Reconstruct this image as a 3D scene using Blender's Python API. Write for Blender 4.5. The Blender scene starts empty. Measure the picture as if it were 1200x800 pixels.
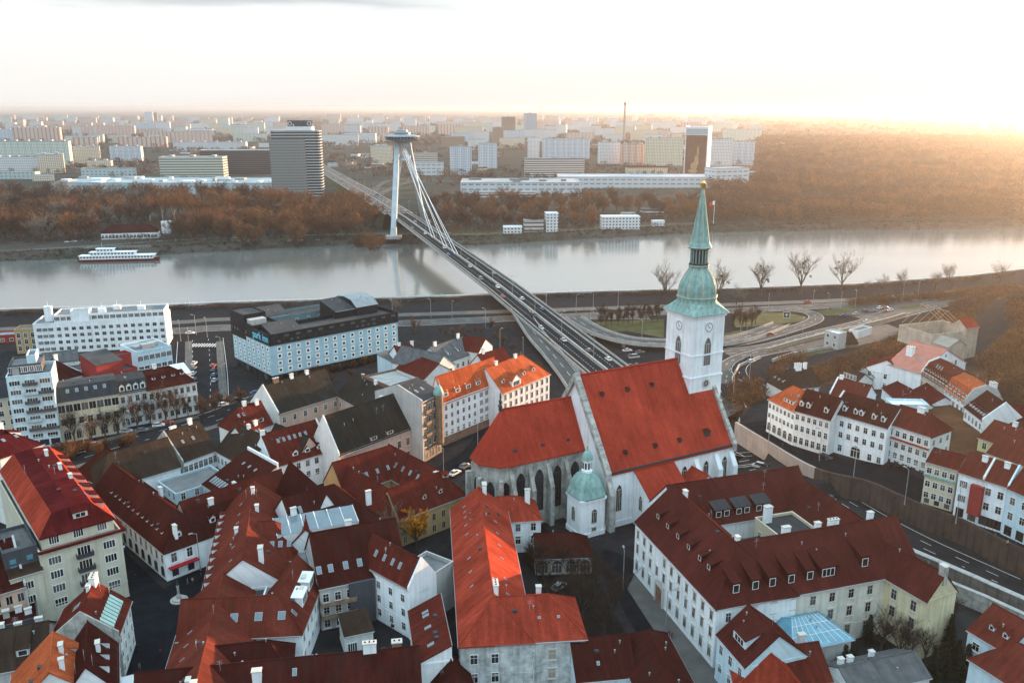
import bpy, math, random
import numpy as np
from mathutils import Vector, Matrix
random.seed(7)
rng = np.random.default_rng(11)
sc = bpy.context.scene
COL = sc.collection
# ------------------------------------------------------------------ camera, sky, sun, exposure
H, F, YH = 110.0, 1000.0, 126.0
PITCH = math.atan((400 - YH) / F)
cP, sP = math.cos(PITCH), math.sin(PITCH)
cam = bpy.data.cameras.new("camera"); cam_o = bpy.data.objects.new("camera", cam); COL.objects.link(cam_o)
cam_o.location = (0, 0, H); cam_o.rotation_euler = (math.pi / 2 - PITCH, 0, 0)
cam.sensor_width = 36; cam.lens = 30; cam.clip_start = 1; cam.clip_end = 150000
sc.camera = cam_o
SUN_AZ, SUN_EL = math.radians(50), math.radians(6.2)
world = bpy.data.worlds.new("World"); sc.world = world; world.use_nodes = True
nt = world.node_tree; nt.nodes.clear()
def wn(t, **k):
    n = nt.nodes.new(t)
    for a, b in k.items(): setattr(n, a, b)
    return n
sky = wn('ShaderNodeTexSky', sky_type='NISHITA', sun_disc=False)
sky.sun_elevation = SUN_EL; sky.sun_rotation = SUN_AZ
sky.air_density = 1.0; sky.dust_density = 1.0; sky.ozone_density = 2.0; sky.altitude = 200
bw = wn('ShaderNodeRGBToBW'); nt.links.new(sky.outputs[0], bw.inputs[0])
# thin white cloud veil; its unseen upper part brightened and blued to fill shade
tc = wn('ShaderNodeTexCoord'); mp = wn('ShaderNodeMapping'); mp.inputs['Scale'].default_value = (1.2, 1.2, 9.0)
nt.links.new(tc.outputs['Generated'], mp.inputs[0])
cl = wn('ShaderNodeTexNoise'); cl.inputs['Scale'].default_value = 2.3; cl.inputs['Detail'].default_value = 6
nt.links.new(mp.outputs[0], cl.inputs['Vector'])
cr = wn('ShaderNodeMapRange'); cr.inputs[1].default_value = .3; cr.inputs[2].default_value = .7; cr.inputs[3].default_value = .89; cr.inputs[4].default_value = .96
nt.links.new(cl.outputs[0], cr.inputs[0])
sx0 = wn('ShaderNodeSeparateXYZ'); nt.links.new(tc.outputs['Generated'], sx0.inputs[0])
vr_ = wn('ShaderNodeValToRGB'); nt.links.new(sx0.outputs[2], vr_.inputs[0]); VK = 1.0
for q, (ps, c) in enumerate(((0.0, (.93, .89, .86)), (.06, (.985, .98, .975)), (.14, (.97, .99, 1.0)), (.45, (.70, .93, 1.06)))):
    e_ = vr_.color_ramp.elements[q] if q < 2 else vr_.color_ramp.elements.new(ps)
    e_.position = ps; e_.color = (*c, 1)
vk = wn('ShaderNodeMapRange'); nt.links.new(sx0.outputs[2], vk.inputs[0])
for q, v in enumerate((0.12, .5, 3.5, 6.6)): vk.inputs[1 + q].default_value = v
veil = wn('ShaderNodeMix', data_type='RGBA', blend_type='MULTIPLY'); veil.inputs[0].default_value = 1
nt.links.new(vr_.outputs[0], veil.inputs[6]); nt.links.new(vk.outputs[0], veil.inputs[7])
mx = wn('ShaderNodeMix', data_type='RGBA'); nt.links.new(cr.outputs[0], mx.inputs[0])
nt.links.new(sky.outputs[0], mx.inputs[6]); nt.links.new(veil.outputs[2], mx.inputs[7])
# grey cloud bank, upper left of the view
sx = wn('ShaderNodeSeparateXYZ'); nt.links.new(tc.outputs['Generated'], sx.inputs[0])
def mr(src, a, b, c, d, smooth=True):
    n = wn('ShaderNodeMapRange', interpolation_type='SMOOTHSTEP' if smooth else 'LINEAR')
    for i, v in enumerate((a, b, c, d)): n.inputs[1 + i].default_value = v
    nt.links.new(src, n.inputs[0]); return n.outputs[0]
def mul(a, b):
    n = wn('ShaderNodeMath', operation='MULTIPLY'); nt.links.new(a, n.inputs[0]); nt.links.new(b, n.inputs[1]); return n.outputs[0]
def add(a, b, op='ADD'):
    n = wn('ShaderNodeMath', operation=op); nt.links.new(a, n.inputs[0])
    if hasattr(b, 'links'): nt.links.new(b, n.inputs[1])
    else: n.inputs[1].default_value = b
    return n.outputs[0]
wob = wn('ShaderNodeTexNoise'); wob.inputs['Scale'].default_value = 5; wob.inputs['Detail'].default_value = 5; nt.links.new(mp.outputs[0], wob.inputs['Vector'])
zz = add(sx.outputs[2], mr(wob.outputs[0], .2, .8, -.008, .008, False))
xx = add(sx.outputs[0], mr(cl.outputs[0], .2, .8, -.12, .12, False))
bank = mul(mul(mr(zz, .099, .109, 0, 1), mr(zz, .16, .23, 1, 0)), mul(mr(xx, -.07, -.2, 0, 1), mr(sx.outputs[1], 0, .1, 0, 1)))
bk = wn('ShaderNodeMix', data_type='RGBA', blend_type='MULTIPLY'); bk.inputs[7].default_value = (.66, .66, .69, 1)
nt.links.new(bank, bk.inputs[0]); nt.links.new(mx.outputs[2], bk.inputs[6])
bg = wn('ShaderNodeBackground'); bg.inputs[1].default_value = 0.10
ow = wn('ShaderNodeOutputWorld'); nt.links.new(bk.outputs[2], bg.inputs[0]); nt.links.new(bg.outputs[0], ow.inputs[0])
sl = bpy.data.lights.new("sun", 'SUN'); so = bpy.data.objects.new("sun", sl); COL.objects.link(so)
sl.energy = 5.0; sl.angle = math.radians(0.6); sl.color = (1.0, 0.60, 0.32)
sd = Vector((math.sin(SUN_AZ) * math.cos(SUN_EL), math.cos(SUN_AZ) * math.cos(SUN_EL), math.sin(SUN_EL)))
so.rotation_euler = (-sd).to_track_quat('-Z', 'Y').to_euler(); so.location = (200, 200, 300)
vs = sc.view_settings; vs.view_transform = 'Standard'; vs.look = 'None'; vs.gamma = 1.0; vs.use_curve_mapping = False
vs.exposure = 1.6
cy = sc.cycles
cy.max_bounces = 5; cy.diffuse_bounces = 2; cy.glossy_bounces = 2; cy.transmission_bounces = 2; cy.volume_bounces = 1; cy.transparent_max_bounces = 4
cy.use_denoising = True; cy.use_adaptive_sampling = True; cy.adaptive_threshold = 0.02
cy.sample_clamp_indirect = 6; cy.caustics_reflective = False; cy.caustics_refractive = False
# ------------------------------------------------------------------ photo measurement helpers (survey of ground points)
def ray(px, py):
    x = (px - 600) / F; y = (400 - py) / F
    return (x, cP + y * sP, -sP + y * cP)
def at(px, py, z=0.0):
    r = ray(px, py); t = (z - H) / r[2]
    return (r[0] * t, r[1] * t)
def atY(px, py, Y):
    r = ray(px, py); t = Y / r[1]
    return (r[0] * t, Y, H + r[2] * t)
# ------------------------------------------------------------------ materials
MATS = {}
def srgb(r, g, b):
    f = lambda c: (c / 255 / 12.92) if c <= 10 else ((c / 255 + .055) / 1.055) ** 2.4
    return (f(r), f(g), f(b))
def mat(name, col, rough=.8, var=.25, scale=.35, metal=0., spec=.1, stretch=(1, 1, 1), bump=0., uv=False, col2=None, detail=5, streak=0.):
    """mottled principled material: object (or uv) space noise between col and a varied tone"""
    if name in MATS: return MATS[name]
    m = bpy.data.materials.new(name); m.use_nodes = True; MATS[name] = m
    N, L = m.node_tree.nodes, m.node_tree.links
    p = N['Principled BSDF']; p.inputs['Roughness'].default_value = rough; p.inputs['Metallic'].default_value = metal
    p.inputs['Specular IOR Level'].default_value = spec
    t = N.new('ShaderNodeTexCoord'); mpn = N.new('ShaderNodeMapping'); mpn.inputs['Scale'].default_value = stretch
    L.new(t.outputs['UV' if uv else 'Object'], mpn.inputs[0])
    nz = N.new('ShaderNodeTexNoise'); nz.inputs['Scale'].default_value = scale; nz.inputs['Detail'].default_value = detail; nz.inputs['Roughness'].default_value = .65
    L.new(mpn.outputs[0], nz.inputs['Vector'])
    r = N.new('ShaderNodeValToRGB')
    a = col2 or tuple(c * (1 - var) for c in col); b = tuple(min(1, c * (1 + var * .6)) for c in col) if col2 is None else col
    r.color_ramp.elements[0].position = .3; r.color_ramp.elements[1].position = .7
    r.color_ramp.elements[0].color = (*a, 1); r.color_ramp.elements[1].color = (*b, 1)
    L.new(nz.outputs[0], r.inputs[0]); out = r.outputs[0]
    if streak:
        mp2 = N.new('ShaderNodeMapping'); mp2.inputs['Scale'].default_value = (1.1, .07, 1); L.new(t.outputs['UV'], mp2.inputs[0])
        n2 = N.new('ShaderNodeTexNoise'); n2.inputs['Scale'].default_value = 1.0; n2.inputs['Detail'].default_value = 4; L.new(mp2.outputs[0], n2.inputs['Vector'])
        r2 = N.new('ShaderNodeMapRange'); r2.inputs[1].default_value = .45; r2.inputs[2].default_value = .75; r2.inputs[3].default_value = 1; r2.inputs[4].default_value = 1 - streak
        L.new(n2.outputs[0], r2.inputs[0])
        mm = N.new('ShaderNodeMix'); mm.data_type = 'RGBA'; mm.blend_type = 'MULTIPLY'; mm.inputs[0].default_value = 1
        L.new(out, mm.inputs[6]); L.new(r2.outputs[0], mm.inputs[7]); out = mm.outputs[2]
    L.new(out, p.inputs['Base Color'])
    if bump:
        bp = N.new('ShaderNodeBump'); bp.inputs['Strength'].default_value = bump; bp.inputs['Distance'].default_value = .1
        L.new(nz.outputs[0], bp.inputs['Height']); L.new(bp.outputs[0], p.inputs['Normal'])
    return m
def tile_mat(name, col, dark=.55, moss=None, rough=.75):
    """roof tiles: courses in uv metres, tile to tile tone, weathering streaks down the slope"""
    if name in MATS: return MATS[name]
    m = bpy.data.materials.new(name); m.use_nodes = True; MATS[name] = m
    N, L = m.node_tree.nodes, m.node_tree.links
    p = N['Principled BSDF']; p.inputs['Roughness'].default_value = rough; p.inputs['Specular IOR Level'].default_value = 0.0
    t = N.new('ShaderNodeTexCoord')
    br = N.new('ShaderNodeTexBrick'); br.inputs['Scale'].default_value = 1; br.inputs['Brick Width'].default_value = .42; br.inputs['Row Height'].default_value = .36
    br.inputs['Mortar Size'].default_value = .035; br.inputs['Bias'].default_value = -.1
    br.inputs['Color1'].default_value = (*[c * 1.10 for c in col], 1); br.inputs['Color2'].default_value = (*[c * .90 for c in col], 1); br.inputs['Mortar'].default_value = (*[c * .72 for c in col], 1)
    L.new(t.outputs['UV'], br.inputs['Vector'])
    def noise(sc_, scl, d=5):
        a = N.new('ShaderNodeMapping'); a.inputs['Scale'].default_value = sc_; L.new(t.outputs['UV'], a.inputs[0])
        b = N.new('ShaderNodeTexNoise'); b.inputs['Scale'].default_value = scl; b.inputs['Detail'].default_value = d; b.inputs['Roughness'].default_value = .7; L.new(a.outputs[0], b.inputs['Vector']); return b.outputs[0]
    n1 = noise((1, .35, 1), .22); n2 = noise((1, .12, 1), .9, 3)
    ad = N.new('ShaderNodeMath'); ad.operation = 'ADD'; L.new(n1, ad.inputs[0]); L.new(n2, ad.inputs[1])
    r = N.new('ShaderNodeMapRange'); r.inputs[1].default_value = .7; r.inputs[2].default_value = 1.3; r.inputs[3].default_value = dark; r.inputs[4].default_value = 1.35
    n4 = noise((1, .6, 1), .07, 6); r4 = N.new('ShaderNodeMapRange'); r4.inputs[1].default_value = .35; r4.inputs[2].default_value = .65; r4.inputs[3].default_value = .66; r4.inputs[4].default_value = 1.18; L.new(n4, r4.inputs[0])
    L.new(ad.outputs[0], r.inputs[0]); r_ = N.new('ShaderNodeMath'); r_.operation = 'MULTIPLY'; L.new(r.outputs[0], r_.inputs[0]); L.new(r4.outputs[0], r_.inputs[1])
    mm = N.new('ShaderNodeMix'); mm.data_type = 'RGBA'; mm.blend_type = 'MULTIPLY'; mm.inputs[0].default_value = 1
    L.new(br.outputs[0], mm.inputs[6]); L.new(r_.outputs[0], mm.inputs[7]); out = mm.outputs[2]
    if moss:
        n3 = noise((1, .5, 1), .35); r3 = N.new('ShaderNodeMapRange'); r3.inputs[1].default_value = .45; r3.inputs[2].default_value = .7; r3.inputs[4].default_value = .8; L.new(n3, r3.inputs[0])
        m3 = N.new('ShaderNodeMix'); m3.data_type = 'RGBA'; m3.inputs[7].default_value = (*moss, 1); L.new(r3.outputs[0], m3.inputs[0]); L.new(out, m3.inputs[6]); out = m3.outputs[2]
    L.new(out, p.inputs['Base Color'])
    bp = N.new('ShaderNodeBump'); bp.inputs['Strength'].default_value = .35; bp.inputs['Distance'].default_value = .08; L.new(br.outputs[1], bp.inputs['Height']); bp.invert = True
    L.new(bp.outputs[0], p.inputs['Normal'])
    return m
def facade_mat(name, wall, glass=(.05, .06, .07), pu=3.2, pv=2.9, wu=.5, wv=.45, accent=None, au=13., band=False):
    """distant block front: storeys of windows laid out in uv metres"""
    if name in MATS: return MATS[name]
    m = bpy.data.materials.new(name); m.use_nodes = True; MATS[name] = m
    N, L = m.node_tree.nodes, m.node_tree.links
    p = N['Principled BSDF']; p.inputs['Roughness'].default_value = .7
    t = N.new('ShaderNodeTexCoord'); s = N.new('ShaderNodeSeparateXYZ'); L.new(t.outputs['UV'], s.inputs[0])
    def M(op, a, b=None):
        n = N.new('ShaderNodeMath'); n.operation = op
        for i, v in enumerate((a, b)):
            if v is None: continue
            if hasattr(v, 'links'): L.new(v, n.inputs[i])
            else: n.inputs[i].default_value = v
        return n.outputs[0]
    fu = M('FRACT', M('DIVIDE', s.outputs[0], pu)); fv = M('FRACT', M('DIVIDE', s.outputs[1], pv))
    iv = M('MULTIPLY', M('GREATER_THAN', fv, .35), M('LESS_THAN', fv, .35 + wv))
    k = iv if band else M('MULTIPLY', iv, M('MULTIPLY', M('GREATER_THAN', fu, .5 - wu / 2), M('LESS_THAN', fu, .5 + wu / 2)))
    wc = N.new('ShaderNodeMix'); wc.data_type = 'RGBA'; wc.inputs[6].default_value = (*wall, 1); wc.inputs[7].default_value = (*(accent or wall), 1)
    L.new(M('LESS_THAN', M('FRACT', M('DIVIDE', s.outputs[0], au)), .36), wc.inputs[0])
    gl = N.new('ShaderNodeMix'); gl.data_type = 'RGBA'; L.new(k, gl.inputs[0]); L.new(wc.outputs[2], gl.inputs[6]); gl.inputs[7].default_value = (*glass, 1)
    L.new(gl.outputs[2], p.inputs['Base Color'])
    rr = N.new('ShaderNodeMapRange'); rr.inputs[3].default_value = .75; rr.inputs[4].default_value = .2; L.new(k, rr.inputs[0]); L.new(rr.outputs[0], p.inputs['Roughness'])
    return m
# roofs
RED = tile_mat('red_tiles', (.32, .050, .029)); DRED = tile_mat('dark_red_tiles', (.062, .0150, .0120), moss=(.030, .016, .013)); ORG = tile_mat('sunlit_orange_tiles', (.46, .105, .042))  # orange tiles have low sunlight put into their colour
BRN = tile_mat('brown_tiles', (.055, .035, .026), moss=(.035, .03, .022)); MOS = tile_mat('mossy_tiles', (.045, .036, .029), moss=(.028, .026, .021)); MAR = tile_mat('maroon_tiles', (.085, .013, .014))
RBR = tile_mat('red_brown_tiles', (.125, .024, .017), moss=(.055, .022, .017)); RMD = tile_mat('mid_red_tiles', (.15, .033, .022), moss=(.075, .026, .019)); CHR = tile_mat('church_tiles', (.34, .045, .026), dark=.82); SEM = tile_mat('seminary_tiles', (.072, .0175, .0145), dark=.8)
BLK = mat('dark_sheet_roof', (.035, .036, .04), .55, .3, uv=True, streak=.3); GRY = mat('grey_roof', (.10, .10, .105), .7, .4, uv=True, streak=.3)
FLT = mat('flat_roof_felt', (.16, .165, .17), .85, .35, .2); FLD = mat('dark_flat_roof', (.06, .06, .062), .85, .35, .2); BLU = mat('blue_grey_sheet', (.20, .26, .30), .5, .25, uv=True, streak=.2)
COP = mat('green_copper', (.30, .45, .425), .65, .35, .6, col2=(.16, .29, .27), streak=.5)
# walls
def wall(n, c, **k): return mat(n, c, .85, k.pop('var', .12), k.pop('scale', .25), streak=k.pop('streak', .22), **k)
WHT = wall('white_render', (.80, .835, .86)); OFW = wall('off_white_render', (.70, .71, .70)); CRM = wall('cream_render', (.60, .53, .40)); YEL = wall('yellow_render', (.62, .48, .26))
PNK = wall('pink_render', (.58, .40, .32)); GRW = wall('grey_render', (.46, .46, .45)); BLW = wall('pale_blue_render', (.56, .70, .77)); STN = wall('weathered_stone', (.42, .41, .38), var=.45, scale=.6, streak=.5)
OCH = wall('ochre_render', (.44, .30, .15)); BRW = wall('brown_facade', (.25, .18, .13), var=.4, scale=.8); RDW = wall('red_render', (.30, .045, .04)); DKW = wall('dark_wall', (.07, .075, .085)); TRQ = wall('turquoise_render', (.42, .53, .58))
BRK = wall('brick_wall', (.24, .15, .11), var=.5, scale=1.2); PEEL = wall('peeling_grey_render', (.50, .53, .53), var=.5, scale=.5, streak=.45)
GLV = [mat('window_glass_%s' % k_, c_, r__, .2, .6, spec=.5) for k_, c_, r__ in (('dark', (.012, .014, .017), .1), ('curtained', (.085, .085, .08), .3), ('reflecting', (.03, .038, .048), .06), ('brown', (.03, .022, .016), .2))]
GLS = mat('window_glass', (.018, .021, .025), .12, .4, .6, spec=.55); FRW = mat('white_frame', (.78, .78, .77), .6, .05); FRD = mat('dark_frame', (.06, .05, .045), .6, .1)
FRS = mat('stone_trim', (.55, .52, .47), .8, .15); SKG = mat('skylight_glass', (.11, .16, .19), .12, .15, .5, spec=.8); BGL = mat('blue_glazing', (.10, .27, .36), .15, .3, .4, spec=.7)
MET = mat('grey_metal', (.35, .36, .37), .45, .2, metal=.3); WMT = mat('white_painted_metal', (.72, .74, .76), .45, .08); DMT = mat('dark_metal', (.05, .05, .055), .5, .2); BLC = mat('black_cladding', (.022, .023, .026), .6, .2)
GOLD = mat('gilding', (.8, .55, .18), .35, .1, metal=.9)
ASP = mat('asphalt', (.026, .026, .029), .9, .35, .12, detail=7, spec=0.); ASL = mat('worn_asphalt', (.085, .08, .077), .85, .35, .1, detail=7); COB = mat('cobble_paving', (.014, .0155, .019), .9, .4, .35, detail=8, spec=0.)
PAV = mat('paving', (.11, .105, .10), .85, .3, .2); LIN = mat('road_paint', (.62, .62, .60), .7, .25, 1.5); CON = mat('concrete', (.38, .37, .355), .85, .25, .3, streak=.3); GRS = mat('grass_turf', (.068, .070, .028), .95, .5, .15, detail=8)
DIRT = mat('brown_earth', (.09, .062, .042), .95, .5, .08, detail=8)
# ------------------------------------------------------------------ mesh helpers
class MB:
    def __init__(s): s.v = []; s.f = []; s.m = []; s.uv = []
    def poly(s, pts, mi=0, uv=None):
        pts = [Vector(p) for p in pts]; b = len(s.v); s.v += pts; s.f.append(tuple(range(b, b + len(pts)))); s.m.append(mi)
        if uv is None:
            e = pts[1] - pts[0]; nrm = Vector((0, 0, 0))
            for i in range(1, len(pts) - 1): nrm += (pts[i] - pts[0]).cross(pts[i + 1] - pts[0])
            if e.length < 1e-6 or nrm.length < 1e-9: uv = [(0, 0)] * len(pts)
            else:
                e.normalize(); nrm.normalize(); w = nrm.cross(e); o = pts[0]
                if abs(e.z) < 1e-3 and abs(w.z) > .98: uv = [((q - o).dot(e), q.z) for q in pts]
                else: uv = [((q - o).dot(e), (q - o).dot(w)) for q in pts]
        s.uv.append(uv)
    def prism(s, poly, z0, z1, mi=0, top=True, bot=False, mtop=None):
        n = len(poly); f0 = z0 if callable(z0) else (lambda x, y: z0); f1 = z1 if callable(z1) else (lambda x, y: z1)
        for i in range(n):
            a, b = poly[i], poly[(i + 1) % n]
            s.poly([(a[0], a[1], f0(*a)), (b[0], b[1], f0(*b)), (b[0], b[1], f1(*b)), (a[0], a[1], f1(*a))], mi)
        if top: s.poly([(p[0], p[1], f1(*p)) for p in poly], mi if mtop is None else mtop)
        if bot: s.poly([(p[0], p[1], f0(*p)) for p in reversed(poly)], mi)
    def obox(s, c, ex, hx, hy, z0, z1, mi=0, bot=True):
        ex = Vector((ex[0], ex[1])).normalized(); ey = Vector((-ex.y, ex.x)); c = Vector((c[0], c[1]))
        P = [c - ex * hx - ey * hy, c + ex * hx - ey * hy, c + ex * hx + ey * hy, c - ex * hx + ey * hy]
        s.prism([(p.x, p.y) for p in P], z0, z1, mi, True, bot)
    def box(s, x0, x1, y0, y1, z0, z1, mi=0): s.prism([(x0, y0), (x1, y0), (x1, y1), (x0, y1)], z0, z1, mi, True, True)
    def tube(s, p, q, r0, r1, n=6, mi=0, cap=True):
        p, q = Vector(p), Vector(q); d = (q - p)
        if d.length < 1e-6: return
        d.normalize(); a = d.cross(Vector((0, 0, 1)) if abs(d.z) < .9 else Vector((1, 0, 0))).normalized(); b = d.cross(a)
        A = [p + (a * math.cos(t) + b * math.sin(t)) * r0 for t in [2 * math.pi * i / n for i in range(n)]]
        B = [q + (a * math.cos(t) + b * math.sin(t)) * r1 for t in [2 * math.pi * i / n for i in range(n)]]
        for i in range(n):
            j = (i + 1) % n; s.poly([A[i], A[j], B[j], B[i]], mi)
        if cap: s.poly(A[::-1], mi); s.poly(B, mi)
    def lathe(s, c, prof, n=16, mi=0, rot=0., sq=False):
        rings = [[(c[0] + r * math.cos(rot + 2 * math.pi * i / n), c[1] + r * math.sin(rot + 2 * math.pi * i / n), z) for i in range(n)] for r, z in prof]
        for a, b in zip(rings, rings[1:]):
            for i in range(n):
                j = (i + 1) % n; s.poly([a[i], a[j], b[j], b[i]], mi)
        if prof[-1][0] > .05: s.poly(rings[-1], mi)
        if prof[0][0] > .05: s.poly(rings[0][::-1], mi)
    def mesh(s, name, mats):
        me = bpy.data.meshes.new(name); me.from_pydata([tuple(p) for p in s.v], [], s.f)
        for m in (mats if isinstance(mats, (list, tuple)) else [mats]): me.materials.append(m)
        me.polygons.foreach_set('material_index', s.m)
        ul = me.uv_layers.new(name='UVMap'); ul.data.foreach_set('uv', [c for f in s.uv for p in f for c in p]); me.update()
        return me
    def build(s, name, mats, parent=None, loc=(0, 0, 0), rz=0):
        return link(name, s.mesh(name, mats), parent, loc, rz)
def link(name, data, parent=None, loc=(0, 0, 0), rz=0., scale=None):
    o = bpy.data.objects.new(name, data); COL.objects.link(o); o.location = loc; o.rotation_euler = (0, 0, rz)
    if scale: o.scale = scale if hasattr(scale, '__len__') else (scale,) * 3
    if parent: o.parent = parent
    return o
def tag(o, label, cat, group=None, kind=None):
    if label: o['label'] = label
    if cat: o['category'] = cat
    if group: o['group'] = group
    if kind: o['kind'] = kind
    return o
def thing(name, label, cat, loc=(0, 0, 0), rz=0., group=None): return tag(link(name, None, None, loc, rz), label, cat, group)
def structure(o): o['kind'] = 'structure'; return o
def copy_tree(o, parent=None):
    c = o.copy(); COL.objects.link(c)
    if parent: c.parent = parent
    for ch in o.children: copy_tree(ch, c)
    return c
# ------------------------------------------------------------------ ground, river, roads
RIV, FARZ = -8.0, -3.0
NEAR = [at(*p, RIV) for p in ((-120, 384), (0, 378), (200, 372), (262, 369), (465, 363), (560, 360), (650, 357), (775, 353), (850, 352), (1000, 346), (1130, 336), (1200, 327), (1330, 316))]
FAR = [at(*p, RIV) for p in ((-150, 313), (0, 307), (130, 303), (300, 293), (440, 286), (560, 288), (700, 280), (830, 273), (1000, 270), (1200, 266), (1400, 262))]
NEAR = [(-70000, NEAR[0][1] - 40)] + NEAR + [(9000, NEAR[-1][1] + 500)]
FAR = [(-9000, FAR[0][1] - 40)] + FAR + [(9000, FAR[-1][1] + 500)]
def interp(pts, x): return np.interp(x, [p[0] for p in pts], [p[1] for p in pts])
WALLPX = [(862, 497), (900, 520), (955, 551), (1015, 566), (1050, 581), (1085, 596), (1130, 613), (1177, 637), (1240, 664), (1320, 700)]
WALL = [at(*p, 6.0) for p in WALLPX]            # top edge of the retaining wall, terrace level 6 m
WX = sorted([(p[1], p[0]) for p in WALL])
def smooth(a, b, x):
    t = np.clip((x - a) / (b - a), 0, 1); return t * t * (3 - 2 * t)
def gz(x, y):
    x = np.asarray(x, float); y = np.asarray(y, float)
    yn, yf = interp(NEAR, x), interp(FAR, x)
    z = np.zeros_like(x + y)
    # terrace of the upper street, then the castle hill
    wx = np.interp(y, [p[0] for p in WX], [p[1] for p in WX])
    t = smooth(0, 3.0, x - wx - 4.5) * smooth(345, 285, y) * smooth(90, 130, y)
    z = z + 6 * t
    xe = 157 + (y - 270) * .42
    hill = 55 * smooth(0, 120, x - xe) * smooth(540, 400, y) + 8 * smooth(-60, 10, x - xe) * smooth(6, 40, x - wx) * smooth(400, 330, y) * smooth(170, 240, y)
    z = z + hill
    bank = smooth(yn - 3, yn + 3, y)
    z = z * (1 - smooth(yn - 40, yn - 8, y))
    z = z * (1 - bank) + (-14) * bank
    far = smooth(yf - 8, yf + 14, y)
    z = z * (1 - far) + FARZ * far
    und = 1.2 * np.sin(x * .011 + 1) * np.sin(y * .008) * smooth(30, 200, y - yf)
    return z + und
def G(x, y): return float(gz(x, y))
xs = np.unique(np.concatenate([np.arange(-420, 421, 4.), np.arange(60, 260, 2.), np.arange(-1000, 1001, 40.), np.geomspace(1000, 60000, 34), -np.geomspace(1000, 60000, 34)]))
ys = np.unique(np.concatenate([np.arange(90, 960, 4.), np.arange(960, 2000, 40.), np.geomspace(2000, 70000, 44), np.array([-400., -100, 40])]))
X, Y = np.meshgrid(xs, ys); Z = gz(X, Y)
V = np.stack([X, Y, Z], -1).reshape(-1, 3); nx, ny = len(xs), len(ys)
i, j = np.meshgrid(np.arange(nx - 1), np.arange(ny - 1)); q = (j * nx + i).ravel()
Fc = np.stack([q, q + 1, q + 1 + nx, q + nx], -1)
def np_mesh(name, V, Fc, mats):
    me = bpy.data.meshes.new(name); n, k = Fc.shape
    me.vertices.add(len(V)); me.vertices.foreach_set('co', np.ascontiguousarray(V, dtype=np.float32).ravel())
    me.loops.add(n * k); me.loops.foreach_set('vertex_index', np.ascontiguousarray(Fc, dtype=np.int32).ravel())
    me.polygons.add(n); me.polygons.foreach_set('loop_start', np.arange(0, n * k, k, dtype=np.int32))
    me.update(calc_edges=True)
    for m in (mats if isinstance(mats, (list, tuple)) else [mats]): me.materials.append(m)
    return me
# ground material: town paving, brown winter earth and fields, by large noise
gm = bpy.data.materials.new('ground_cover'); gm.use_nodes = True
def ground_material(m):
    N, L = m.node_tree.nodes, m.node_tree.links; p = N['Principled BSDF']; p.inputs['Roughness'].default_value = .95; p.inputs['Specular IOR Level'].default_value = 0.0
    g = N.new('ShaderNodeNewGeometry'); s = N.new('ShaderNodeSeparateXYZ'); L.new(g.outputs['Position'], s.inputs[0])
    def nz(sc_, d=6):
        n = N.new('ShaderNodeTexNoise'); n.inputs['Scale'].default_value = sc_; n.inputs['Detail'].default_value = d; n.inputs['Roughness'].default_value = .65; L.new(g.outputs['Position'], n.inputs['Vector']); return n.outputs[0]
    def ramp(src, *cs):
        r = N.new('ShaderNodeValToRGB'); e = r.color_ramp.elements
        while len(e) < len(cs): e.new(.5)
        for k, (ps, c) in enumerate(cs): e[k].position = ps; e[k].color = (*c, 1)
        L.new(src, r.inputs[0]); return r.outputs[0]
    town = ramp(nz(.3, 8), (.3, (.016, .017, .020)), (.7, (.036, .035, .036)))
    plain = ramp(nz(.012, 9), (.35, (.045, .040, .034)), (.5, (.075, .066, .058)), (.62, (.045, .046, .034)), (.72, (.11, .105, .10)))
    hillc = ramp(nz(.12, 8), (.3, (.05, .027, .017)), (.7, (.13, .062, .034)))
    def mix(f, a, b):
        n = N.new('ShaderNodeMix'); n.data_type = 'RGBA'; L.new(f, n.inputs[0]); L.new(a, n.inputs[6]); L.new(b, n.inputs[7]); return n.outputs[2]
    def mr_(src, a, b):
        n = N.new('ShaderNodeMapRange'); n.inputs[1].default_value = a; n.inputs[2].default_value = b; L.new(src, n.inputs[0]); return n.outputs[0]
    at_ = N.new('ShaderNodeAttribute'); at_.attribute_name = 'brush'
    c = mix(mr_(s.outputs[2], 8.5, 11), town, hillc); c = mix(at_.outputs['Fac'], c, hillc)
    c = mix(mr_(s.outputs[1], 640, 660), c, plain)
    L.new(c, p.inputs['Base Color'])
ground_material(gm)
def inpoly(x, y, P):
    r = np.zeros(len(x), bool)
    for (x0, y0), (x1, y1) in zip(P, P[1:] + P[:1]): r ^= ((y0 > y) != (y1 > y)) & (x < (x1 - x0) * (y - y0) / (y1 - y0 + 1e-9) + x0)
    return r
BRUSH = [[(930, 452), (950, 432), (985, 420), (1010, 412), (1050, 396), (1078, 378), (1120, 356), (1160, 345), (1190, 348), (1160, 360), (1125, 385), (1090, 395), (1078, 415), (1062, 428), (1045, 430), (1000, 436), (965, 450)], [(912, 418), (945, 415), (938, 422), (915, 423)], [(990, 352), (1060, 346), (1130, 341), (1190, 338), (1190, 345), (1100, 349), (1000, 356)], [(850, 470), (862, 455), (885, 458), (895, 475), (875, 490), (856, 488)], [(898, 432), (912, 428), (925, 445), (915, 452)]]
BR_ = np.zeros(len(V), np.float32)
for P in BRUSH: BR_[inpoly(V[:, 0], V[:, 1], [at(*p, 2.) for p in P])] = 1
gme = np_mesh('ground', V, Fc, gm); ga = gme.attributes.new('brush', 'FLOAT', 'POINT'); ga.data.foreach_set('value', BR_); o = link('ground', gme); structure(o)
for p in o.data.polygons: p.use_smooth = True
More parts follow.
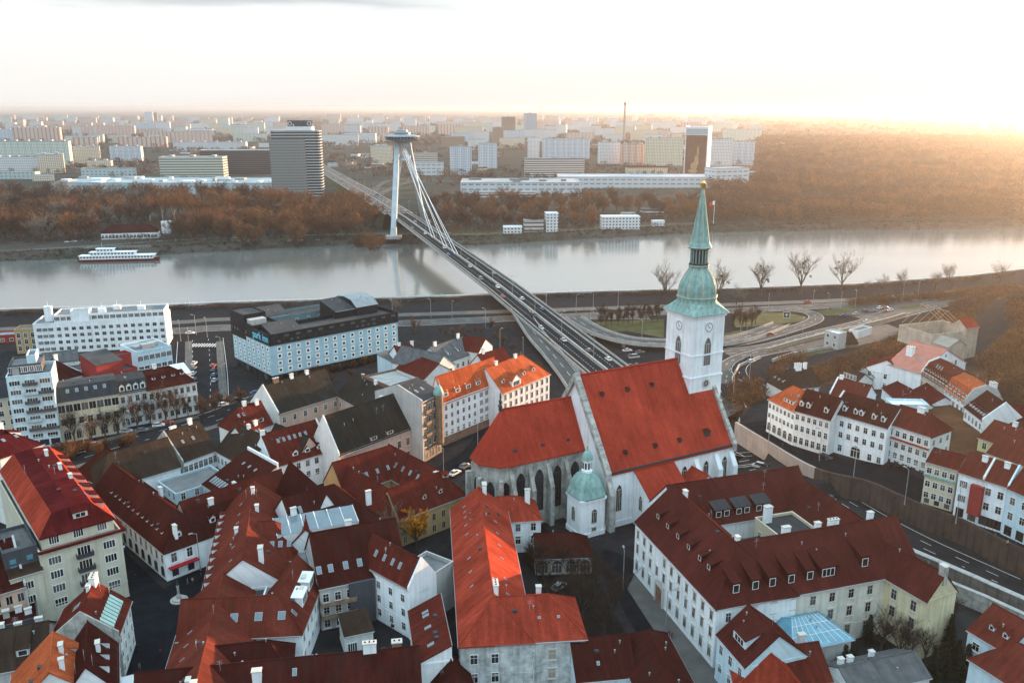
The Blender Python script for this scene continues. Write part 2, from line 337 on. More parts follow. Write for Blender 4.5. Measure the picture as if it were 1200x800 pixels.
# river
wm = bpy.data.materials.new('river_water'); wm.use_nodes = True
def water_material(m):
    N, L = m.node_tree.nodes, m.node_tree.links; p = N['Principled BSDF']
    p.inputs['Base Color'].default_value = (.135, .142, .132, 1); p.inputs['Roughness'].default_value = .12; p.inputs['Specular IOR Level'].default_value = .8; p.inputs['IOR'].default_value = 2.0
    t = N.new('ShaderNodeTexCoord'); a = N.new('ShaderNodeMapping'); a.inputs['Scale'].default_value = (.35, .5, 1); L.new(t.outputs['Object'], a.inputs[0])
    n = N.new('ShaderNodeTexNoise'); n.inputs['Scale'].default_value = 1.; n.inputs['Detail'].default_value = 6; n.inputs['Roughness'].default_value = .6; n.inputs['Distortion'].default_value = .6; L.new(a.outputs[0], n.inputs['Vector'])
    b = N.new('ShaderNodeBump'); b.inputs['Strength'].default_value = .16; b.inputs['Distance'].default_value = .25; L.new(n.outputs[0], b.inputs['Height']); L.new(b.outputs[0], p.inputs['Normal'])
    a2 = N.new('ShaderNodeMapping'); a2.inputs['Scale'].default_value = (.004, .02, 1); L.new(t.outputs['Object'], a2.inputs[0])
    n2 = N.new('ShaderNodeTexNoise'); n2.inputs['Scale'].default_value = 1.; n2.inputs['Detail'].default_value = 4; L.new(a2.outputs[0], n2.inputs['Vector'])
    r = N.new('ShaderNodeMapRange'); r.inputs[1].default_value = .35; r.inputs[2].default_value = .65; r.inputs[3].default_value = .07; r.inputs[4].default_value = .15; L.new(n2.outputs[0], r.inputs[0]); L.new(r.outputs[0], p.inputs['Roughness'])
water_material(wm)
mb = MB(); mb.poly([(-9000, 380, RIV), (9000, 380, RIV), (9000, 1600, RIV), (-9000, 1600, RIV)]); o = mb.build('water', wm); structure(o)
# quay wall along the old-town bank
mb = MB()
for a, b in zip(NEAR[1:-1], NEAR[2:-1]):
    d = Vector((b[0] - a[0], b[1] - a[1])).normalized(); n = Vector((-d.y, d.x))
    mb.prism([(a[0] - n.x * 3.2, a[1] - n.y * 3.2), (b[0] - n.x * 3.2, b[1] - n.y * 3.2), (b[0], b[1]), (a[0], a[1])], -13, .45)
tag(mb.build('quay_wall', CON), 'long pale concrete embankment wall along the near riverbank', 'wall')
# draped sheets for roads, paving, grass
def sheet(name, polypx, m, lift, z=0., world_pts=False, step=4.):
    """flat-ish area following the ground; polypx in photo survey pixels at height z"""
    pts = polypx if world_pts else [at(*p, z) for p in polypx]
    import mathutils
    bb = [min(p[0] for p in pts), max(p[0] for p in pts), min(p[1] for p in pts), max(p[1] for p in pts)]
    mb = MB(); mb.poly([(p[0], p[1], G(p[0], p[1]) + lift) for p in pts], uv=[(p[0], p[1]) for p in pts])
    o = mb.build(name, m); structure(o); return o
def lines(pts, offs, lift, dash=None, w=.18, zf=None, name='road_marking'):
    mb = MB()
    for of in offs:
        Q = offset(pts, of); run = 0
        for a, b in zip(Q, Q[1:]):
            d = Vector((b[0] - a[0], b[1] - a[1])); l = d.length
            if l < .01: continue
            d /= l; t = 0
            while t < l:
                seg = min(dash or l, l - t); 
                if not dash or int(run / dash) % 3 == 0:
                    p, q = Vector(a) + d * t, Vector(a) + d * (t + seg); n = Vector((-d.y, d.x)) * w / 2
                    f = (lambda u: (zf(u) if zf else G(u.x, u.y)) + lift)
                    mb.poly([(*(p - n), f(p)), (*(q - n), f(q)), (*(q + n), f(q)), (*(p + n), f(p))])
                t += seg; run += seg
    o = mb.build(name, LIN); structure(o); return o
def ribbon(name, pts, w, m, lift, zf=None, z=0., px=True):
    """road strip of width w along survey pixels, following the ground or zf"""
    P = [at(*p, z) for p in pts] if px else pts
    P = catmull(P, 6); mb = MB(); prev = None; s = 0
    for k, p in enumerate(P):
        a = P[max(0, k - 1)]; b = P[min(len(P) - 1, k + 1)]; d = Vector((b[0] - a[0], b[1] - a[1])).normalized(); n = Vector((-d.y, d.x)) * w / 2
        l, r = (p[0] + n.x, p[1] + n.y), (p[0] - n.x, p[1] - n.y)
        zz = (lambda q: (zf(s) if zf else G(*q)) + lift)
        cur = ((*l, zz(l)), (*r, zz(r)), s)
        if prev: mb.poly([prev[1], cur[1], cur[0], prev[0]], uv=[(0, prev[2]), (0, cur[2]), (w, cur[2]), (w, prev[2])])
        prev = cur
        if k < len(P) - 1: s += math.hypot(P[k + 1][0] - p[0], P[k + 1][1] - p[1])
    o = mb.build(name, m); structure(o)
    if name in MARKED and w > 6: lines(P, (w / 2 - .5, -w / 2 + .5), lift + .02, zf=None); lines(P, (0,) if w < 10 else (-w / 6, w / 6), lift + .02, dash=3.)
    return o
MARKED = ('embankment_road', 'interchange_road', 'slip_road', 'side_street', 'street')
def catmull(P, n):
    out = []; P = [Vector(p) for p in P]
    for i in range(len(P) - 1):
        p0, p1, p2, p3 = P[max(0, i - 1)], P[i], P[i + 1], P[min(len(P) - 1, i + 2)]
        for k in range(n):
            t = k / n; out.append(tuple(.5 * ((2 * p1) + (p2 - p0) * t + (2 * p0 - 5 * p1 + 4 * p2 - p3) * t * t + (3 * p1 - p0 - 3 * p2 + p3) * t ** 3)))
    out.append(tuple(P[-1])); return out
def offset(P, w):
    out = []
    for k, p in enumerate(P):
        a = P[max(0, k - 1)]; b = P[min(len(P) - 1, k + 1)]; d = Vector((b[0] - a[0], b[1] - a[1])).normalized(); out.append((p[0] - d.y * w, p[1] + d.x * w))
    return out
# --- bridge axis (survey): from the cathedral side to the far bank and on
S0 = Vector(at(706, 430, 3.0)); E0 = Vector(at(477, 256, 12.0)); AX = (E0 - S0).normalized(); NX = Vector((-AX.y, AX.x)); LB = (E0 - S0).length
def deckz(s): return float(np.interp(s, [-130, -70, 0, 150, LB, LB + 250, LB + 800, LB + 1400], [.12, .3, 3., 8., 12, 10, 3., -2.6]))
def axis(s): p = S0 + AX * s; return (p.x, p.y)
HWY = [axis(-20), axis(-60), axis(-100), at(905, 545), at(975, 592), at(1060, 640), at(1190, 702), at(1330, 780)]
HP = catmull(HWY, 8)
ribbon('highway', HP, 21, ASP, .05, px=False)
lines(HP, (-9.5, -.6, .6, 9.5), .06); lines(HP, (-6.4, -3.4, 3.4, 6.4), .06, dash=3., w=.16)
# embankment road and the interchange to the right of the tower
ROADW = dict()
ribbon('embankment_road', [(-60, 401), (200, 388), (262, 384), (465, 379), (560, 375), (650, 371), (760, 371)], 13, ASL, .05)
ribbon('embankment_road', [(640, 372), (700, 369), (775, 366), (860, 364), (940, 360), (1020, 356), (1090, 353), (1180, 349)], 12, ASL, .07)
ribbon('riverside_promenade', [(-60, 388), (200, 378), (262, 374), (465, 369), (560, 366), (650, 363), (775, 359), (850, 357), (1000, 351), (1130, 341)], 8, PAV, .06)
ribbon('interchange_road', [(845, 405), (880, 399), (920, 388), (955, 375), (948, 366), (915, 362), (870, 362)], 8.5, ASL, .09)
ribbon('interchange_road', [(848, 413), (900, 408), (960, 392), (1010, 380), (1060, 366), (1120, 352), (1170, 345)], 13, ASL, .11)
ribbon('slip_road', [(858, 495), (850, 465), (846, 445), (855, 428), (880, 416), (930, 405), (985, 388)], 10, ASL, .13)
ribbon('slip_road', [(905, 480), (888, 455), (868, 440), (868, 428), (885, 418)], 7, ASP, .15)
sheet('car_park', [(945, 402), (985, 388), (1040, 380), (1060, 388), (1030, 400), (960, 415), (925, 413)], ASL, .16)
sheet('car_park', [(960, 357), (1060, 352), (1085, 358), (1050, 368), (1010, 374), (985, 366)], ASL, .145)
sheet('grass_verge', [(862, 384), (858, 371), (880, 366), (925, 367), (947, 372), (940, 377), (905, 381)], GRS, .125)
sheet('grass_verge', [(955, 365), (1000, 359.5), (1012, 361), (985, 369), (968, 370)], GRS, .165)
sheet('grass_verge', [(852, 401), (848, 392), (862, 388), (905, 386), (896, 394), (872, 400)], GRS, .17)
sheet('grass_verge', [(1052, 360), (1085, 356), (1080, 360), (1058, 363)], GRS, .175)
sheet('grass_verge', [(918, 415), (940, 411), (972, 404), (985, 407), (950, 417), (925, 419)], GRS, .18)
sheet('parking_yard', [(660, 395), (690, 386), (775, 386), (775, 430), (740, 436), (700, 420)], ASP, .06)
sheet('grass_verge', [(655, 388), (690, 378), (778, 374), (778, 396), (735, 388), (690, 391)], GRS, .08)
# left: street beside the hotel, square and lanes of the old town
ribbon('side_street', [(235, 398), (236, 440), (234, 478)], 22, ASP, .07)
ribbon('street', [(60, 545), (140, 520), (240, 494), (330, 460)], 16, ASP, .09)
sheet('town_square', [(140, 640), (192, 690), (240, 660), (262, 690), (205, 800), (140, 830), (100, 740)], COB, .05)
for pts in ([(60, 536), (140, 511), (232, 488)], [(70, 553), (150, 530), (235, 505), (330, 474)], [(221, 400), (221, 438), (218, 475)], [(257, 400), (260, 440), (262, 468)]): ribbon('pavement', pts, 3.2, PAV, .13)
ribbon('cathedral_lane', [(560, 560), (640, 640), (720, 660), (760, 720), (810, 800), (850, 860)], 10, COB, .06)
sheet('pavement', [(744, 672), (752, 672), (842, 786), (900, 870), (880, 870), (800, 790), (735, 690)], PAV, .10)
ribbon('lane', [(470, 580), (520, 555), (560, 530), (580, 500)], 10, COB, .08)
# zebra crossing
mb = MB()
for k in range(12):
    p = at(222 + k * 3.2, 404.5, 0); mb.box(p[0] - .3, p[0] + .3, p[1] - 3, p[1] + 3, .1, .125)
structure(mb.build('zebra_crossing', LIN))
# terrace paving along the upper street
TP = catmull(WALL, 5)
def strip(name, P, w0, w1, m, zf):
    mb = MB(); A = offset(P, w0); B = offset(P, w1)
    for k in range(len(P) - 1): mb.poly([(*A[k], zf(*A[k])), (*A[k + 1], zf(*A[k + 1])), (*B[k + 1], zf(*B[k + 1])), (*B[k], zf(*B[k]))])
    return structure(mb.build(name, m))
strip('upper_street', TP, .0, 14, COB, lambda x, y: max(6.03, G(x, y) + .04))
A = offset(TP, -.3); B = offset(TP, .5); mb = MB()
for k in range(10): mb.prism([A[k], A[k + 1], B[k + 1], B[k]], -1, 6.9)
tag(mb.build('retaining_wall', wall('sunlit_pinkish_wall', (.40, .33, .29), var=.2)), 'pale sunlit pinkish wall section with railing, nearest the cathedral, below the upper street', 'wall')  # paler stone section with low sunlight put into its pink
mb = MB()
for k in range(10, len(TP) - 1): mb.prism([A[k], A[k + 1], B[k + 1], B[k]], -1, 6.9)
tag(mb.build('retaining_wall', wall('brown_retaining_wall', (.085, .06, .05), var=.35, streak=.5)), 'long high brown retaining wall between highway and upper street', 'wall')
# haze: even pale air round everything
hm = bpy.data.materials.new('haze_air'); hm.use_nodes = True; hn = hm.node_tree; hn.nodes.clear()
pv = hn.nodes.new('ShaderNodeVolumePrincipled'); ho = hn.nodes.new('ShaderNodeOutputMaterial'); hn.links.new(pv.outputs[0], ho.inputs['Volume'])
pv.inputs['Color'].default_value = (.88, .86, .86, 1); pv.inputs['Density'].default_value = 0.00007; pv.inputs['Anisotropy'].default_value = .76
mb = MB(); mb.box(-61000, 61000, -900, 71000, -17, 120); o = mb.build('haze', hm); tag(o, None, None, kind='stuff')
# ------------------------------------------------------------------ building kit
WIN = {}
def window_meshes(w, h, style):
    """(pane mesh, frame mesh): origin bottom centre on the wall, y outward"""
    k = (round(w, 2), round(h, 2), style)
    if k in WIN: return WIN[k]
    g = MB(); f = MB(); y = .03
    if style == 'gothic' or style == 'arch':
        n = 8; pts = [(-w / 2, 0), (w / 2, 0)]
        hh = h - w * (.8 if style == 'gothic' else .5)
        for i in range(n + 1):
            t = i / n
            if style == 'gothic': a = abs(1 - 2 * t); pts.append((w / 2 * (1 - 2 * t), hh + w * .8 * (1 - a ** 1.8)))
            else: pts.append((w / 2 * math.cos(math.pi * t), hh + w / 2 * math.sin(math.pi * t)))
        g.poly([(x, y, z) for x, z in pts])
        o = [(x * (1 + .5 / w * .5), z + (.12 if z > hh else -.05)) for x, z in pts]
        for a, b, c, d in zip(pts, pts[1:] + pts[:1], o[1:] + o[:1], o):
            f.poly([(a[0], .12, a[1]), (b[0], .12, b[1]), (c[0], .12, c[1]), (d[0], .12, d[1])]); f.poly([(d[0], .12, d[1]), (c[0], .12, c[1]), (c[0], 0, c[1]), (d[0], 0, d[1])]); f.poly([(a[0], .0, a[1]), (b[0], .0, b[1]), (b[0], .12, b[1]), (a[0], .12, a[1])])
        for q in ((-w / 6, w / 6) if w > 1.2 else (0,)): f.box(q - .05, q + .05, .03, .08, 0, hh + .3)
        f.box(-w / 2, w / 2, .03, .07, hh - .05, hh + .05)
    else:
        g.poly([(-w / 2, y, 0), (w / 2, y, 0), (w / 2, y, h), (-w / 2, y, h)])
        t = .12 if style != 'square' else .42
        T = .05
        if style != 'bare':
            for a in ((-w / 2 - t, -w / 2, -t, h + t), (w / 2, w / 2 + t, -t, h + t), (-w / 2, w / 2, h, h + t), (-w / 2, w / 2, -t, 0)): f.box(a[0], a[1], 0, .09, a[2], a[3])
        if style in ('std', 'sill', 'stone', 'hood'):
            f.box(-T / 2, T / 2, .03, .06, 0, h); f.box(-w / 2, w / 2, .03, .06, h * .64, h * .64 + T)
        if style == 'wide':
            for q in (-w / 4, 0, w / 4): f.box(q - .05, q + .05, .03, .07, 0, h)
        if style in ('sill', 'stone', 'hood'): f.box(-w / 2 - .25, w / 2 + .25, 0, .22, -t - .15, -t)
        if style in ('stone', 'hood'): f.box(-w / 2 - .3, w / 2 + .3, 0, .25, h + t + .1, h + t + .32)
        if style == 'hood': f.poly([(-w / 2 - .3, .2, h + t + .32), (w / 2 + .3, .2, h + t + .32), (0, .2, h + t + .8)])
        if style == 'bare':
            for q in (-w / 2, w / 2 - .08): f.box(q, q + .08, 0, .05, 0, h)
            f.box(-w / 2, w / 2, 0, .05, h - .08, h); f.box(-.04, .04, .03, .05, 0, h)
    WIN[k] = (g, f, {}); return WIN[k]
def add_window(parent, pos, nrm, w, h, style='std', frame=None, glass=None, near=True):
    g, f, cache = window_meshes(w, h, style); frame = frame or FRW; glass = glass or GLV[int(abs(pos[0] * 7.3 + pos[1] * 3.7 + pos[2] * 5.1) * 1.7) % 7 % 4]
    k = (frame.name, glass.name, near)
    if k not in cache:
        if near: cache[k] = (g.mesh('window', glass), f.mesh('frame', frame))
        else:
            q = MB(); q.v = g.v + f.v; b = len(g.v); q.f = g.f + [tuple(i + b for i in t) for t in f.f]; q.m = [0] * len(g.f) + [1] * len(f.f); q.uv = g.uv + f.uv
            cache[k] = (q.mesh('window', [glass, frame]), None)
    a = math.atan2(nrm[1], nrm[0]) - math.pi / 2
    o = link('window', cache[k][0], parent, pos, a)
    if near: link('frame', cache[k][1], o)
    return o
DORM = {}
def dormer_mesh(typ, w, h, slope, roof, wallm):
    k = (typ, round(w, 1), round(h, 1), round(slope, 1), roof.name, wallm.name)
    if k in DORM: return DORM[k]
    m = MB(); sl = max(.35, slope); rise = {'shed': .35, 'gable': 0, 'flat': .05, 'eyebrow': .3}[typ]
    D = h / max(.15, sl - rise) + .3; hw = w / 2; o = .18
    # front, cheeks
    m.poly([(-hw, 0, -.4), (hw, 0, -.4), (hw, 0, h), (-hw, 0, h)], 1)
    for s in (-1, 1): m.poly([(s * hw, 0, -.4), (s * hw, D, D * sl - .2), (s * hw, D, h + rise * D), (s * hw, 0, h)], 1)
    if typ == 'gable':
        r = h + hw * .9; DR = r / sl + .3
        for s in (-1, 1):
            m.poly([(s * (hw + o), -o, h - .15), (0, -o, r), (0, DR, r), (s * (hw + o), h / sl, h - .15)], 0)
            m.poly([(s * (hw + o), -o, h - .27), (0, -o, r - .12), (0, DR, r - .12), (s * (hw + o), h / sl, h - .27)], 0)
        m.poly([(-hw, 0, h), (hw, 0, h), (0, 0, r - .08)], 1)
    else:
        A = [(-hw - o, -o, h), (hw + o, -o, h), (hw + o, D, h + rise * D), (-hw - o, D, h + rise * D)]
        m.poly([(x, y, z + .15) for x, y, z in A], 0); m.poly(A[::-1], 0)
        m.poly([A[0], A[1], (A[1][0], A[1][1], A[1][2] + .15), (A[0][0], A[0][1], A[0][2] + .15)], 0)
        for s in (0, 1): m.poly([A[s], A[3 - s], (A[3 - s][0], A[3 - s][1], A[3 - s][2] + .15), (A[s][0], A[s][1], A[s][2] + .15)], 0)
    gw, gh = w * .7, h * .72
    m.poly([(-gw / 2, -.03, .15), (gw / 2, -.03, .15), (gw / 2, -.03, .15 + gh), (-gw / 2, -.03, .15 + gh)], 2)
    nb = max(1, int(gw / .8))
    for q in range(nb + 1): x = -gw / 2 + gw * q / nb; m.box(x - .05, x + .05, -.07, 0, .1, .2 + gh, 3)
    m.box(-gw / 2, gw / 2, -.07, 0, .15 + gh, .25 + gh, 3); m.box(-gw / 2, gw / 2, -.07, 0, .07, .15, 3)
    DORM[k] = m.mesh('dormer', [roof, wallm, GLS, FRW]); return DORM[k]
SKY = {}
def skylight_mesh(w, l, slope):
    k = (round(w, 1), round(l, 1), round(slope, 1))
    if k in SKY: return SKY[k]
    m = MB(); c = 1 / math.hypot(1, slope); sn = slope * c
    def P(x, t, h): return (x, t * c - h * sn, t * sn + h * c)
    for x0, x1, t0, t1, h, mi in ((-w / 2, w / 2, 0, l, .12, 1), (-w / 2 + .1, w / 2 - .1, .1, l - .1, .15, 0)):
        m.poly([P(x0, t0, h), P(x1, t0, h), P(x1, t1, h), P(x0, t1, h)], mi)
        for a, b in (((x0, t0), (x1, t0)), ((x1, t0), (x1, t1)), ((x1, t1), (x0, t1)), ((x0, t1), (x0, t0))): m.poly([P(*a, 0), P(*b, 0), P(*b, h), P(*a, h)], 1)
    SKY[k] = m.mesh('skylight', [SKG, MET]); return SKY[k]
CHM = {}
def chimney_mesh(w, d, h, m, cap):
    k = (round(w, 1), round(d, 1), round(h, 1), m.name)
    if k in CHM: return CHM[k]
    b = MB(); b.box(-w / 2, w / 2, -d / 2, d / 2, -2.5, h, 0); b.box(-w / 2 - .12, w / 2 + .12, -d / 2 - .12, d / 2 + .12, h, h + .18, 1)
    n = max(1, int(w / .7))
    for q in range(n if m.name == 'brick_wall' or w > 2 else 0):
        x = -w / 2 + w * (q + .5) / n; b.lathe((x, 0), [(.17, h + .18), (.14, h + .38)], 8, 2)
    CHM[k] = b.mesh('chimney', [m, cap, RBR]); return CHM[k]
SMALL = {}
def small_mesh(k):
    if k in SMALL: return SMALL[k]
    m = MB()
    if k == 0: m.lathe((0, 0), [(.11, -.4), (.11, .55), (.2, .56), (.2, .7), (.02, .8)], 8)
    elif k == 1: m.box(-.4, .4, -.35, .35, -.5, .28); m.box(-.46, .46, -.41, .41, .28, .34)
    else:
        m.tube((0, 0, -.5), (0, 0, 2.2), .035, .025, 5)
        for z, l in ((2.1, .5), (1.8, .4), (1.5, .6)): m.tube((-l, 0, z), (l, 0, z), .02, .02, 4)
    SMALL[k] = m.mesh(('vent_pipe', 'roof_hatch', 'aerial')[k], (MET, DMT, MET)[k]); return SMALL[k]
class W:
    """one wing: front eave line A->B (survey pixels at height ze, or world points), depth d away from the viewer"""
    def __init__(s, A, B, ze, zr=0, d=12, k='g', z0=0, hl=0, hr=0, rv=.5, fw='', win=(), ch=(), do=(), sk=(), wall=None, roof=None, wp=False, x=0, ov=.4, R=None, Re='A', par=.7, tz=.0, prof=None, roof2=None):
        s.roof2 = roof2
        a = Vector(A if wp else at(*A, ze)); b = Vector(B if wp else at(*B, ze))
        if R:  # ridge pixel above the gable: solve depth and ridge height
            e = (b - a).normalized(); n = Vector((-e.y, e.x)); p = a if Re == 'A' else b; r = ray(*R)
            D = n.x * (-r[1]) + r[0] * n.y; t = ((-p.x) * (-r[1]) + r[0] * (-p.y)) / D; q = (n.x * (-p.y) - n.y * (-p.x)) / D
            d = 2 * t; zr = H + r[2] * q
            print('ridge solve', A, 'd=%.1f zr=%.1f L=%.1f' % (d, zr, (b - a).length))
        mp = {'f': 'f', 'r': 'r', 'b': 'b', 'l': 'l'}
        if x:
            e = (b - a).normalized(); n = Vector((-e.y, e.x)); L = (b - a).length
            a, b, d = b, b + n * d, L; mp = {'f': 'l', 'r': 'f', 'b': 'r', 'l': 'b'}
        s.a = a; s.L = (b - a).length; s.e = (b - a) / s.L; s.n = Vector((-s.e.y, s.e.x)); s.d = d
        s.ze, s.zr, s.z0, s.k, s.hl, s.hr, s.rv, s.ov, s.par, s.tz, s.prof = ze, zr, z0, k, hl, hr, rv, ov, par, tz, prof
        s.win = [(mp[w[0]],) + tuple(w[1:]) for w in win]; s.do = [(mp[w[0]],) + tuple(w[1:]) for w in do]; s.sk = [(mp[w[0]],) + tuple(w[1:]) for w in sk]
        s.ch = ch; s.fw = [mp[c] for c in fw]; s.wall, s.roof, s.x = wall, roof, x
    def P(s, u, v, z=0): q = s.a + s.e * u + s.n * v; return Vector((q.x, q.y, z))
    def rel(s, u0, v0, u1, v1, ze, zr=0, **k): return W(tuple(s.P(u0, v0).xy), tuple(s.P(u1, v0).xy), ze, zr, v1 - v0, wp=True, **k)
    def profile(s):
        d, ze, zr = s.d, s.ze, s.zr
        if s.prof: return s.prof
        if s.k == 'g': return [(0, ze), (d * s.rv, zr), (d, ze)]
        if s.k == 'shed': return [(0, ze), (d, zr)]
        if s.k == 'shedf': return [(0, zr), (d, ze)]
        if s.k == 'm': h = (zr - ze); return [(0, ze), (min(2.2, d * .18), ze + h * .72), (d * .5, zr), (d - min(2.2, d * .18), ze + h * .72), (d, ze)]
        if s.k == 'm2': h = (zr - ze); return [(0, ze), (d * .22, ze + h * .9), (d * .5, zr), (d * .78, ze + h * .9), (d, ze)]
        return None
    def slope_pt(s, side, u, t):
        """point a fraction t up the slope of a side, slope and outward normal"""
        pr = s.profile(); L, d = s.L, s.d
        if side in 'fb':
            p, q = (pr[0], pr[1]) if side == 'f' else (pr[-1], pr[-2])
            v = p[0] + (q[0] - p[0]) * t; z = p[1] + (q[1] - p[1]) * t; sl = abs((q[1] - p[1]) / (q[0] - p[0]))
            return s.P(u * L, v, z), sl, (-s.n if side == 'f' else s.n)
        h = s.hl if side == 'l' else s.hr; hgt = s.zr - s.ze
        return s.P(h * t if side == 'l' else L - h * t, u * d, s.ze + hgt * t), hgt / max(h, .1), (-s.e if side == 'l' else s.e)
NB = [0]
def house(name, label, wings, wall=None, roof=None, cat='house', group=None, trim=None, frame=None, glass=None, near=True, rear=True):
    w0 = wings[0]; base = w0.P(w0.L / 2, w0.d / 2, w0.z0); t = thing(name, label, cat, base, 0, group)
    wm, rm = MB(), MB(); wmats, rmats = [], []
    def mi(lst, m):
        if m not in lst: lst.append(m)
        return lst.index(m)
    FL_ = []
    for wi, w in enumerate(wings):
        a = mi(wmats, w.wall or wall); r = mi(rmats, w.roof or roof); L, d = w.L, w.d; P = lambda u, v, z: w.P(u, v, z) - base
        pr = w.profile()
        c = [(0, 0), (L, 0), (L, d), (0, d)]
        top = w.ze if w.k != 'flat' else w.ze
        def ztop(u, v): return w.ze if w.k not in ('shed', 'shedf') else float(np.interp(v, [p[0] for p in pr], [p[1] for p in pr]))
        for i in range(4):
            p, q = c[i], c[(i + 1) % 4]
            wm.poly([P(*p, w.z0 - .3), P(*q, w.z0 - .3), P(*q, ztop(*q)), P(*p, ztop(*p))], a)
        if near:   # plinth, string course and eaves band round the walls
            bands = [(w.z0 - .2, w.z0 + .7, .05)] + ([(w.ze - .5, w.ze - .12, .14)] if w.k != 'flat' else []) + ([(w.z0 + 3.85, w.z0 + 4.05, .06)] if w.ze - w.z0 > 8 else [])
            for z0_, z1_, o_ in bands:
                q_ = [(-o_, -o_), (L + o_, -o_), (L + o_, d + o_), (-o_, d + o_)]
                for i in range(4):
                    j = (i + 1) % 4
                    wm.poly([P(*q_[i], z0_), P(*q_[j], z0_), P(*q_[j], z1_), P(*q_[i], z1_)], a); wm.poly([P(*q_[i], z1_), P(*q_[j], z1_), P(*c[j], z1_), P(*c[i], z1_)], a); wm.poly([P(*q_[i], z0_), P(*q_[j], z0_), P(*c[j], z0_), P(*c[i], z0_)], a)
        if w.k == 'flat':
            rm.poly([P(.2, .2, w.ze - w.par), P(L - .2, .2, w.ze - w.par), P(L - .2, d - .2, w.ze - w.par), P(.2, d - .2, w.ze - w.par)], r)
            e_ = .28
            inner = [(e_, e_), (L - e_, e_), (L - e_, d - e_), (e_, d - e_)]; outer = [(-.06, -.06), (L + .06, -.06), (L + .06, d + .06), (-.06, d + .06)]
            for i in range(4):
                j = (i + 1) % 4
                wm.poly([P(*outer[i], w.ze + .003), P(*outer[j], w.ze + .003), P(*inner[j], w.ze + .003), P(*inner[i], w.ze + .003)], a)
                wm.poly([P(*inner[i], w.ze), P(*inner[j], w.ze), P(*inner[j], w.ze - w.par), P(*inner[i], w.ze - w.par)], a)
                wm.poly([P(*outer[i], w.ze - .25), P(*outer[j], w.ze - .25), P(*outer[j], w.ze + .003), P(*outer[i], w.ze + .003)], a)
        else:
            ov, th = w.ov, .28; ins = lambda h, z: h * (z - w.ze) / max(.01, (w.zr - w.ze))
            pts = list(pr)
            # extend eaves outward along the slope
            (v0, z0), (v1, z1) = pts[0], pts[1]; s0 = (z1 - z0) / max(.01, v1 - v0); (vn, zn), (vm, zm) = pts[-1], pts[-2]; s1 = (zm - zn) / max(.01, vn - vm)
            so_ = min(ov * s0, .6) if s0 > 0 else ov * s0
            pts[0] = (v0 - so_ / s0 if abs(s0) > .01 else v0 - ov, z0 - so_)
            pts[-1] = (vn + (so_ / s1 if abs(s1) > .05 else ov), zn - so_) if w.k not in ('shed',) else (vn, zn)
            gl = ov if w.hl else .22; gr = ov if w.hr else .22
            def row(v, z, dz):
                zz = max(z, w.ze) if True else z
                return [P((ins(w.hl, zz) - (gl if z < w.ze + .01 or not w.hl else 0)), v, z + .06 - dz), P(L - ins(w.hr, zz) + (gr if z < w.ze + .01 or not w.hr else 0), v, z + .06 - dz)]
            T = [row(v, z, 0) for v, z in pts]; B_ = [row(v, z, th) for v, z in pts]
            for k in range(len(T) - 1):
                up = pts[k + 1][1] >= pts[k][1]; r2 = mi(rmats, w.roof2) if w.roof2 and k in (0, len(T) - 2) else r
                rm.poly([T[k][0], T[k][1], T[k + 1][1], T[k + 1][0]] if up else [T[k + 1][1], T[k + 1][0], T[k][0], T[k][1]], r2)
                rm.poly([B_[k][0], B_[k + 1][0], B_[k + 1][1], B_[k][1]], r)
                for e_ in (0, 1):
                    hh = w.hl if e_ == 0 else w.hr
                    if not hh: rm.poly([T[k][e_], T[k + 1][e_], B_[k + 1][e_], B_[k][e_]], r)
            for k in (0, -1):
                rm.poly([T[k][0], T[k][1], B_[k][1], B_[k][0]], r)
                if near: rm.tube(T[k][0] - Vector((0, 0, .14)), T[k][1] - Vector((0, 0, .14)), .13, .13, 5, mi(rmats, MET))
            for e_, hh in ((0, w.hl), (1, w.hr)):
                if hh:
                    pl = [x[e_] for x in T]
                    if e_ == 0: pl = pl[::-1]
                    # first edge along the eave
                    pl = [pl[-1]] + pl[:-1]
                    rm.poly(pl, r); rm.poly([T[0][e_], T[-1][e_], B_[-1][e_], B_[0][e_]], r)
                elif w.k in ('g', 'm', 'm2'):
                    u = 0 if e_ == 0 else L
                    wm.poly([P(u, v, z - .05) for v, z in (pr if e_ == 1 else pr[::-1])], a)
            # ridge tiles and gutter
            if w.k == 'g' and w.rv == .5:
                p, q = T[1][0], T[1][1]; rm.tube(p, q, .16, .16, 5, r)
                for k, e_ in ((0, 0), (2, 0), (0, 1), (2, 1)):
                    if (w.hl, w.hr)[e_]: rm.tube(T[k][e_], T[1][e_], .12, .12, 5, r)
        for fside in w.fw:
            if fside in 'lr' and pr:
                fires = MB(); FL_.append(fires)
                u0, u1 = (-.25, .2) if fside == 'l' else (L - .2, L + .25)
                pts = [(v, z + .55) for v, z in pr]; pts[0] = (-.25, pts[0][1]); pts[-1] = (d + .25, pts[-1][1])
                lo = [(d + .25, w.z0), (-.25, w.z0)]
                A_ = [P(u0, v, z) for v, z in pts + lo]; C_ = [P(u1, v, z) for v, z in pts + lo]
                fires.poly(A_[::-1]); fires.poly(C_)
                for k in range(len(A_)): j = (k + 1) % len(A_); fires.poly([A_[k], A_[j], C_[j], C_[k]])
    wo = wm.build('wall', wmats, t); ro = rm.build('roof', rmats, t) if rm.f else None
    for fires in FL_: fires.build('firewall', trim or OFW, t)
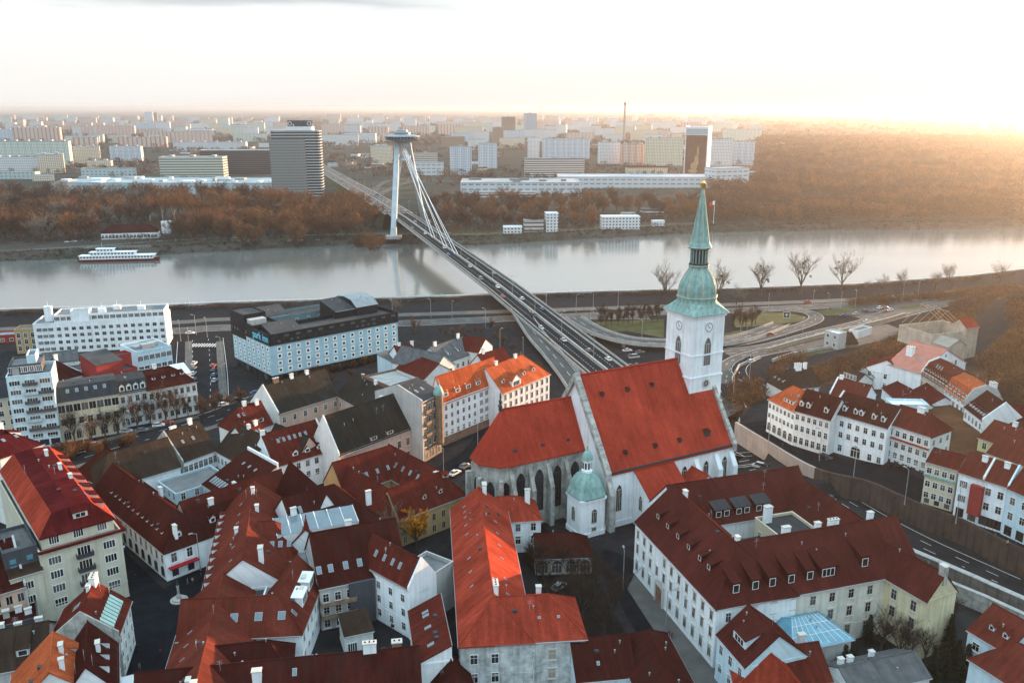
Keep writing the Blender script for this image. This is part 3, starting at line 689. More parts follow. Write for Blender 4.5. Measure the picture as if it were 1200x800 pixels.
    for w in wings:
        P = lambda u, v, z: w.P(u, v, z) - base; L, d = w.L, w.d
        for spec in w.win:
            side, n, zs, ww, hh = spec[:5]; o = spec[5] if len(spec) > 5 else {}
            st, u0, u1 = o.get('st', 'std'), o.get('u0', 0.), o.get('u1', 1.)
            ln = L if side in 'fb' else d
            for zi, z in enumerate(zs):
                for k in range(n):
                    if (k, zi) in o.get('skip', ()): continue
                    u = ln * (u0 + (u1 - u0) * (k + .5) / n)
                    if side == 'f': p, nn = P(u, 0, w.z0 + z), -w.n
                    elif side == 'b': p, nn = P(L - u, d, w.z0 + z), w.n
                    elif side == 'r': p, nn = P(L, u, w.z0 + z), w.e
                    else: p, nn = P(0, d - u, w.z0 + z), -w.e
                    add_window(wo if not near else t, p + Vector((nn.x, nn.y, 0)) * o.get('out', 0.), nn, ww, hh, st, o.get('frame', frame), o.get('glass', glass), near)
        for side, us, tt, typ, ww, hh, *dm in w.do:
            for u in us:
                p, sl, nn = w.slope_pt(side, u, tt); me = dormer_mesh(typ, ww, hh, sl, (dm[0] if dm else None) or w.roof or roof, (dm[1] if len(dm) > 1 else wall))
                link('dormer', me, ro, p - base + Vector((0, 0, .06)), math.atan2(nn.y, nn.x) + math.pi / 2)
        for side, us, tt, ww, ll in w.sk:
            for u in us:
                p, sl, nn = w.slope_pt(side, u, tt)
                link('skylight', skylight_mesh(ww, ll, sl), ro, p - base + Vector((0, 0, .06)), math.atan2(nn.y, nn.x) + math.pi / 2)
        for cspec in w.ch:
            u, v, h = cspec[:3]; cw, cd = cspec[3:5] if len(cspec) > 4 else (1.3, .7); cm = cspec[5] if len(cspec) > 5 else WHT
            p = w.P(u * L, v * d, 0); pr = w.profile()
            zr_ = float(np.interp(v * d, [q[0] for q in pr], [q[1] for q in pr])) if pr else w.ze - w.par
            p.z = zr_; link('chimney', chimney_mesh(cw, cd, h, cm, FRS), ro, p - base, math.atan2(w.e.y, w.e.x) + (0 if cw else 0))
    if near and ro:
        R_ = random.Random(NB[0] * 7 + 3)
        for w in wings:
            pr = w.profile()
            if not pr or w.L < 7: continue
            for k in range(2 + int(w.L / 9)):
                u = R_.uniform(.12, .88) * w.L; v = R_.uniform(.2, .8) * w.d
                if (w.hl and u < w.hl) or (w.hr and u > w.L - w.hr): continue
                z = float(np.interp(v, [q[0] for q in pr], [q[1] for q in pr])); q = R_.random()
                link('vent_pipe' if q < .55 else ('roof_hatch' if q < .8 else 'aerial'), small_mesh(0 if q < .55 else (1 if q < .8 else 2)), ro, w.P(u, v, z) - base, math.atan2(w.e.y, w.e.x))
    NB[0] += 1
    return t, w0, base, wo, ro
def part(t, base, name, mb, mats, parent=None):
    """mesh given in world coordinates becomes a child of thing t"""
    b = Vector(base); mb.v = [v - b for v in mb.v]
    return mb.build(name, mats, parent or t)
# ------------------------------------------------------------------ cathedral
N0, N1 = Vector(at(711, 554, 16.5)), Vector(at(859, 519, 16.5))
CE = (N1 - N0).normalized(); CN = Vector((-CE.y, CE.x)); NL = (N1 - N0).length; NW = 15.6; NZ, NE = 39.0, 16.5
def C(u, v, z=0.): p = N0 + CE * u + CN * v; return Vector((p.x, p.y, z))
def build_cathedral():
    base = C(NL / 2, NW, 0); t = thing('cathedral', 'large gothic cathedral with steep red tiled roof and white tower with green copper spire', 'church', base)
    # nave walls and gables
    w = MB(); D = 2 * NW
    w.poly([C(0, 0, -.3), C(NL, 0, -.3), C(NL, 0, NE), C(0, 0, NE)])
    w.poly([C(NL, 0, -.3), C(NL, D, -.3), C(NL, D, NE), C(NL, NW, NZ - .1), C(NL, 0, NE)])
    w.poly([C(0, D, -.3), C(0, 0, -.3), C(0, 0, NE), C(0, NW, NZ - .1), C(0, D, NE)])
    w.poly([C(NL, D, -.3), C(0, D, -.3), C(0, D, NE), C(NL, D, NE)])
    # cornice, plinth
    for z0, z1, o in ((NE - 1.0, NE - .35, .35), (NE - .5, NE - .05, .6), (0, 1.6, .3)):
        w.prism([C(-.2, -o).xy, C(NL + .2, -o).xy, C(NL + .2, .1).xy, C(-.2, .1).xy], z0, z1, 1 if z0 > NE - .7 else 0)
    nw = part(t, base, 'nave_wall', w, [WHT, DMT])
    # buttresses of the nave
    for u in (.8, 22.5, 30.5, 38.0, NL - .6):
        b = MB(); A = [C(u - .8, -2.4), C(u + .8, -2.4), C(u + .8, .05), C(u - .8, .05)]; zt = lambda x, y, u=u: 10.5 if (Vector((x, y)) - N0).dot(CN) < -1 else 14.5
        b.prism([p.xy for p in A], -.3, zt, 0); part(t, base, 'buttress', b, [STN if u < 2 else WHT], nw)
    for u in (4.2, 26.5, 34.3, 41.2): add_window(nw, C(u, 0, 4.5 if u < 5 else 6.5) - base, -CN, 1.7, 7.6 if u < 5 else 6.5, 'gothic', FRS, GLS, False)
    for u in (-1,): pass
    # nave roof
    r = MB(); s = (NZ - NE) / NW; o = .55; th = .4; m = 0
    for side in (0, 1):
        v0, v1 = (-o, NW) if side == 0 else (D + o, NW)
        a, b = C(.6, v0, NE - o * s + .2), C(NL - .5, v0, NE - o * s + .2); c, d = C(NL - .5, v1, NZ + .2), C(.6, v1, NZ + .2)
        r.poly([a, b, c, d] if side == 0 else [b, a, d, c]); dn = Vector((0, 0, -th)); r.poly([a + dn, d + dn, c + dn, b + dn]); r.poly([a, a + dn, b + dn, b])
        r.poly([a, d, d + dn, a + dn]); r.poly([b, c, c + dn, b + dn])
    r.tube(C(.6, NW, NZ + .25), C(NL - .5, NW, NZ + .25), .28, .28, 6)
    nr = part(t, base, 'nave_roof', r, [CHR])
    # raised stone verges
    for u0, u1 in ((-.9, .75), (NL - .7, NL + .5)):
        g = MB(); pr = [(-1.2, NE - 1.8), (-1.2, NE + .4), (NW, NZ + 1.1), (D + 1.2, NE + .4), (D + 1.2, NE - 1.8), (NW, NZ - 1.2)]
        A = [C(u0, v, z) for v, z in pr]; B = [C(u1, v, z) for v, z in pr]
        for k in range(6): j = (k + 1) % 6; g.poly([A[k], A[j], B[j], B[k]])
        for q in (A, B): g.poly([q[0], q[1], q[2], q[5]]); g.poly([q[2], q[3], q[4], q[5]])
        part(t, base, 'gable_coping', g, [STN])
    def vent(u, tt, big=False):
        v = NW * tt; z = NE + (NZ - NE) * tt + .2; q = MB(); h = 1.5 if big else .8; w2 = .9 if big else .5; dp = h / s + .4
        q.prism([C(u - w2, v).xy, C(u + w2, v).xy, C(u + w2, v + dp).xy, C(u - w2, v + dp).xy], z - .6, z + h, 0, mtop=1)
        q.poly([C(u - w2 - .2, v - .3, z + h), C(u + w2 + .2, v - .3, z + h), C(u + w2 + .2, v + dp, z + h + .5), C(u - w2 - .2, v + dp, z + h + .5)], 1)
        part(t, base, 'roof_vent', q, [DMT, SEM], nr)
    for u in (6., 14.5, 23.0): vent(u, .74)
    for u in (7.5, 17.5, 26.0): vent(u, .12)
    vent(36, .12, True)
    # side chapel with lean-to roof against the nave
    a = MB(); u0, u1, dv = 9.0, 22.0, 7.5
    zl, zh = 10.0, NE - .9
    a.poly([C(u0, -dv, -.3), C(u1, -dv, -.3), C(u1, -dv, zl), C(u0, -dv, zl)])
    for u in (u0, u1): a.poly([C(u, -dv, -.3), C(u, 0, -.3), C(u, 0, zh), C(u, -dv, zl)])
    aw = part(t, base, 'side_chapel_wall', a, [WHT])
    b = MB(); sl = (zh - zl) / dv
    q = [C(u0 - .3, -dv - .6, zl - .6 * sl + .12), C(u1 + .3, -dv - .6, zl - .6 * sl + .12), C(u1 + .3, 0, zh + .12), C(u0 - .3, 0, zh + .12)]
    b.poly(q); b.poly([p - Vector((0, 0, .35)) for p in q[::-1]])
    for k in range(4): j = (k + 1) % 4; b.poly([q[k], q[j], q[j] - Vector((0, 0, .35)), q[k] - Vector((0, 0, .35))])
    part(t, base, 'side_chapel_roof', b, [CHR])
    for u in (12, 18): add_window(aw, C(u, -dv, 3.5) - base, -CN, 1.4, 4.5, 'gothic', FRS, GLS, False)
    add_window(aw, C(u0, -3.5, 5) - base, -CE, 1.2, 4.2, 'gothic', FRS, GLS, False)
    # porch with a small gabled roof near the west end
    pw = W(tuple(C(25, -7).xy), tuple(C(33, -7).xy), 9, 12.5, 7, wp=True, x=1)
    CHST = mat('choir_stone', (.52, .52, .49), .9, .5, .35, col2=(.16, .155, .145), streak=.5)
    # choir and apse
    K0, K1 = Vector(at(600, 542, 20)), Vector(at(689, 522, 20)); hw = 7.2; vz, vr = 20.0, 32.3
    Lc = (N0 - K0).dot(CE) + .0; v0 = (K1 - N0).dot(CN); ax = v0 + hw
    def K(u, v, z): return C(u, v, z)
    uL = -Lc
    # apse plan: five sides of an octagon closing the left end
    ap = [(uL + 0, v0)] + [(uL - hw * math.sin(math.radians(q)) , ax - hw * math.cos(math.radians(q))) for q in (25, 70, 110, 155)] + [(uL, v0 + 2 * hw)]
    plan = [(0, v0)] + ap + [(0, v0 + 2 * hw)]
    c = MB()
    for p, q in zip(plan, plan[1:]): c.poly([K(*q, -.3), K(*p, -.3), K(*p, vz), K(*q, vz)] if False else [K(*p, -.3), K(*q, -.3), K(*q, vz), K(*p, vz)])
    for p, q in zip(plan, plan[1:]):   # eaves band
        P_, Q_ = K(*p, 0), K(*q, 0); n = Vector(((Q_ - P_).y, -(Q_ - P_).x, 0)).normalized() * .35
        if n.dot(P_ - K(uL / 2, ax, 0)) < 0: n = -n
        c.prism([P_.xy, Q_.xy, (Q_ + n).xy, (P_ + n).xy], vz - .9, vz - .15, 1, bot=True)
    cw = part(t, base, 'choir_wall', c, [CHST, DMT])
    g = MB(); e = .7; sl = (vr - vz) / hw; ctr = Vector((uL, ax)); R0 = K(uL + .6, ax, vr)
    ev = []
    for p in plan:
        q = Vector(p); 
        if p[0] <= uL + .01: d_ = (q - ctr).normalized(); q = q + d_ * e
        else: q = q + Vector((0, -e if p[1] < ax else e))
        ev.append(K(q.x, q.y, vz - e * sl * .6))
    RR = K(0, ax, vr)
    g.poly([ev[1], ev[0], RR, R0]); g.poly([ev[-1], ev[-2], R0, RR])
    for p, q in zip(ev[1:-1], ev[2:-1]): g.poly([q, p, R0])
    for p, q in zip(ev, ev[1:]): g.poly([p, q, q - Vector((0, 0, .4)), p - Vector((0, 0, .4))])
    g.tube(R0, RR, .25, .25, 6)
    cr_ = part(t, base, 'choir_roof', g, [CHR])
    for tt, us in ((.14, (-21, -12.5, -4.5)),):
        for u in us:
            q = MB(); v = v0 + hw * tt; z = vz + (vr - vz) * tt + .2
            q.prism([K(u - .5, v, 0).xy, K(u + .5, v, 0).xy, K(u + .5, v + 1, 0).xy, K(u - .5, v + 1, 0).xy], z - .5, z + .9); part(t, base, 'roof_vent', q, [DMT], cr_)
    f = MB(); p = R0 - base; f.lathe((R0.x, R0.y), [(.55, vr - .3), (.5, vr + .8), (.8, vr + 1.0), (.35, vr + 1.6), (.5, vr + 2.4), (.2, vr + 3), (.28, vr + 3.6), (.02, vr + 5.2)], 8); part(t, base, 'ridge_finial', f, [DMT], cr_)
    # choir buttresses and tall windows
    us = [uL + Lc * k / 4 for k in range(0, 4)]
    for u in us:
        b = MB(); A = [(u - .6, v0 - 2.6), (u + .6, v0 - 2.6), (u + .6, v0 + .05), (u - .6, v0 + .05)]
        zt = lambda x, y: 11.5 if (Vector((x, y)) - N0).dot(CN) < v0 - 1 else 17.5
        b.prism([K(*p, 0).xy for p in A], -.3, zt); part(t, base, 'buttress', b, [CHST], cw)
    for u in [uL + Lc * (k + .5) / 4 for k in range(4)]: add_window(cw, K(u, v0, 4.2) - base, -CN, 2.4, 12, 'gothic', DMT, GLS, False)
    for p, q in zip(ap, ap[1:]):
        m_ = (Vector(p) + Vector(q)) / 2; d_ = Vector(q) - Vector(p); nn = CE * (-1) * abs(d_.y) + CN * 0
        P_, Q_ = K(*p, 0), K(*q, 0); n = Vector(((Q_ - P_).y, -(Q_ - P_).x, 0)).normalized()
        if n.dot(P_ - K(uL + 2, ax, 0)) < 0: n = -n
        add_window(cw, K(m_.x, m_.y, 4.8) - base, n, 2.2, 9.5, 'gothic', DMT, GLS, False)
        b = MB(); o = Vector((n.x, n.y)); tdir = (Q_ - P_).xy.normalized(); c0 = Q_.xy
        b.prism([c0 - tdir * .5, c0 + tdir * .5, c0 + tdir * .5 + o * 1.9, c0 - tdir * .5 + o * 1.9], -.3, 15.5); part(t, base, 'buttress', b, [STN], cw)
    # domed chapel in front of the choir
    Q0 = Vector(at(682, 587, 11.0)); q = 7.9; cc = Q0 + CE * q / 2 + CN * q / 2; ch = MB()
    def oct_(r, cut): return [(-r + cut, -r), (r - cut, -r), (r, -r + cut), (r, r - cut), (r - cut, r), (-r + cut, r), (-r, r - cut), (-r, -r + cut)]
    def OW(pts): return [tuple(cc + CE * x + CN * y) for x, y in pts]
    ch.prism(OW(oct_(q / 2, .7)), -.3, 11, 0); ch.prism(OW(oct_(q / 2 + .35, .8)), 10.1, 10.6, 0, bot=True); ch.prism(OW(oct_(q / 2 + .25, .8)), -.2, 1.2, 0)
    cwl = part(t, base, 'chapel_wall', ch, [WHT])
    add_window(cwl, Vector((*(cc - CN * q / 2), 3.8)) - base, -CN, 1.5, 3.9, 'arch', FRS, GLS, False); add_window(cwl, Vector((*(cc - CE * q / 2), 3.8)) - base, -CE, 1.5, 3.9, 'arch', FRS, GLS, False)
    add_window(cwl, Vector((*(cc - CN * q / 2), 1.6)) - base, -CN, 1.2, .8, 'stone', FRS, GLS, False)
    dm = MB()
    prof = [(1.13, 11.0), (1.06, 11.7), (.97, 12.8), (.92, 13.8), (.80, 15.0), (.58, 16.2), (.33, 17.0), (.22, 17.4)]
    rings = [[(*p, z) for p in OW(oct_(q / 2 * k, q / 2 * k * .35))] for k, z in prof]
    for a_, b_ in zip(rings, rings[1:]):
        for i in range(8): j = (i + 1) % 8; dm.poly([a_[i], a_[j], b_[j], b_[i]])
    dm.poly([(p[0], p[1], 10.9) for p in rings[0]][::-1])
    for i in range(8):
        for a_, b_ in zip(rings, rings[1:]): dm.tube(a_[i], b_[i], .12, .12, 4, 0, False)
    cd = part(t, base, 'chapel_dome', dm, [COP])
    ln = MB(); ln.lathe(tuple(cc), [(1.5, 17.0), (1.5, 17.6), (1.15, 17.7), (1.15, 20.0), (1.5, 20.2), (1.5, 20.5)], 8, 0)
    for i in range(8): a_ = math.pi * 2 * (i + .5) / 8; ln.obox((cc.x + 1.08 * math.cos(a_), cc.y + 1.08 * math.sin(a_)), (-math.sin(a_), math.cos(a_)), .25, .03, 18.0, 19.7, 1)
    part(t, base, 'chapel_lantern', ln, [WHT, GLS], cd)
    lc = MB(); lc.lathe(tuple(cc), [(1.6, 20.5), (1.45, 21.3), (1.0, 22.4), (.4, 23.1), (.15, 23.5), (.12, 24.3)], 8); part(t, base, 'lantern_cap', lc, [COP], cd)
    gb = MB(); gb.lathe(tuple(cc), [(.05, 24.2), (.32, 24.5), (.05, 24.8), (.04, 26)], 8); part(t, base, 'finial', gb, [GOLD], cd)
    # west tower
    hwid = 5.85; TC = Vector(C(40.6, NW - .3).xy); tw = MB()
    def sq(r): return [tuple(TC + CE * x + CN * y) for x, y in ((-r, -r), (r, -r), (r, r), (-r, r))]
    tw.prism(sq(hwid + .35), -.3, 26, 0, False); tw.prism(sq(hwid + .1), 26, 34.6, 0, False); tw.prism(sq(hwid), 34.6, 53.2, 0, True)
    for z, o in ((26, .55), (34.4, .28), (41.0, .18), (52.2, .35), (52.8, .6)): tw.prism(sq(hwid + o), z, z + .45, 0, bot=True)
    twp = part(t, base, 'tower', tw, [WHT])
    for d_ in (-CN, -CE, CE, CN):
        p = TC + d_ * hwid; add_window(twp, Vector((*p, 38.0)) - base, d_, 2.3, 8.2, 'gothic', FRS, mat('louvre', (.13, .13, .14), .7, .3), False)
        # clock
        tt = Vector((-d_.y, d_.x)); pc = Vector((*(p + d_ * .06), 49.3))
        k = MB(); k.obox(tuple(p + d_ * .08), tuple(tt), 1.55, .08, 47.75, 50.85, 0)
        kk = part(t, base, 'clock', k, [WHT], twp)
        k2 = MB(); n = 24; d3 = Vector((d_.x, d_.y, 0)); t3 = Vector((tt.x, tt.y, 0)); c3 = pc + d3 * .14
        for i in range(n):
            a0, a1 = 2 * math.pi * i / n, 2 * math.pi * (i + 1) / n; f_ = lambda r_, a_: c3 + t3 * (r_ * math.cos(a_)) + Vector((0, 0, r_ * math.sin(a_)))
            k2.poly([f_(1.2, a0), f_(1.35, a0), f_(1.35, a1), f_(1.2, a1)])
            if i % 2 == 0: k2.poly([f_(.95, a0 - .05), f_(1.15, a0 - .05), f_(1.15, a0 + .05), f_(.95, a0 + .05)])
        for ang, ln_ in ((2.1, 1.05), (-.5, .7)): u_ = t3 * math.cos(ang) + Vector((0, 0, math.sin(ang))); v_ = t3 * -math.sin(ang) + Vector((0, 0, math.cos(ang))); k2.poly([c3 - v_ * .09 - u_ * .2, c3 - v_ * .05 + u_ * ln_, c3 + v_ * .05 + u_ * ln_, c3 + v_ * .09 - u_ * .2])
        part(t, base, 'clock_face', k2, [DMT], twp)
    # small round window low on the tower
    rw = MB(); p = TC - CN * (hwid + .12); n = 16; t3 = Vector((CE.x, CE.y, 0)); c3 = Vector((*(p - CN * .1), 32.5))
    for i in range(n):
        a0, a1 = 2 * math.pi * i / n, 2 * math.pi * (i + 1) / n; f_ = lambda r_, a_, o=0: c3 + t3 * (r_ * math.cos(a_)) + Vector((0, 0, r_ * math.sin(a_))) - Vector((CN.x, CN.y, 0)) * o
        rw.poly([c3, f_(.95, a0), f_(.95, a1)], 0); rw.poly([f_(.95, a0, .1), f_(1.35, a0, .1), f_(1.35, a1, .1), f_(.95, a1, .1)], 1)
        if i % 2 == 0: rw.poly([f_(.1, a0 - .5, .05), f_(.95, a0 - .06, .05), f_(.95, a0 + .06, .05), f_(.1, a0 + .5, .05)], 1)
    part(t, base, 'round_window', rw, [GLS, FRS], twp)
    # copper skirt, bulbous dome, lantern, spire
    def ring(r, z, cut=.0): return [(*tuple(TC + CE * x + CN * y), z) for x, y in oct_(r, max(.01, cut * r))]
    def loft(mb, prof):
        rr = [ring(r, z, c) for r, z, c in prof]
        for a_, b_ in zip(rr, rr[1:]):
            for i in range(8): j = (i + 1) % 8; mb.poly([a_[i], a_[j], b_[j], b_[i]])
        mb.poly(rr[-1]); mb.poly(rr[0][::-1]); return rr
    sk = MB(); loft(sk, [(6.9, 53.1, .02), (6.7, 53.4, .05), (5.8, 54.8, .25), (5.4, 56.0, .55), (5.35, 57.0, .586)]); part(t, base, 'tower_skirt_roof', sk, [COP])
    dm = MB(); rr = loft(dm, [(5.5, 56.9, .586), (5.55, 57.6, .586), (5.15, 57.7, .586), (5.2, 59.2, .586), (4.95, 60.8, .586), (4.35, 62.4, .586), (3.5, 64.0, .586), (2.75, 65.2, .586), (2.45, 65.9, .586), (2.75, 66.1, .586), (2.75, 66.5, .586)])
    for i in range(8):
        for a_, b_ in zip(rr[2:-2], rr[3:-2]):
            dm.tube(a_[i], b_[i], .2, .2, 5, 1, False)
            m1 = [(Vector(a_[i]) + Vector(a_[(i + 1) % 8])) / 2, (Vector(b_[i]) + Vector(b_[(i + 1) % 8])) / 2]; dm.tube(m1[0], m1[1], .1, .1, 4, 0, False)
    for i in range(8): j = (i + 1) % 8; dm.tube(rr[1][i], rr[1][j], .18, .18, 5, 1); dm.tube(rr[-1][i], rr[-1][j], .12, .12, 5, 1)
    PGOLD = mat('worn_gilding', (.40, .42, .33), .55, .35, .8, metal=.2)
    td = part(t, base, 'tower_dome', dm, [COP, PGOLD])
    la = MB(); loft(la, [(2.0, 66.4, .586), (2.0, 71.6, .586)])
    for i in range(16):
        a_ = 2 * math.pi * (i + .5) / 16; x, y = TC.x + 2.35 * math.cos(a_), TC.y + 2.35 * math.sin(a_); la.tube((x, y, 66.4), (x, y, 71.6), .2, .2, 5, 1)
    loft(la, [(2.7, 66.3, .586), (2.7, 67.1, .586)]); 
    part(t, base, 'tower_lantern', la, [DMT, COP], td)
    sp = MB(); rr = loft(sp, [(2.8, 71.2, .586), (3.25, 71.7, .586), (3.0, 72.4, .586), (2.55, 73.2, .586), (2.35, 74.5, .586), (.25, 88.2, .586)])
    for i in range(8): sp.tube(rr[3][i], rr[4][i], .12, .1, 4, 1, False); sp.tube(rr[4][i], rr[5][i], .1, .05, 4, 1, False); sp.tube(rr[1][i], rr[1][(i + 1) % 8], .14, .14, 4, 1)
    spp = part(t, base, 'spire', sp, [COP, PGOLD])
    cn = MB(); cn.lathe(tuple(TC), [(.1, 88.0), (.75, 88.4), (.85, 88.9), (.95, 89.6), (.6, 89.5), (.3, 90.1), (.08, 90.4), (.05, 91)], 10); part(t, base, 'crown_finial', cn, [GOLD], spp)
    for d_, h_ in ((CE, 74.4), (-CN, 75), (-CE, 74.4)):   # tiny dormer openings on the spire
        pass
    # porch
    return t, base, pw
CATH, CB, PORCH = build_cathedral()
house('porch_house', 'small gabled red roof porch against the cathedral nave', [PORCH], WHT, CHR, 'house')
# ------------------------------------------------------------------ bridge
def dk(s, o, z): p = S0 + AX * s + NX * o; return Vector((p.x, p.y, z))
def build_bridge():
    base = dk(LB, 0, FARZ); t = thing('cable_stayed_bridge', 'cable stayed road bridge with slanted steel pylon crossing the wide river', 'bridge', base)
    BW = 10.6; SS = [-45 + 11 * k for k in range(48)]; s1 = LB + 40
    SS = [s for s in SS if s < s1] + [s1]
    d = MB(); BLUE = mat('bridge_steel', (.40, .48, .53), .5, .15, .2, streak=.25)
    ed = MB()
    for a, b in zip(SS, SS[1:]):
        za, zb = deckz(a), deckz(b); th = lambda s: min(3.6, max(.4, deckz(s) - .2))
        sec = lambda s, z: [(-BW, z), (BW, z), (BW, z - .7), (BW * .62, z - th(s)), (-BW * .62, z - th(s)), (-BW, z - .7)]
        A, B = [dk(a, o, z) for o, z in sec(a, za)], [dk(b, o, z) for o, z in sec(b, zb)]
        for k in range(6):
            j = (k + 1) % 6; d.poly([A[k], A[j], B[j], B[k]], 0 if k == 0 else 1)
        for sg in (-1, 1):
            for o, h, w in ((BW, 1.1, .12), (BW - 2.4, .7, .15)):
                o1 = sg * o; pts = [dk(a, o1 - w, 0), dk(b, o1 - w, 0), dk(b, o1 + w, 0), dk(a, o1 + w, 0)]
                zf = lambda x, y: (za if (Vector((x, y)) - S0).dot(AX) < (a + b) / 2 else zb)
                ed.prism([p.xy for p in pts], lambda x, y: zf(x, y) + .01, lambda x, y: zf(x, y) + h)
        o1 = .0; pts = [dk(a, -.35, 0), dk(b, -.35, 0), dk(b, .35, 0), dk(a, .35, 0)]; zf = lambda x, y: (za if (Vector((x, y)) - S0).dot(AX) < (a + b) / 2 else zb); ed.prism([p.xy for p in pts], lambda x, y: zf(x, y), lambda x, y: zf(x, y) + .9)
    part(t, base, 'deck', d, [ASP, CON]); part(t, base, 'railing', ed, [CON])
    mk = MB()
    for o in (-8.0, -4.4, 4.4, 8.0, -.8, .8):
        for a, b in zip(SS, SS[1:]):
            n = 1 if abs(o) > 7 or abs(o) < 1 else 4
            for q in range(n):
                x0 = a + (b - a) * q / n; x1 = x0 + (b - a) / n * (1 if n == 1 else .45)
                mk.poly([dk(x0, o - .1, deckz(x0) + .02), dk(x1, o - .1, deckz(x1) + .02), dk(x1, o + .1, deckz(x1) + .02), dk(x0, o + .1, deckz(x0) + .02)])
    part(t, base, 'road_marking', mk, [LIN])
    # pylon: two legs leaning back from the river, set each side of the road, joined at the top
    LT = at(461, 279, FARZ); RT = at(497, 261, FARZ)
    TOPZ = 79.5; top = Vector(axis(LB + 45)); tl = Vector((*atY(465, 172, 800)[:2],)); 
    Yt = (LT[1] + RT[1]) / 2 + 0; tl = atY(465.5, 168, Yt); tr = atY(478.5, 168, Yt); TOPZ = tl[2]
    for (b0, t0) in ((LT, tl), (RT, tr)):
        p, q = Vector((*b0, FARZ - .3)), Vector(t0); m = MB()
        def sec(c, hx, hy): return [c + Vector((x * hx, y * hy, 0)) for x, y in ((-1, -1), (1, -1), (1, 1), (-1, 1))]
        st = [(0, 2.9, 4.0), (.1, 2.3, 3.2), (.9, 2.2, 2.6), (1, 2.4, 2.8)]
        rg = [sec(p.lerp(q, k), a, b) for k, a, b in st]
        for a, b in zip(rg, rg[1:]):
            for i in range(4): j = (i + 1) % 4; m.poly([a[i], a[j], b[j], b[i]])
        m.poly(rg[-1])
        part(t, base, 'pylon_leg', m, [BLUE])
        f = MB(); f.obox(b0, (1, 0), 7, 6, FARZ - .3, FARZ + 2.2); part(t, base, 'pier_base', f, [CON])
    m = MB(); a, b = Vector(tl), Vector(tr); mid = (a + b) / 2
    for z, h in ((-3.0, 3.6),): m.obox((mid.x, mid.y), (1, 0), (b - a).length / 2 + (2.2 if z > -5 else 1.5), 2, TOPZ + z, TOPZ + z + h)
    part(t, base, 'crossbeam', m, [BLUE]); m = MB(); m.obox((mid.x, mid.y), (1, 0), (b - a).length / 2 + 1.5, 2, TOPZ - 14, TOPZ - 11); part(t, base, 'crossbeam', m, [BLUE])
    # saucer restaurant on top
    u = MB(); z = TOPZ
    u.lathe((mid.x, mid.y), [(5, z + .2), (6.5, z + .8), (9.5, z + 2.0), (16.2, z + 3.6), (16.6, z + 4.0)], 32, 0)
    u.lathe((mid.x, mid.y), [(15.6, z + 4.0), (15.9, z + 6.2)], 32, 1)
    u.lathe((mid.x, mid.y), [(16.6, z + 6.2), (16.4, z + 6.7), (12, z + 7.6), (7.4, z + 8.2), (7.2, z + 9.4), (8.0, z + 9.5), (7.8, z + 10.1), (5.2, z + 10.6), (5.0, z + 12), (3, z + 12.2)], 32, 0)
    for k in range(32): a_ = 2 * math.pi * k / 32; u.obox((mid.x + 15.85 * math.cos(a_), mid.y + 15.85 * math.sin(a_)), (-math.sin(a_), math.cos(a_)), .2, .15, z + 4, z + 6.2, 0)
    u.lathe((mid.x, mid.y), [(7.3, z + 8.3), (7.3, z + 9.2)], 24, 1)
    part(t, base, 'saucer_restaurant', u, [mat('saucer_steel', (.24, .29, .32), .45, .15, metal=.2), GLS])
    # cables: near stays to the median, back stays to the far abutment
    ct = Vector((mid.x, mid.y, TOPZ - 2)); WC = mat('white_cable', (.72, .74, .75), .5, .05)
    for s, zt in ((at(541, 300, 8), 0), (at(529, 290, 9), -1.2), (at(512, 279, 10), -3.5)):
        p = Vector((*s, 0)); sv = (p.xy - S0).dot(AX); 
        for o in (-1.1, 1.1):
            m = MB(); q = dk(sv, o, deckz(sv) + .2); m.tube(q, ct + Vector((o, 0, zt)), .22, .22, 6); part(t, base, 'stay_cable', m, [WC])
    for s in (LB + 60, LB + 66):
        for o in (-1.1, 1.1):
            m = MB(); m.tube(dk(s, o, deckz(s)), ct + Vector((o, 0, 0)), .22, .22, 6); part(t, base, 'stay_cable', m, [WC])
    # piers near the bank
    for s in (18, 58):
        m = MB()
        for o in (-5, 5): p = dk(s, o, 0); m.obox((p.x, p.y), tuple(AX), .9, 1.5, -8.5 if s > 40 else -.3, deckz(s) - 2.0)
        part(t, base, 'pier', m, [CON])
    return t
BRIDGE = build_bridge()
# far approach road with kerbs, continuing into the district beyond
def far_road():
    mb = MB(); SS = [LB + 40 + 25 * k for k in range(60)]
    for a, b in zip(SS, SS[1:]):
        for o0, o1, m in ((-14, 14, 0),): mb.poly([dk(a, o0, deckz(a) + .02), dk(a, o1, deckz(a) + .02), dk(b, o1, deckz(b) + .02), dk(b, o0, deckz(b) + .02)], 0)
        for o in (-14, 14): mb.poly([dk(a, o, deckz(a)), dk(b, o, deckz(b)), dk(b, o * 1.25, FARZ), dk(a, o * 1.25, FARZ)], 1)
        for o in (-13.5, -.4, 13.5): mb.poly([dk(a, o - .4, deckz(a) + .03), dk(b, o - .4, deckz(b) + .03), dk(b, o + .4, deckz(b) + .03), dk(a, o + .4, deckz(a) + .03)], 2)
        for o in (-9, -4.8, 4.8, 9): mb.poly([dk(a, o - .15, deckz(a) + .03), dk(a + 9, o - .15, deckz(a + 9) + .03), dk(a + 9, o + .15, deckz(a + 9) + .03), dk(a, o + .15, deckz(a) + .03)], 3)
    o = mb.build('approach_road', [ASL, GRS, CON, LIN]); structure(o)
far_road()
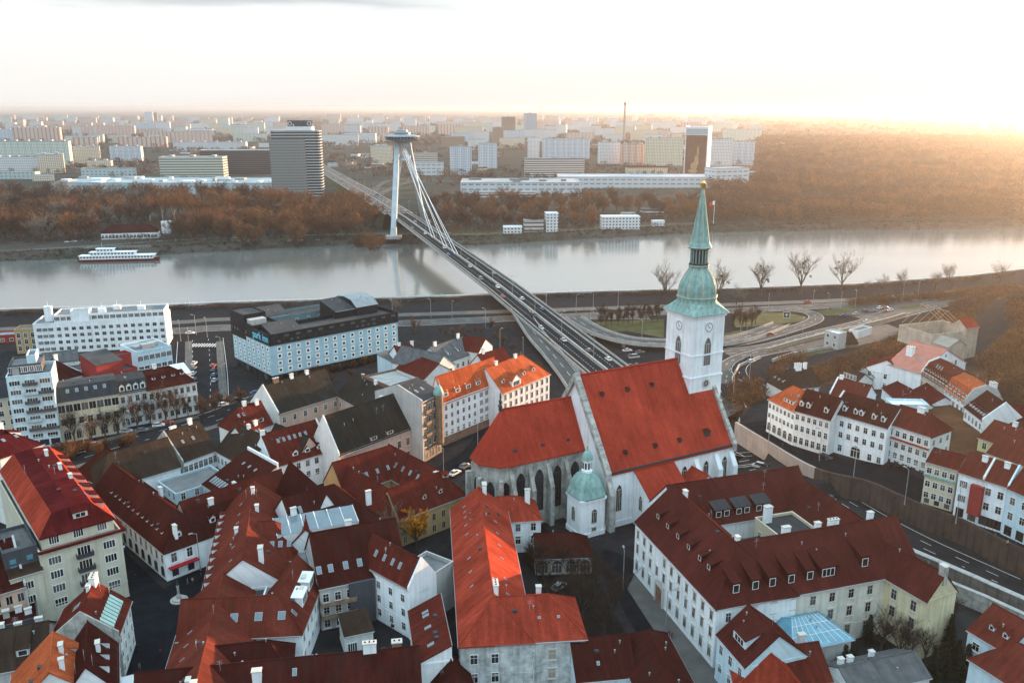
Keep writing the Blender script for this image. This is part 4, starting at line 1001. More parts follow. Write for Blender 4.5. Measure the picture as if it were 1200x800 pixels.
def ramp(name, pts, w, label):
    """curved slip ramp: survey pixels with their height; a deck with parapets on piers"""
    P = [(*at(x, y, z), z) for x, y, z in pts]; P = catmull(P, 5); t = thing(name, label, 'ramp', (P[0][0], P[0][1], 0)); base = Vector((P[0][0], P[0][1], 0))
    d, e = MB(), MB(); Lf, Rt = offset([p[:2] for p in P], w / 2), offset([p[:2] for p in P], -w / 2)
    for k in range(len(P) - 1):
        za, zb = P[k][2], P[k + 1][2]; A = [(*Lf[k], za), (*Rt[k], za), (*Rt[k], za - .9), (*Lf[k], za - .9)]; B = [(*Lf[k + 1], zb), (*Rt[k + 1], zb), (*Rt[k + 1], zb - .9), (*Lf[k + 1], zb - .9)]
        for q in range(4): j = (q + 1) % 4; d.poly([A[q], A[j], B[j], B[q]], 0 if q == 0 else 1)
        for S in (Lf, Rt):
            m0 = [p[:2] for p in P]
            a, b = Vector(S[k]), Vector(S[k + 1]); n = (Vector(m0[k]) - a).normalized() * .25
            V_ = [(*a, za), (*b, zb), (*b, zb + .95), (*a, za + .95)]; e.poly(V_); e.poly([(*(a + n), za), (*(b + n), zb), (*(b + n), zb + .95), (*(a + n), za + .95)]); e.poly([(*a, za + .95), (*b, zb + .95), (*(b + n), zb + .95), (*(a + n), za + .95)])
        if k % 6 == 3 and za > 1.5: d.obox(P[k][:2], (1, 0), .8, .8, -.3, za - .5, 1)
    part(t, base, 'deck', d, [ASL, CON]); part(t, base, 'parapet', e, [CON])
    mk = MB()
    for o in (w / 2 - .8, -w / 2 + .8, 0):
        Q = offset([p[:2] for p in P], o)
        for k in range(len(P) - 1):
            if o == 0 and k % 2: continue
            a, b = Vector(Q[k]), Vector(Q[k + 1]); dd = (b - a).normalized(); n = Vector((-dd.y, dd.x)) * .1
            mk.poly([(*(a - n), P[k][2] + .02), (*(b - n), P[k + 1][2] + .02), (*(b + n), P[k + 1][2] + .02), (*(a + n), P[k][2] + .02)])
    part(t, base, 'road_marking', mk, [LIN])
ramp('bridge_ramp', [(608, 362, 5.6), (628, 392, 4.6), (648, 415, 3.2), (668, 440, 1.8), (682, 462, .6), (690, 480, .3)], 9, 'narrow slip ramp peeling off the left edge of the bridge road')
ramp('bridge_ramp', [(672, 372, 4.6), (700, 388, 4.2), (740, 399, 3.9), (790, 402, 3.2), (840, 401, 2.2), (880, 393, 1.0), (915, 380, .4)], 9, 'slip ramp curving off the right side of the bridge behind the tower')
# ------------------------------------------------------------------ old town houses, left riverside
def rows(n, z0=1.2, step=3.2): return [z0 + step * k for k in range(n)]
def kit_boxes(t, base, w, spec, m=None, name='roof_unit'):
    """small plant boxes on a flat roof: (u,v,lx,ly,h)"""
    for k, (u, v, lx, ly, h) in enumerate(spec):
        b = MB(); p = w.P(u * w.L, v * w.d); z = w.ze - w.par; b.obox((p.x, p.y), tuple(w.e), lx / 2, ly / 2, z, z + h); b.obox((p.x, p.y), tuple(w.e), lx / 2 + .1, ly / 2 + .1, z + h, z + h + .12)
        part(t, base, name, b, [m or MET])
def balcony(t, base, w, side, u, z, bw, bd=1.2, m=None, slab=None):
    L = w.L if side in 'fb' else w.d
    if side == 'f': p, n, e = w.P(u * L, 0), -w.n, w.e
    elif side == 'r': p, n, e = w.P(w.L, u * L), w.e, w.n
    elif side == 'l': p, n, e = w.P(0, (1 - u) * L), -w.e, -w.n
    c = p.xy + n * bd / 2; b = MB(); b.obox(tuple(c), tuple(e), bw / 2, bd / 2, w.z0 + z - .15, w.z0 + z)
    f = p.xy + n * bd
    b.obox(tuple(f), tuple(e), bw / 2, .05, w.z0 + z, w.z0 + z + 1.0, 1)
    for s in (-1, 1): q = c + e * s * bw / 2; b.obox(tuple(q), tuple(e), .05, bd / 2, w.z0 + z, w.z0 + z + 1.0, 1)
    part(t, base, 'balcony', b, [slab or CON, m or DMT])
w = W((38, 379.5), (193, 371.5), 14.5, d=17, k='flat', win=[('f', 15, rows(4, 1.4, 3.1), 1.7, 1.5, dict(u0=.16)), ('f', 3, rows(4, 1.4, 3.1), 2.0, 1.5, dict(u0=.02, u1=.15, st='wide')), ('r', 4, rows(4, 1.4, 3.1), 1.5, 1.5)])
w2 = w.rel(w.L * .15, 2.2, w.L - .5, 16.5, 17.6, k='flat', win=[('f', 18, [14.9], 2.1, 1.7, dict(st='wide'))])
w3 = w.rel(w.L * .28, 1.6, w.L * .42, 7, 19.4, k='flat')
w4 = w.rel(-9, 3, 0.01, 12, 11.5, k='flat', wall=OCH, win=[('f', 3, rows(3, 1.4, 3.1), 1.4, 2.2)])
t, w0, b, wo, ro = house('riverside_hotel', 'long white flat roofed hotel on the riverbank, left of the black topped hotel', [w, w2, w3, w4], WHT, FLT, 'hotel', near=False)
for uu, vv, zz in ((.1, .35, 20.6), (.5, .4, 18.3), (.6, .7, 18.3), (.8, .5, 18.3)):
    m = MB(); p = w.P(uu * w.L, vv * w.d); m.obox((p.x, p.y), tuple(w.e), 1.6, 1.1, 14, zz + .6); m.tube((p.x, p.y, zz + .6), (p.x, p.y, zz + 3), .08, .05); part(t, b, 'roof_unit', m, [WHT])
house('low_building', 'low dark red shed at the far left edge by the embankment', [W((-25, 394), (18, 391.5), 4.2, d=9, k='flat', win=[('f', 4, [1], 1.6, 1.4)])], RDW, BLU, near=False)
w = W((6.5, 441.5), (60, 436), 25.8, d=15, k='flat', par=1.1, win=[('f', 3, rows(7, 3.6, 3.15), 3.0, 1.5, dict(st='wide')), ('r', 3, rows(7, 3.6, 3.15), 1.4, 1.5), ('f', 4, [.6], 2.8, 2.3, dict(st='bare', frame=FRD))])
t, w0, b, wo, ro = house('apartment_tower', 'tall pale blue seven storey apartment block at the left edge with loggias', [w, w.rel(.8, 3, w.L - 3, 14, 28.6, k='flat', wall=GRY, win=[('f', 5, [26], 2.2, 1.8, dict(st='wide'))]), w.rel(6, 5, w.L - 4.5, 13, 31, k='flat')], BLW, FLT, 'apartment block')
for z in rows(6, 6.6, 3.15): balcony(t, b, w, 'f', .5, z - .1, 4.2, 1.1, TRQ if int(z) % 2 else GRY)
for z in rows(6, 6.6, 3.15)[::2]: balcony(t, b, w, 'f', .84, z - .1, 4.4, 1.1, GRY)
kit_boxes(t, b, w, [(.2, .2, 2, 1.5, 3.2)])
house('corner_house', 'beige corner house with dark roof at the very left edge', [W((-30, 471), (16, 463.5), 18, 22.5, d=14, win=[('f', 4, rows(5, 2, 3.2), 1.2, 1.8)], ch=[(.4, .5, 1.5)])], CRM, BLK)
w = W((66, 471), (138.3, 460), 14.7, 19, d=15, k='m2', win=[('f', 8, [10.6], 2.2, 2.6, dict(st='bare', frame=FRS)), ('f', 7, [6], 1.5, 2.2, dict(st='stone', frame=FRS)), ('f', 5, [.8], 2.0, 3.6, dict(st='arch', frame=FRS))], sk=[('f', [.2, .35, .5, .65, .8], .5, 1, 1.4)])
t, w0, b, wo, ro = house('long_town_house', 'long cream town house with dark loggia row under a blue black roof', [w], CRM, BLK, trim=OFW)
w = W((138.7, 461), (172.5, 455), 13, 18, d=14, k='m', win=[('f', 4, rows(3, 1.2, 4.0), 1.2, 2.1, dict(st='stone', frame=FRS)), ('f', 1, [.2], 2.4, 3.2, dict(st='arch', u0=.0, u1=.28, frame=FRS))], do=[('f', [.14, .38, .62, .86], .1, 'gable', 1.7, 2.0)])
house('town_house', 'pale grey town house with four white dormers in its black roof', [w], BLW, BLK)
w = W((172.8, 457.5), (230, 446.5), 12.5, 18, d=15, hr=7, win=[('f', 8, rows(3, 1.2, 3.9), 1.15, 2.0, dict(st='stone', frame=FRS)), ('r', 5, rows(3, 1.2, 3.9), 1.15, 2.0)], do=[('f', [.2, .4, .6, .78], .45, 'eyebrow', 1.2, .8)], ch=[(.3, .5, 1.4)])
house('corner_town_house', 'cream corner house with dark red hipped roof at the street junction', [w, w.rel(4, 14, 20, 22, 12, 14, k='shed', roof=WMT)], OFW, DRED)
w = W((131, 437), (161, 430), 13.5, d=13, k='flat', win=[('f', 2, [9], 4, 1.8, dict(st='wide')), ('f', 4, [5], 1.5, 1.8)], roof=FLD)
w2 = w.rel(-5, 1, 5, 14, 17.5, 19.5, k='shed', wall=RDW, roof=FLD)
house('red_house', 'dark red rendered house with flat black roof behind the town houses', [w, w2, w.rel(3, 8, 12, 13, 17.5, k='flat')], RDW, FLD, near=False)
w = W((160, 412.5), (200.5, 404.5), 14.5, d=17, k='flat', win=[('f', 6, [10.4], 1.9, 2.0, dict(st='wide')), ('f', 6, [6], 1.9, 2.0)])
t, w0, b, wo, ro = house('terraced_block', 'pale turquoise flat roofed block with roof plant beside the side street', [w], BLW, BLU, near=False); kit_boxes(t, b, w, [(.5, .4, 5, 3, 1.6), (.75, .55, 3, 3, 1.2), (.25, .5, 3, 4, .9)])
w = W((60, 447), (96, 437.5), 13, 19, d=16, hl=6, hr=6, win=[('f', 4, [9], 1.2, 1.8)], ch=[(.6, .5, 1.2)])
house('hipped_house', 'house with plain dark red hipped roof behind the long town house', [w], OFW, DRED, near=False)
w = W((92, 434), (119, 428), 9.5, d=12, k='flat', win=[('f', 4, [5.5], 1.6, 1.6)]); house('low_block', 'low grey block squeezed before the white riverside hotel', [w], GRW, FLD, near=False)
w = W((50, 426), (92, 421), 11, 14, d=10, win=[('f', 6, [7], 1.2, 1.6)]); house('narrow_house', 'narrow grey roofed house in front of the white riverside hotel', [w], OFW, GRY, near=False)
# --- black topped hotel
HC = Vector(at(316, 391, 21.6)); HR = Vector(at(463, 364.5, 21.6)); 
w = W(tuple(HC), tuple(HR), 4.2, d=35, wp=True, k='flat', wall=BLC, roof=FLD, par=.2, win=[('f', 16, [.6], 2.6, 2.6, dict(st='bare', frame=FRD)), ('l', 8, [.6], 2.8, 2.6, dict(st='bare', frame=FRD))])
L = w.L
wb = w.rel(-.6, -.6, L + .6, 35.6, 16.9, k='flat', roof=FLD, z0=4.2, par=.1, win=[('f', 14, [1.0, 4.0, 7.0, 10.0], 1.1, 1.1, dict(st='square', u0=.03)), ('l', 8, [1.0, 4.0, 7.0, 10.0], 1.1, 1.1, dict(st='square')), ('r', 7, [1.0, 4.0, 7.0, 10.0], 1.1, 1.1, dict(st='square'))])
wk = w.rel(-.9, -.9, L + .9, 14, 21.4, k='flat', z0=16.9, wall=BLC, roof=FLD, par=1.6, win=[('f', 22, [.6], 1.4, 1.1, dict(st='bare', frame=FRD)), ('f', 12, [2.6], 2.2, 1.0, dict(st='bare', frame=FRD)), ('l', 6, [.6], 1.4, 1.3, dict(st='bare', frame=FRD))])
wk2 = w.rel(-.9, 14, 11, 36, 22.4, k='flat', z0=16.9, wall=BLC, roof=FLD, par=1.4, win=[('l', 8, [.8], 1.4, 1.3, dict(st='bare', frame=FRD))])
wk3 = w.rel(11, 25, L + .9, 36, 21.4, k='flat', z0=16.9, wall=mat('teal_cladding', (.13, .20, .22), .6, .2), roof=FLD, par=1.2, win=[('f', 9, [1.4], 1.2, 1.2)])
wk4 = w.rel(L - 14, 10, L - 3, 30, 24.0, 27.2, z0=15, wall=BLC, roof=BLU, prof=[(0, 24.0), (4, 26.5), (10, 27.2), (16, 26.5), (20, 24.0)], k='m')
wk6 = w.rel(-.9, 22, 9, 36.2, 25.6, k='flat', z0=15, wall=BLC, roof=FLD, par=.5); wk7 = w.rel(9, 27, 22, 36, 21.5, 24.6, z0=15, wall=BLC, roof=FLD, k='shed'); wk8 = w.rel(2, 2.5, 16, 12, 20.4, 23.2, z0=15, wall=BLC, roof=FLD, k='shed')
wk5 = w.rel(L - 24, 11, L - 14, 25, 23.2, 26.2, z0=15, wall=BLC, roof=FLD, k='shed')
HT, w0, HBb, wo, ro = house('black_topped_hotel', 'large hotel with pale blue lower front, white framed square windows and black upper storeys', [w, wb, wk, wk2, wk3, wk4, wk5, wk6, wk7, wk8], mat('blue_cladding', (.33, .50, .58), .6, .12, .3), FLD, 'hotel', near=True)
kit_boxes(HT, HBb, w.rel(11, 14, L - 14, 25, 16.6, k='flat', par=0), [(.1, .3, 3, 3, 2.2), (.3, .5, 7, 3, 1.8), (.5, .35, 4, 2.5, 2.6), (.7, .5, 6, 3, 2.0), (.88, .4, 3, 3, 3)], MET)
kit_boxes(HT, HBb, wk2, [(.4, .3, 7, 5, 2.6), (.6, .7, 4, 4, 1.4)], GRW)
def text(parent, body, size, pos, rz, m, ext=.08, name='lettering'):
    c = bpy.data.curves.new(name, 'FONT'); c.body = body; c.size = size; c.extrude = ext; c.align_x = 'CENTER'; c.materials.append(m)
    tmp = bpy.data.objects.new('tmp', c); COL.objects.link(tmp); bpy.context.view_layer.update()
    me = bpy.data.meshes.new_from_object(tmp.evaluated_get(bpy.context.evaluated_depsgraph_get())); bpy.data.objects.remove(tmp)
    if not me.materials: me.materials.append(m)
    o = link(name, me, parent, pos); o.rotation_euler = (math.pi / 2, 0, rz); return o
SGN = mat('sign_blue', (.16, .62, .80), .5, .05)
lp = w.P(-.9, 6.6) ; e_ = -w.n
text(HT, 'park inn', 4.4, Vector((lp.x, lp.y, 17.9)) - HBb + Vector((-w.e.x, -w.e.y, 0)) * .25, math.atan2(e_.y, e_.x), SGN)
text(HT, 'DANUBE', 1.0, Vector((lp.x, lp.y, 16.9)) - HBb + Vector((-w.e.x, -w.e.y, 0)) * .25 + Vector((e_.x, e_.y, 0)) * 2.5, math.atan2(e_.y, e_.x), WMT) if False else None
# --- middle: mossy brown palace with pink front, and its neighbours
w = W((397, 532.5), (492, 497), 11.3, R=(379, 488), win=[('f', 9, [5.9], 1.25, 2.3, dict(st='hood', frame=FRS)), ('f', 9, [1.2], 1.25, 2.4, dict(st='stone', frame=FRS))], ch=[(.35, .62, 1.3, 1.4, .8, BRK), (.7, .55, 1.2)], do=[('f', [.42, .62], .03, 'shed', 2.6, 1.2)], fw='l')
PD, PZ, PL = w.d, w.zr, w.L
w2 = W((326, 484), (398, 462), 10.5, 18.5, 16, fw='l', win=[('f', 6, [6.5], 1.2, 2)], roof=MOS, ch=[(.2, .5, 1.5, 2, .8, BRK), (.7, .5, 1.2), (.45, .5, 1.4)])
w3 = W((394, 462), (430, 482), 10.5, 17, 15, hl=0, roof=MOS, win=[('f', 4, [6.5], 1.2, 2)], ch=[(.3, .5, 1.3, 1, .7, BRK), (.7, .5, 1.2)])
w4 = w.rel(-7, PD - 3, .5, PD + 14, 10.5, 15.5, x=1, roof=MOS)
house('palace', 'old palace with mossy brown roofs round a courtyard and pink ornate front', [w, w2, w3, w4], PNK, MOS, 'palace', trim=OFW)
w = W((494, 470.5), (516, 459.5), 20.8, 24.5, d=18, fw='l', win=[('f', 4, rows(4, 5, 3.9), 1.1, 2.2, dict(st='stone', frame=FRS)), ('f', 3, [.5], 1.5, 3.0, dict(st='arch', frame=FRS))], sk=[('f', [.3, .6], .4, 1, 1.4)])
t, w0, b, wo, ro = house('ornate_house', 'tall narrow ornate brown house with a small green bay turret', [w], BRW, BLK, trim=GRW)
m = MB(); p = w.P(w.L * .78, -.9); m.lathe((p.x, p.y), [(1.3, 4), (1.5, 4.6), (1.5, 21)], 8, 1); m.lathe((p.x, p.y), [(1.8, 21), (1.7, 21.8), (1.0, 23.4), (.35, 24.2), (.3, 25), (.05, 26.2)], 8, 0); part(t, b, 'bay_turret', m, [COP, BRW])
for z in (8.6, 12.5, 16.4): balcony(t, b, w, 'f', .35, z, 5, .9, BRW, BRW)
w = W((519, 472), (586.5, 447), 15.2, R=(510.5, 441.5), hr=0, win=[('f', 6, rows(4, 3.2, 3.0), 1.0, 1.6, dict(u0=0, u1=.58)), ('f', 4, rows(4, 3.2, 3.0), 1.6, 1.8, dict(u0=.6, u1=.98, st='wide')), ('f', 9, [.3], 1.9, 2.2, dict(st='bare', frame=FRD)), ('r', 3, rows(4, 3.2, 3.0), 1.0, 1.6)], do=[('f', [.07, .27, .45, .62, .84], .18, 'flat', 2.3, 1.5)])
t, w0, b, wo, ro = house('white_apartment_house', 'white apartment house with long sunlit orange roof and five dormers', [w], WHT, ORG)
m = MB(); m.prism([w.P(0, -.12).xy, w.P(w.L, -.12).xy, w.P(w.L, 0).xy, w.P(0, 0).xy], 0, 2.9); part(t, b, 'shopfront', m, [BRK])
w = W((589, 460), (644, 437.5), 14, 21.5, d=15, hr=7, hl=0, win=[('f', 9, rows(4, 1.2, 3.2), 1.1, 1.9, dict(st='stone', frame=FRS)), ('r', 4, rows(4, 1.2, 3.2), 1.1, 1.9)], do=[('f', [.30], .05, 'gable', 5, 2.2), ('f', [.12, .55, .75], .3, 'gable', 1.6, 1.2)], ch=[(.2, .5, 1.2), (.6, .5, 1.2)])
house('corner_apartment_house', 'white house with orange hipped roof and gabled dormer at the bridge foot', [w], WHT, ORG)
w = W((573, 437), (603, 428), 14, 20, d=12, hl=0, ch=[(.2, .5, 1.8, 1.2, .8, WHT)]); house('dark_roof_house', 'dark red roofed house wedged behind the two orange roofs', [w], OFW, RBR, near=False)
w = W((487.5, 420), (511, 424), 15, d=14, k='flat', win=[('f', 4, rows(4, 1.5, 3.3), 1.1, 1.6)]); w2 = w.rel(w.L, 1, w.L + 1 + 12, 12, 15, 20, k='g', win=[('f', 4, rows(3, 4, 3.5), 1.2, 1.7)]) 
t, w0, b, wo, ro = house('white_back_house', 'white house with grey flat roof behind the ornate brown house', [w], WHT, FLT, near=False); kit_boxes(t, b, w, [(.4, .5, 3, 2, 1.2)])
w = W((520, 425), (558, 411.5), 14.5, 19.5, d=14, win=[('f', 6, rows(3, 3, 3.7), 1.3, 1.8)], do=[('f', [.3, .6], .3, 'shed', 1.6, 1.1)], ch=[(.15, .5, 1.5), (.85, .5, 1.8)], hl=0)
w2 = w.rel(-8, -2, 4, 20, 13.5, 18.5, x=1, win=[('f', 3, rows(3, 3, 3.7), 1.3, 1.8)])
house('grey_roof_house', 'grey roofed courtyard house near the bridge foot, behind white houses', [w, w2], OFW, GRY, near=False)
w = W((561, 412), (577, 404), 16, 20, d=10, fw='lr', win=[('f', 2, rows(4, 2, 3.2), 1.0, 1.7)], x=1); house('gabled_house', 'narrow gabled house with sunlit end wall beside the ramp', [w], OFW, RBR, near=False, trim=CRM)
w = W((470, 423), (498, 418), 9, 14, d=12, hr=4, win=[('f', 4, [5, 1.5], 1.1, 1.6)], ch=[(.2, .5, 1), (.8, .6, 1.4)]); house('small_red_house', 'small red roofed house beyond the mossy palace near the big hotel', [w], WHT, RBR, near=False)
w = W((462, 425), (472, 421), 7.5, 10, d=9, k='shed', win=[('f', 2, [4.5, 1.4], 1, 1.4)]); house('small_white_house', 'small white lean-to house left of the small red roofed one', [w], BLW, GRY, near=False)
w = W((428, 440), (463, 455), 11, d=14, k='flat', wall=BRK); w2 = w.rel(2, 13, w.L, 27, 12, 16.5, k='g', roof=RBR, wall=OFW)
house('brick_house', 'raw brick walled house with rubble flat roof and red rear roof', [w, w2], BRK, CON, near=False)
# --- left quarter: low courtyard palaces
w = W((86, 553.5), (113, 565.5), 8.5, 14.5, d=16, hl=5, hr=6, win=[('f', 3, [4.8, 1], 1.1, 1.8)])
house('yellow_house', 'yellow walled house with dark red hipped roof at the tree lined street', [w], OCH, DRED)
PA = Vector((-116, 216)); w = W((-116, 216), (-83.0, 183), 7.9, 14.3, d=13, wp=True, hl=0, hr=6.5, win=[('f', 15, [4.4], .95, 2.1, dict(st='stone', frame=FRS)), ('f', 12, [.6], 1.4, 2.6, dict(st='arch', frame=FRD)), ('r', 2, [4.4], 1.3, 2.3, dict(st='hood', u0=.02, u1=.62)), ('r', 2, [.5], 1.6, 2.6, dict(st='bare', frame=FRD, u0=.02, u1=.62))], do=[('f', [.2 + .062 * k for k in range(12)], .3, 'eyebrow', .8, .5), ('r', [.35], .25, 'gable', 1.5, 1.2)], ch=[(.5, .75, 2.6), (.96, .3, 1)])
wb = w.rel(w.L - 14, 8, w.L - .6, 36, 8.3, 15.6, x=1, hl=0, win=[('r', 7, [4.6], 1.2, 2.4, dict(st='hood', frame=FRS)), ('r', 7, [.5], 1.3, 2.6, dict(st='stone', frame=FRS))], do=[('r', [.2, .42], .22, 'gable', 1.5, 1.3)], ch=[(.25, .35, 1.4), (.75, .7, 1.4)], wall=PNK)
wc = w.rel(17, 24, w.L - 13, 38, 8.0, 14.2, k='shed', win=[('f', 6, [4.6], 1.0, 1.9), ('f', 6, [1], 1.0, 1.9)], sk=[('f', [.1, .18, .26, .34, .42, .5], .1, .8, 2.2), ('f', [.3, .5, .7], .7, .7, 1)], ch=[(.72, .25, 1.6)], wall=TRQ)
wd = w.rel(-14, 2, .5, 25, 8, 15, x=1, hl=6, roof=BRN)
we = w.rel(3, 17, 15, 33, 6.6, k='flat', roof=FLT, wall=TRQ, win=[('f', 4, [4.2, 1], 1.2, 2.0), ('r', 4, [4.2, 1], 1.2, 2.0), ('l', 3, [4.2], 1.2, 2.0)])
t, w0, b, wo, ro = house('corner_palace', 'low courtyard palace with dark red roofs, white end and pink front on the square', [w, wb, wc, wd, we], WHT, DRED, 'palace')
m = MB(); p = w.P(w.L + .5, 4.2); m.obox((p.x, p.y), tuple(w.n), 3.6, .9, 3.2, 3.5); part(t, b, 'awning', m, [mat('red_awning', (.35, .02, .03), .8, .1)])
m = MB(); p = w.P(17, 38.2); q = w.P(w.L - 13, 38.2); m.prism([p.xy, q.xy, (q + Vector((*w.n, 0)) * .5).xy, (p + Vector((*w.n, 0)) * .5).xy], 6, 15.0); part(t, b, 'firewall', m, [WHT])
w = W((214, 541), (254, 526), 8.5, 16, d=16, win=[('f', 7, [4.6, .8], 1.3, 2.2)], ch=[(.3, .55, 1.3, 2, .8), (.75, .5, 1.6)], sk=[('f', [.3, .6], .5, .8, 1.2)], fw='l')
w2 = W((253, 527), (290, 547.5), 8.5, 15.5, d=15, wall=WHT, win=[('f', 8, [4.6, .8], 1.2, 2)], ch=[(.4, .5, 1.2)])
house('arcaded_palace', 'brown roofed palace round a white arcaded courtyard below the pale gable', [w, w2], WHT, BRN, 'palace', trim=STN)
w = W((282, 508), (320, 496), 9, 15.5, d=13, hl=4, ch=[(.5, .5, 1.3), (.85, .45, 1.6)], do=[('f', [.7], .2, 'shed', 2.2, 1.2)], sk=[('f', [.2, .35], .6, .8, 1.2)]); house('sheltered_house', 'red brown roofed house tucked in front of the big mossy roof', [w], OFW, RBR)
w = W((322, 546), (386, 527), 10, 17.8, d=14, fw='r', sk=[('f', [.22 + .1 * k for k in range(6)], .62, .8, 1.3)], do=[('f', [.4, .62, .85], .12, 'gable', 1.7, 1.2)], win=[('f', 6, [7, 3.5], 1.2, 1.8)], ch=[(.45, .85, 1.6, 1.2, 1), (.02, .5, 1)])
house('skylight_house', 'red roofed house with six skylights in a row left of the pink palace front', [w], WHT, RBR, trim=OFW)
w = W((296, 528), (320, 517), 9, 15.5, d=13, sk=[('f', [.2, .35, .5, .65, .8], .45, .7, 1.5)], ch=[(.8, .4, 1.3)]); house('small_skylight_house', 'small red brown roof with five slim skylights under the pale gable wall', [w], OFW, RBR)
# --- centre: roofs round the plane tree court
w = W((352, 642), (452, 612), 10, 19, d=20, hr=9, hl=0, ch=[(.05, .3, 2.2), (.93, .3, 1.3)], do=[('f', [.28, .42], .22, 'gable', 1.7, 1.3)], sk=[('f', [.08, .14], .62, .8, 1.8)], fw='')
w2 = w.rel(w.L * .2, 6, w.L * .66, 30, 10, 19.0, x=1, hl=0)
house('big_roofed_house', 'large house with broad steep dark red roof and dormers at town centre', [w, w2], WHT, DRED)
wq = W((468, 607), (546, 578), 8.2, 14.5, d=10, hr=5, win=[('f', 7, [4, .6], 1.2, 2, dict(st='bare', frame=FRS)), ('r', 3, [4, .6], 1.2, 1.9)], do=[('f', [.42, .66], .3, 'gable', 1.3, 1.1), ('f', [.82], .75, 'shed', 2, .8)], ch=[(.75, .6, 1)])
wq2 = wq.rel(wq.L - 9.5, 6, wq.L, 30, 8.4, 14.8, x=1, hr=0, sk=[('l', [.25, .4, .55, .7, .82], .35, .8, 1.5)])
wq3 = wq.rel(-3, 22, wq.L - 1, 33, 8.4, 15.6, hr=5, sk=[('f', [.35, .5, .65], .25, .8, 1.4)]); wq4 = wq.rel(-4, 2, 6, 27, 8.2, 14.0, x=1, hl=4)
house('courtyard_palace', 'red roofed four winged palace round a small white court by the choir', [wq, wq2, wq3, wq4], OCH, RBR, 'palace')
w = W((374, 688), (476.5, 667), 10.6, 19, d=18, hr=0, win=[('f', 3, [6.8, 3.6, .5], 1.2, 1.9, dict(u0=0, u1=.4, st='sill')), ('f', 3, [6.8, 3.6, .5], 1.2, 1.9, dict(u0=.6, u1=1, st='sill'))], sk=[('f', [.0 + .03, .16, .33, .49, .73, .9], .22, 1.1, 1.8)], ch=[(.45, .52, 1.6, 1.4, .8)], fw='')
t, w0, b, wo, ro = house('gallery_house', 'grey white courtyard house with dark red roof, skylights and timber gallery', [w], GRW, DRED)
for z in (3.3, 6.4): balcony(t, b, w, 'f', .2, z, w.L * .4, 1.4, BRW, BRW)
m = MB(); p = w.P(w.L * .47, -.4); m.obox((p.x, p.y), tuple(w.e), 2.8, .4, 0, 10.4); part(t, b, 'stair_tower', m, [DKW])
m = MB(); c0 = w.P(w.L * .3, w.d * .97, 18.4)
m.poly([w.P(-6, w.d + 1, 14.6), w.P(13, w.d + 1, 14.6), w.P(13, w.d + 8, 15.8), w.P(-6, w.d + 8, 15.8)]); 
for k in range(7): u = -6 + 19 * k / 6; m.tube(w.P(u, w.d + 1, 14.65), w.P(u, w.d + 8, 15.85), .1, .1, 4, 1)
m.prism([w.P(-6, w.d + 1).xy, w.P(13, w.d + 1).xy, w.P(13, w.d + 8).xy, w.P(-6, w.d + 8).xy], 0, 14.5, 2)
part(t, b, 'glass_roof', m, [SKG, WMT, OFW])
w = W((479, 690), (509.5, 673.5), 12, 17.5, d=16, x=1, ov=.2, win=[('f', 1, [8], 1.6, 1.6, dict(st='stone')), ('l', 4, [8.2, 4.8, 1.4], 1.1, 1.7)], fw='f', sk=[('l', [.3, .45, .62, .8], .4, .8, 1.5)])
w2 = w.rel(6, 8, 15, 20, 14.2, k='flat') if False else W((508, 672), (531, 657), 11.5, d=8, k='flat', roof=FLT, wall=GRW, par=.9)
house('terrace_house', 'small red roofed house with white gable and a roof terrace beside', [w, w2], WHT, RBR, trim=WHT)
w = W((480, 715), (489, 777), 9, 12.2, d=6.6, k='shed', win=[('f', 6, [5, 1.5], 1.2, 1.8)], sk=[('f', [.2, .27, .5, .82], .35, .8, 1.4)], ch=[])
house('shed_roof_house', 'house with long single slope red roof beside the long red wing', [w], WHT, RBR, trim=DKW)
# --- foreground centre: long red wing with peeling grey front
w = W((-15.5, 199.5), (-9.9, 142.0), 11, 16.8, d=14, wp=True, hr=7, win=[('f', 12, [7.5, 4.0, .8], 1.1, 1.9), ('b', 12, [7.5, 4, .8], 1.1, 1.9), ('r', 2, [6.6, 2.4], 1.35, 2.0, dict(u0=.04, u1=.62))], sk=[('f', [.08, .13, .18, .25, .33, .52, .62, .72], .4, .5, .8), ('b', [.25, .35, .45, .55, .7, .8], .5, .5, .8)], do=[('f', [.17, .23], .6, 'eyebrow', .9, .5)], ch=[(0.02, .6, 2.4, 2.0, 1.0), (.84, .54, 2.0, 2.6, .9)])
wf = W((-3.0, 142.78), (14.3, 144.47), 11, 16.5, d=14, wp=True, hr=6.5, win=[('f', 1, [6.6, 2.4], 1.35, 2.0, dict(u0=.3, u1=.45)), ('f', 2, [6.6, 2.4], 1.35, 2.0, dict(st='stone', u0=.5, u1=1, frame=FRS, glass=mat('closed_shutter', (.32, .30, .26), .8, .2))), ('r', 3, [6.6, 2.4], 1.3, 2.0)], ch=[(.55, .80, 2.6, 1.0, .9)], sk=[('f', [.5, .72], .45, .6, .5)])
house('long_wing_house', 'long red roofed wing ending in a peeling grey front with two white chimneys', [w, wf], PEEL, RED)
w = W((586, 611), (634, 608), 9, 13, d=12, hr=6, win=[('f', 2, [6, 2.5], 1.2, 2.0, dict(st='stone', u0=.25))], ch=[(.75, .5, 1.6)])
house('choir_side_house', 'small white house with red hipped roof against the cathedral choir', [w], WHT, RED)
w = W((628, 653), (694, 651), 4.8, 8.6, d=10, hr=4, win=[('f', 4, [.3], 2.4, 3.6, dict(st='arch', frame=FRS, glass=DKW))])
house('arcade_house', 'low arcaded building with dark red roof below the domed chapel', [w], STN, DRED)
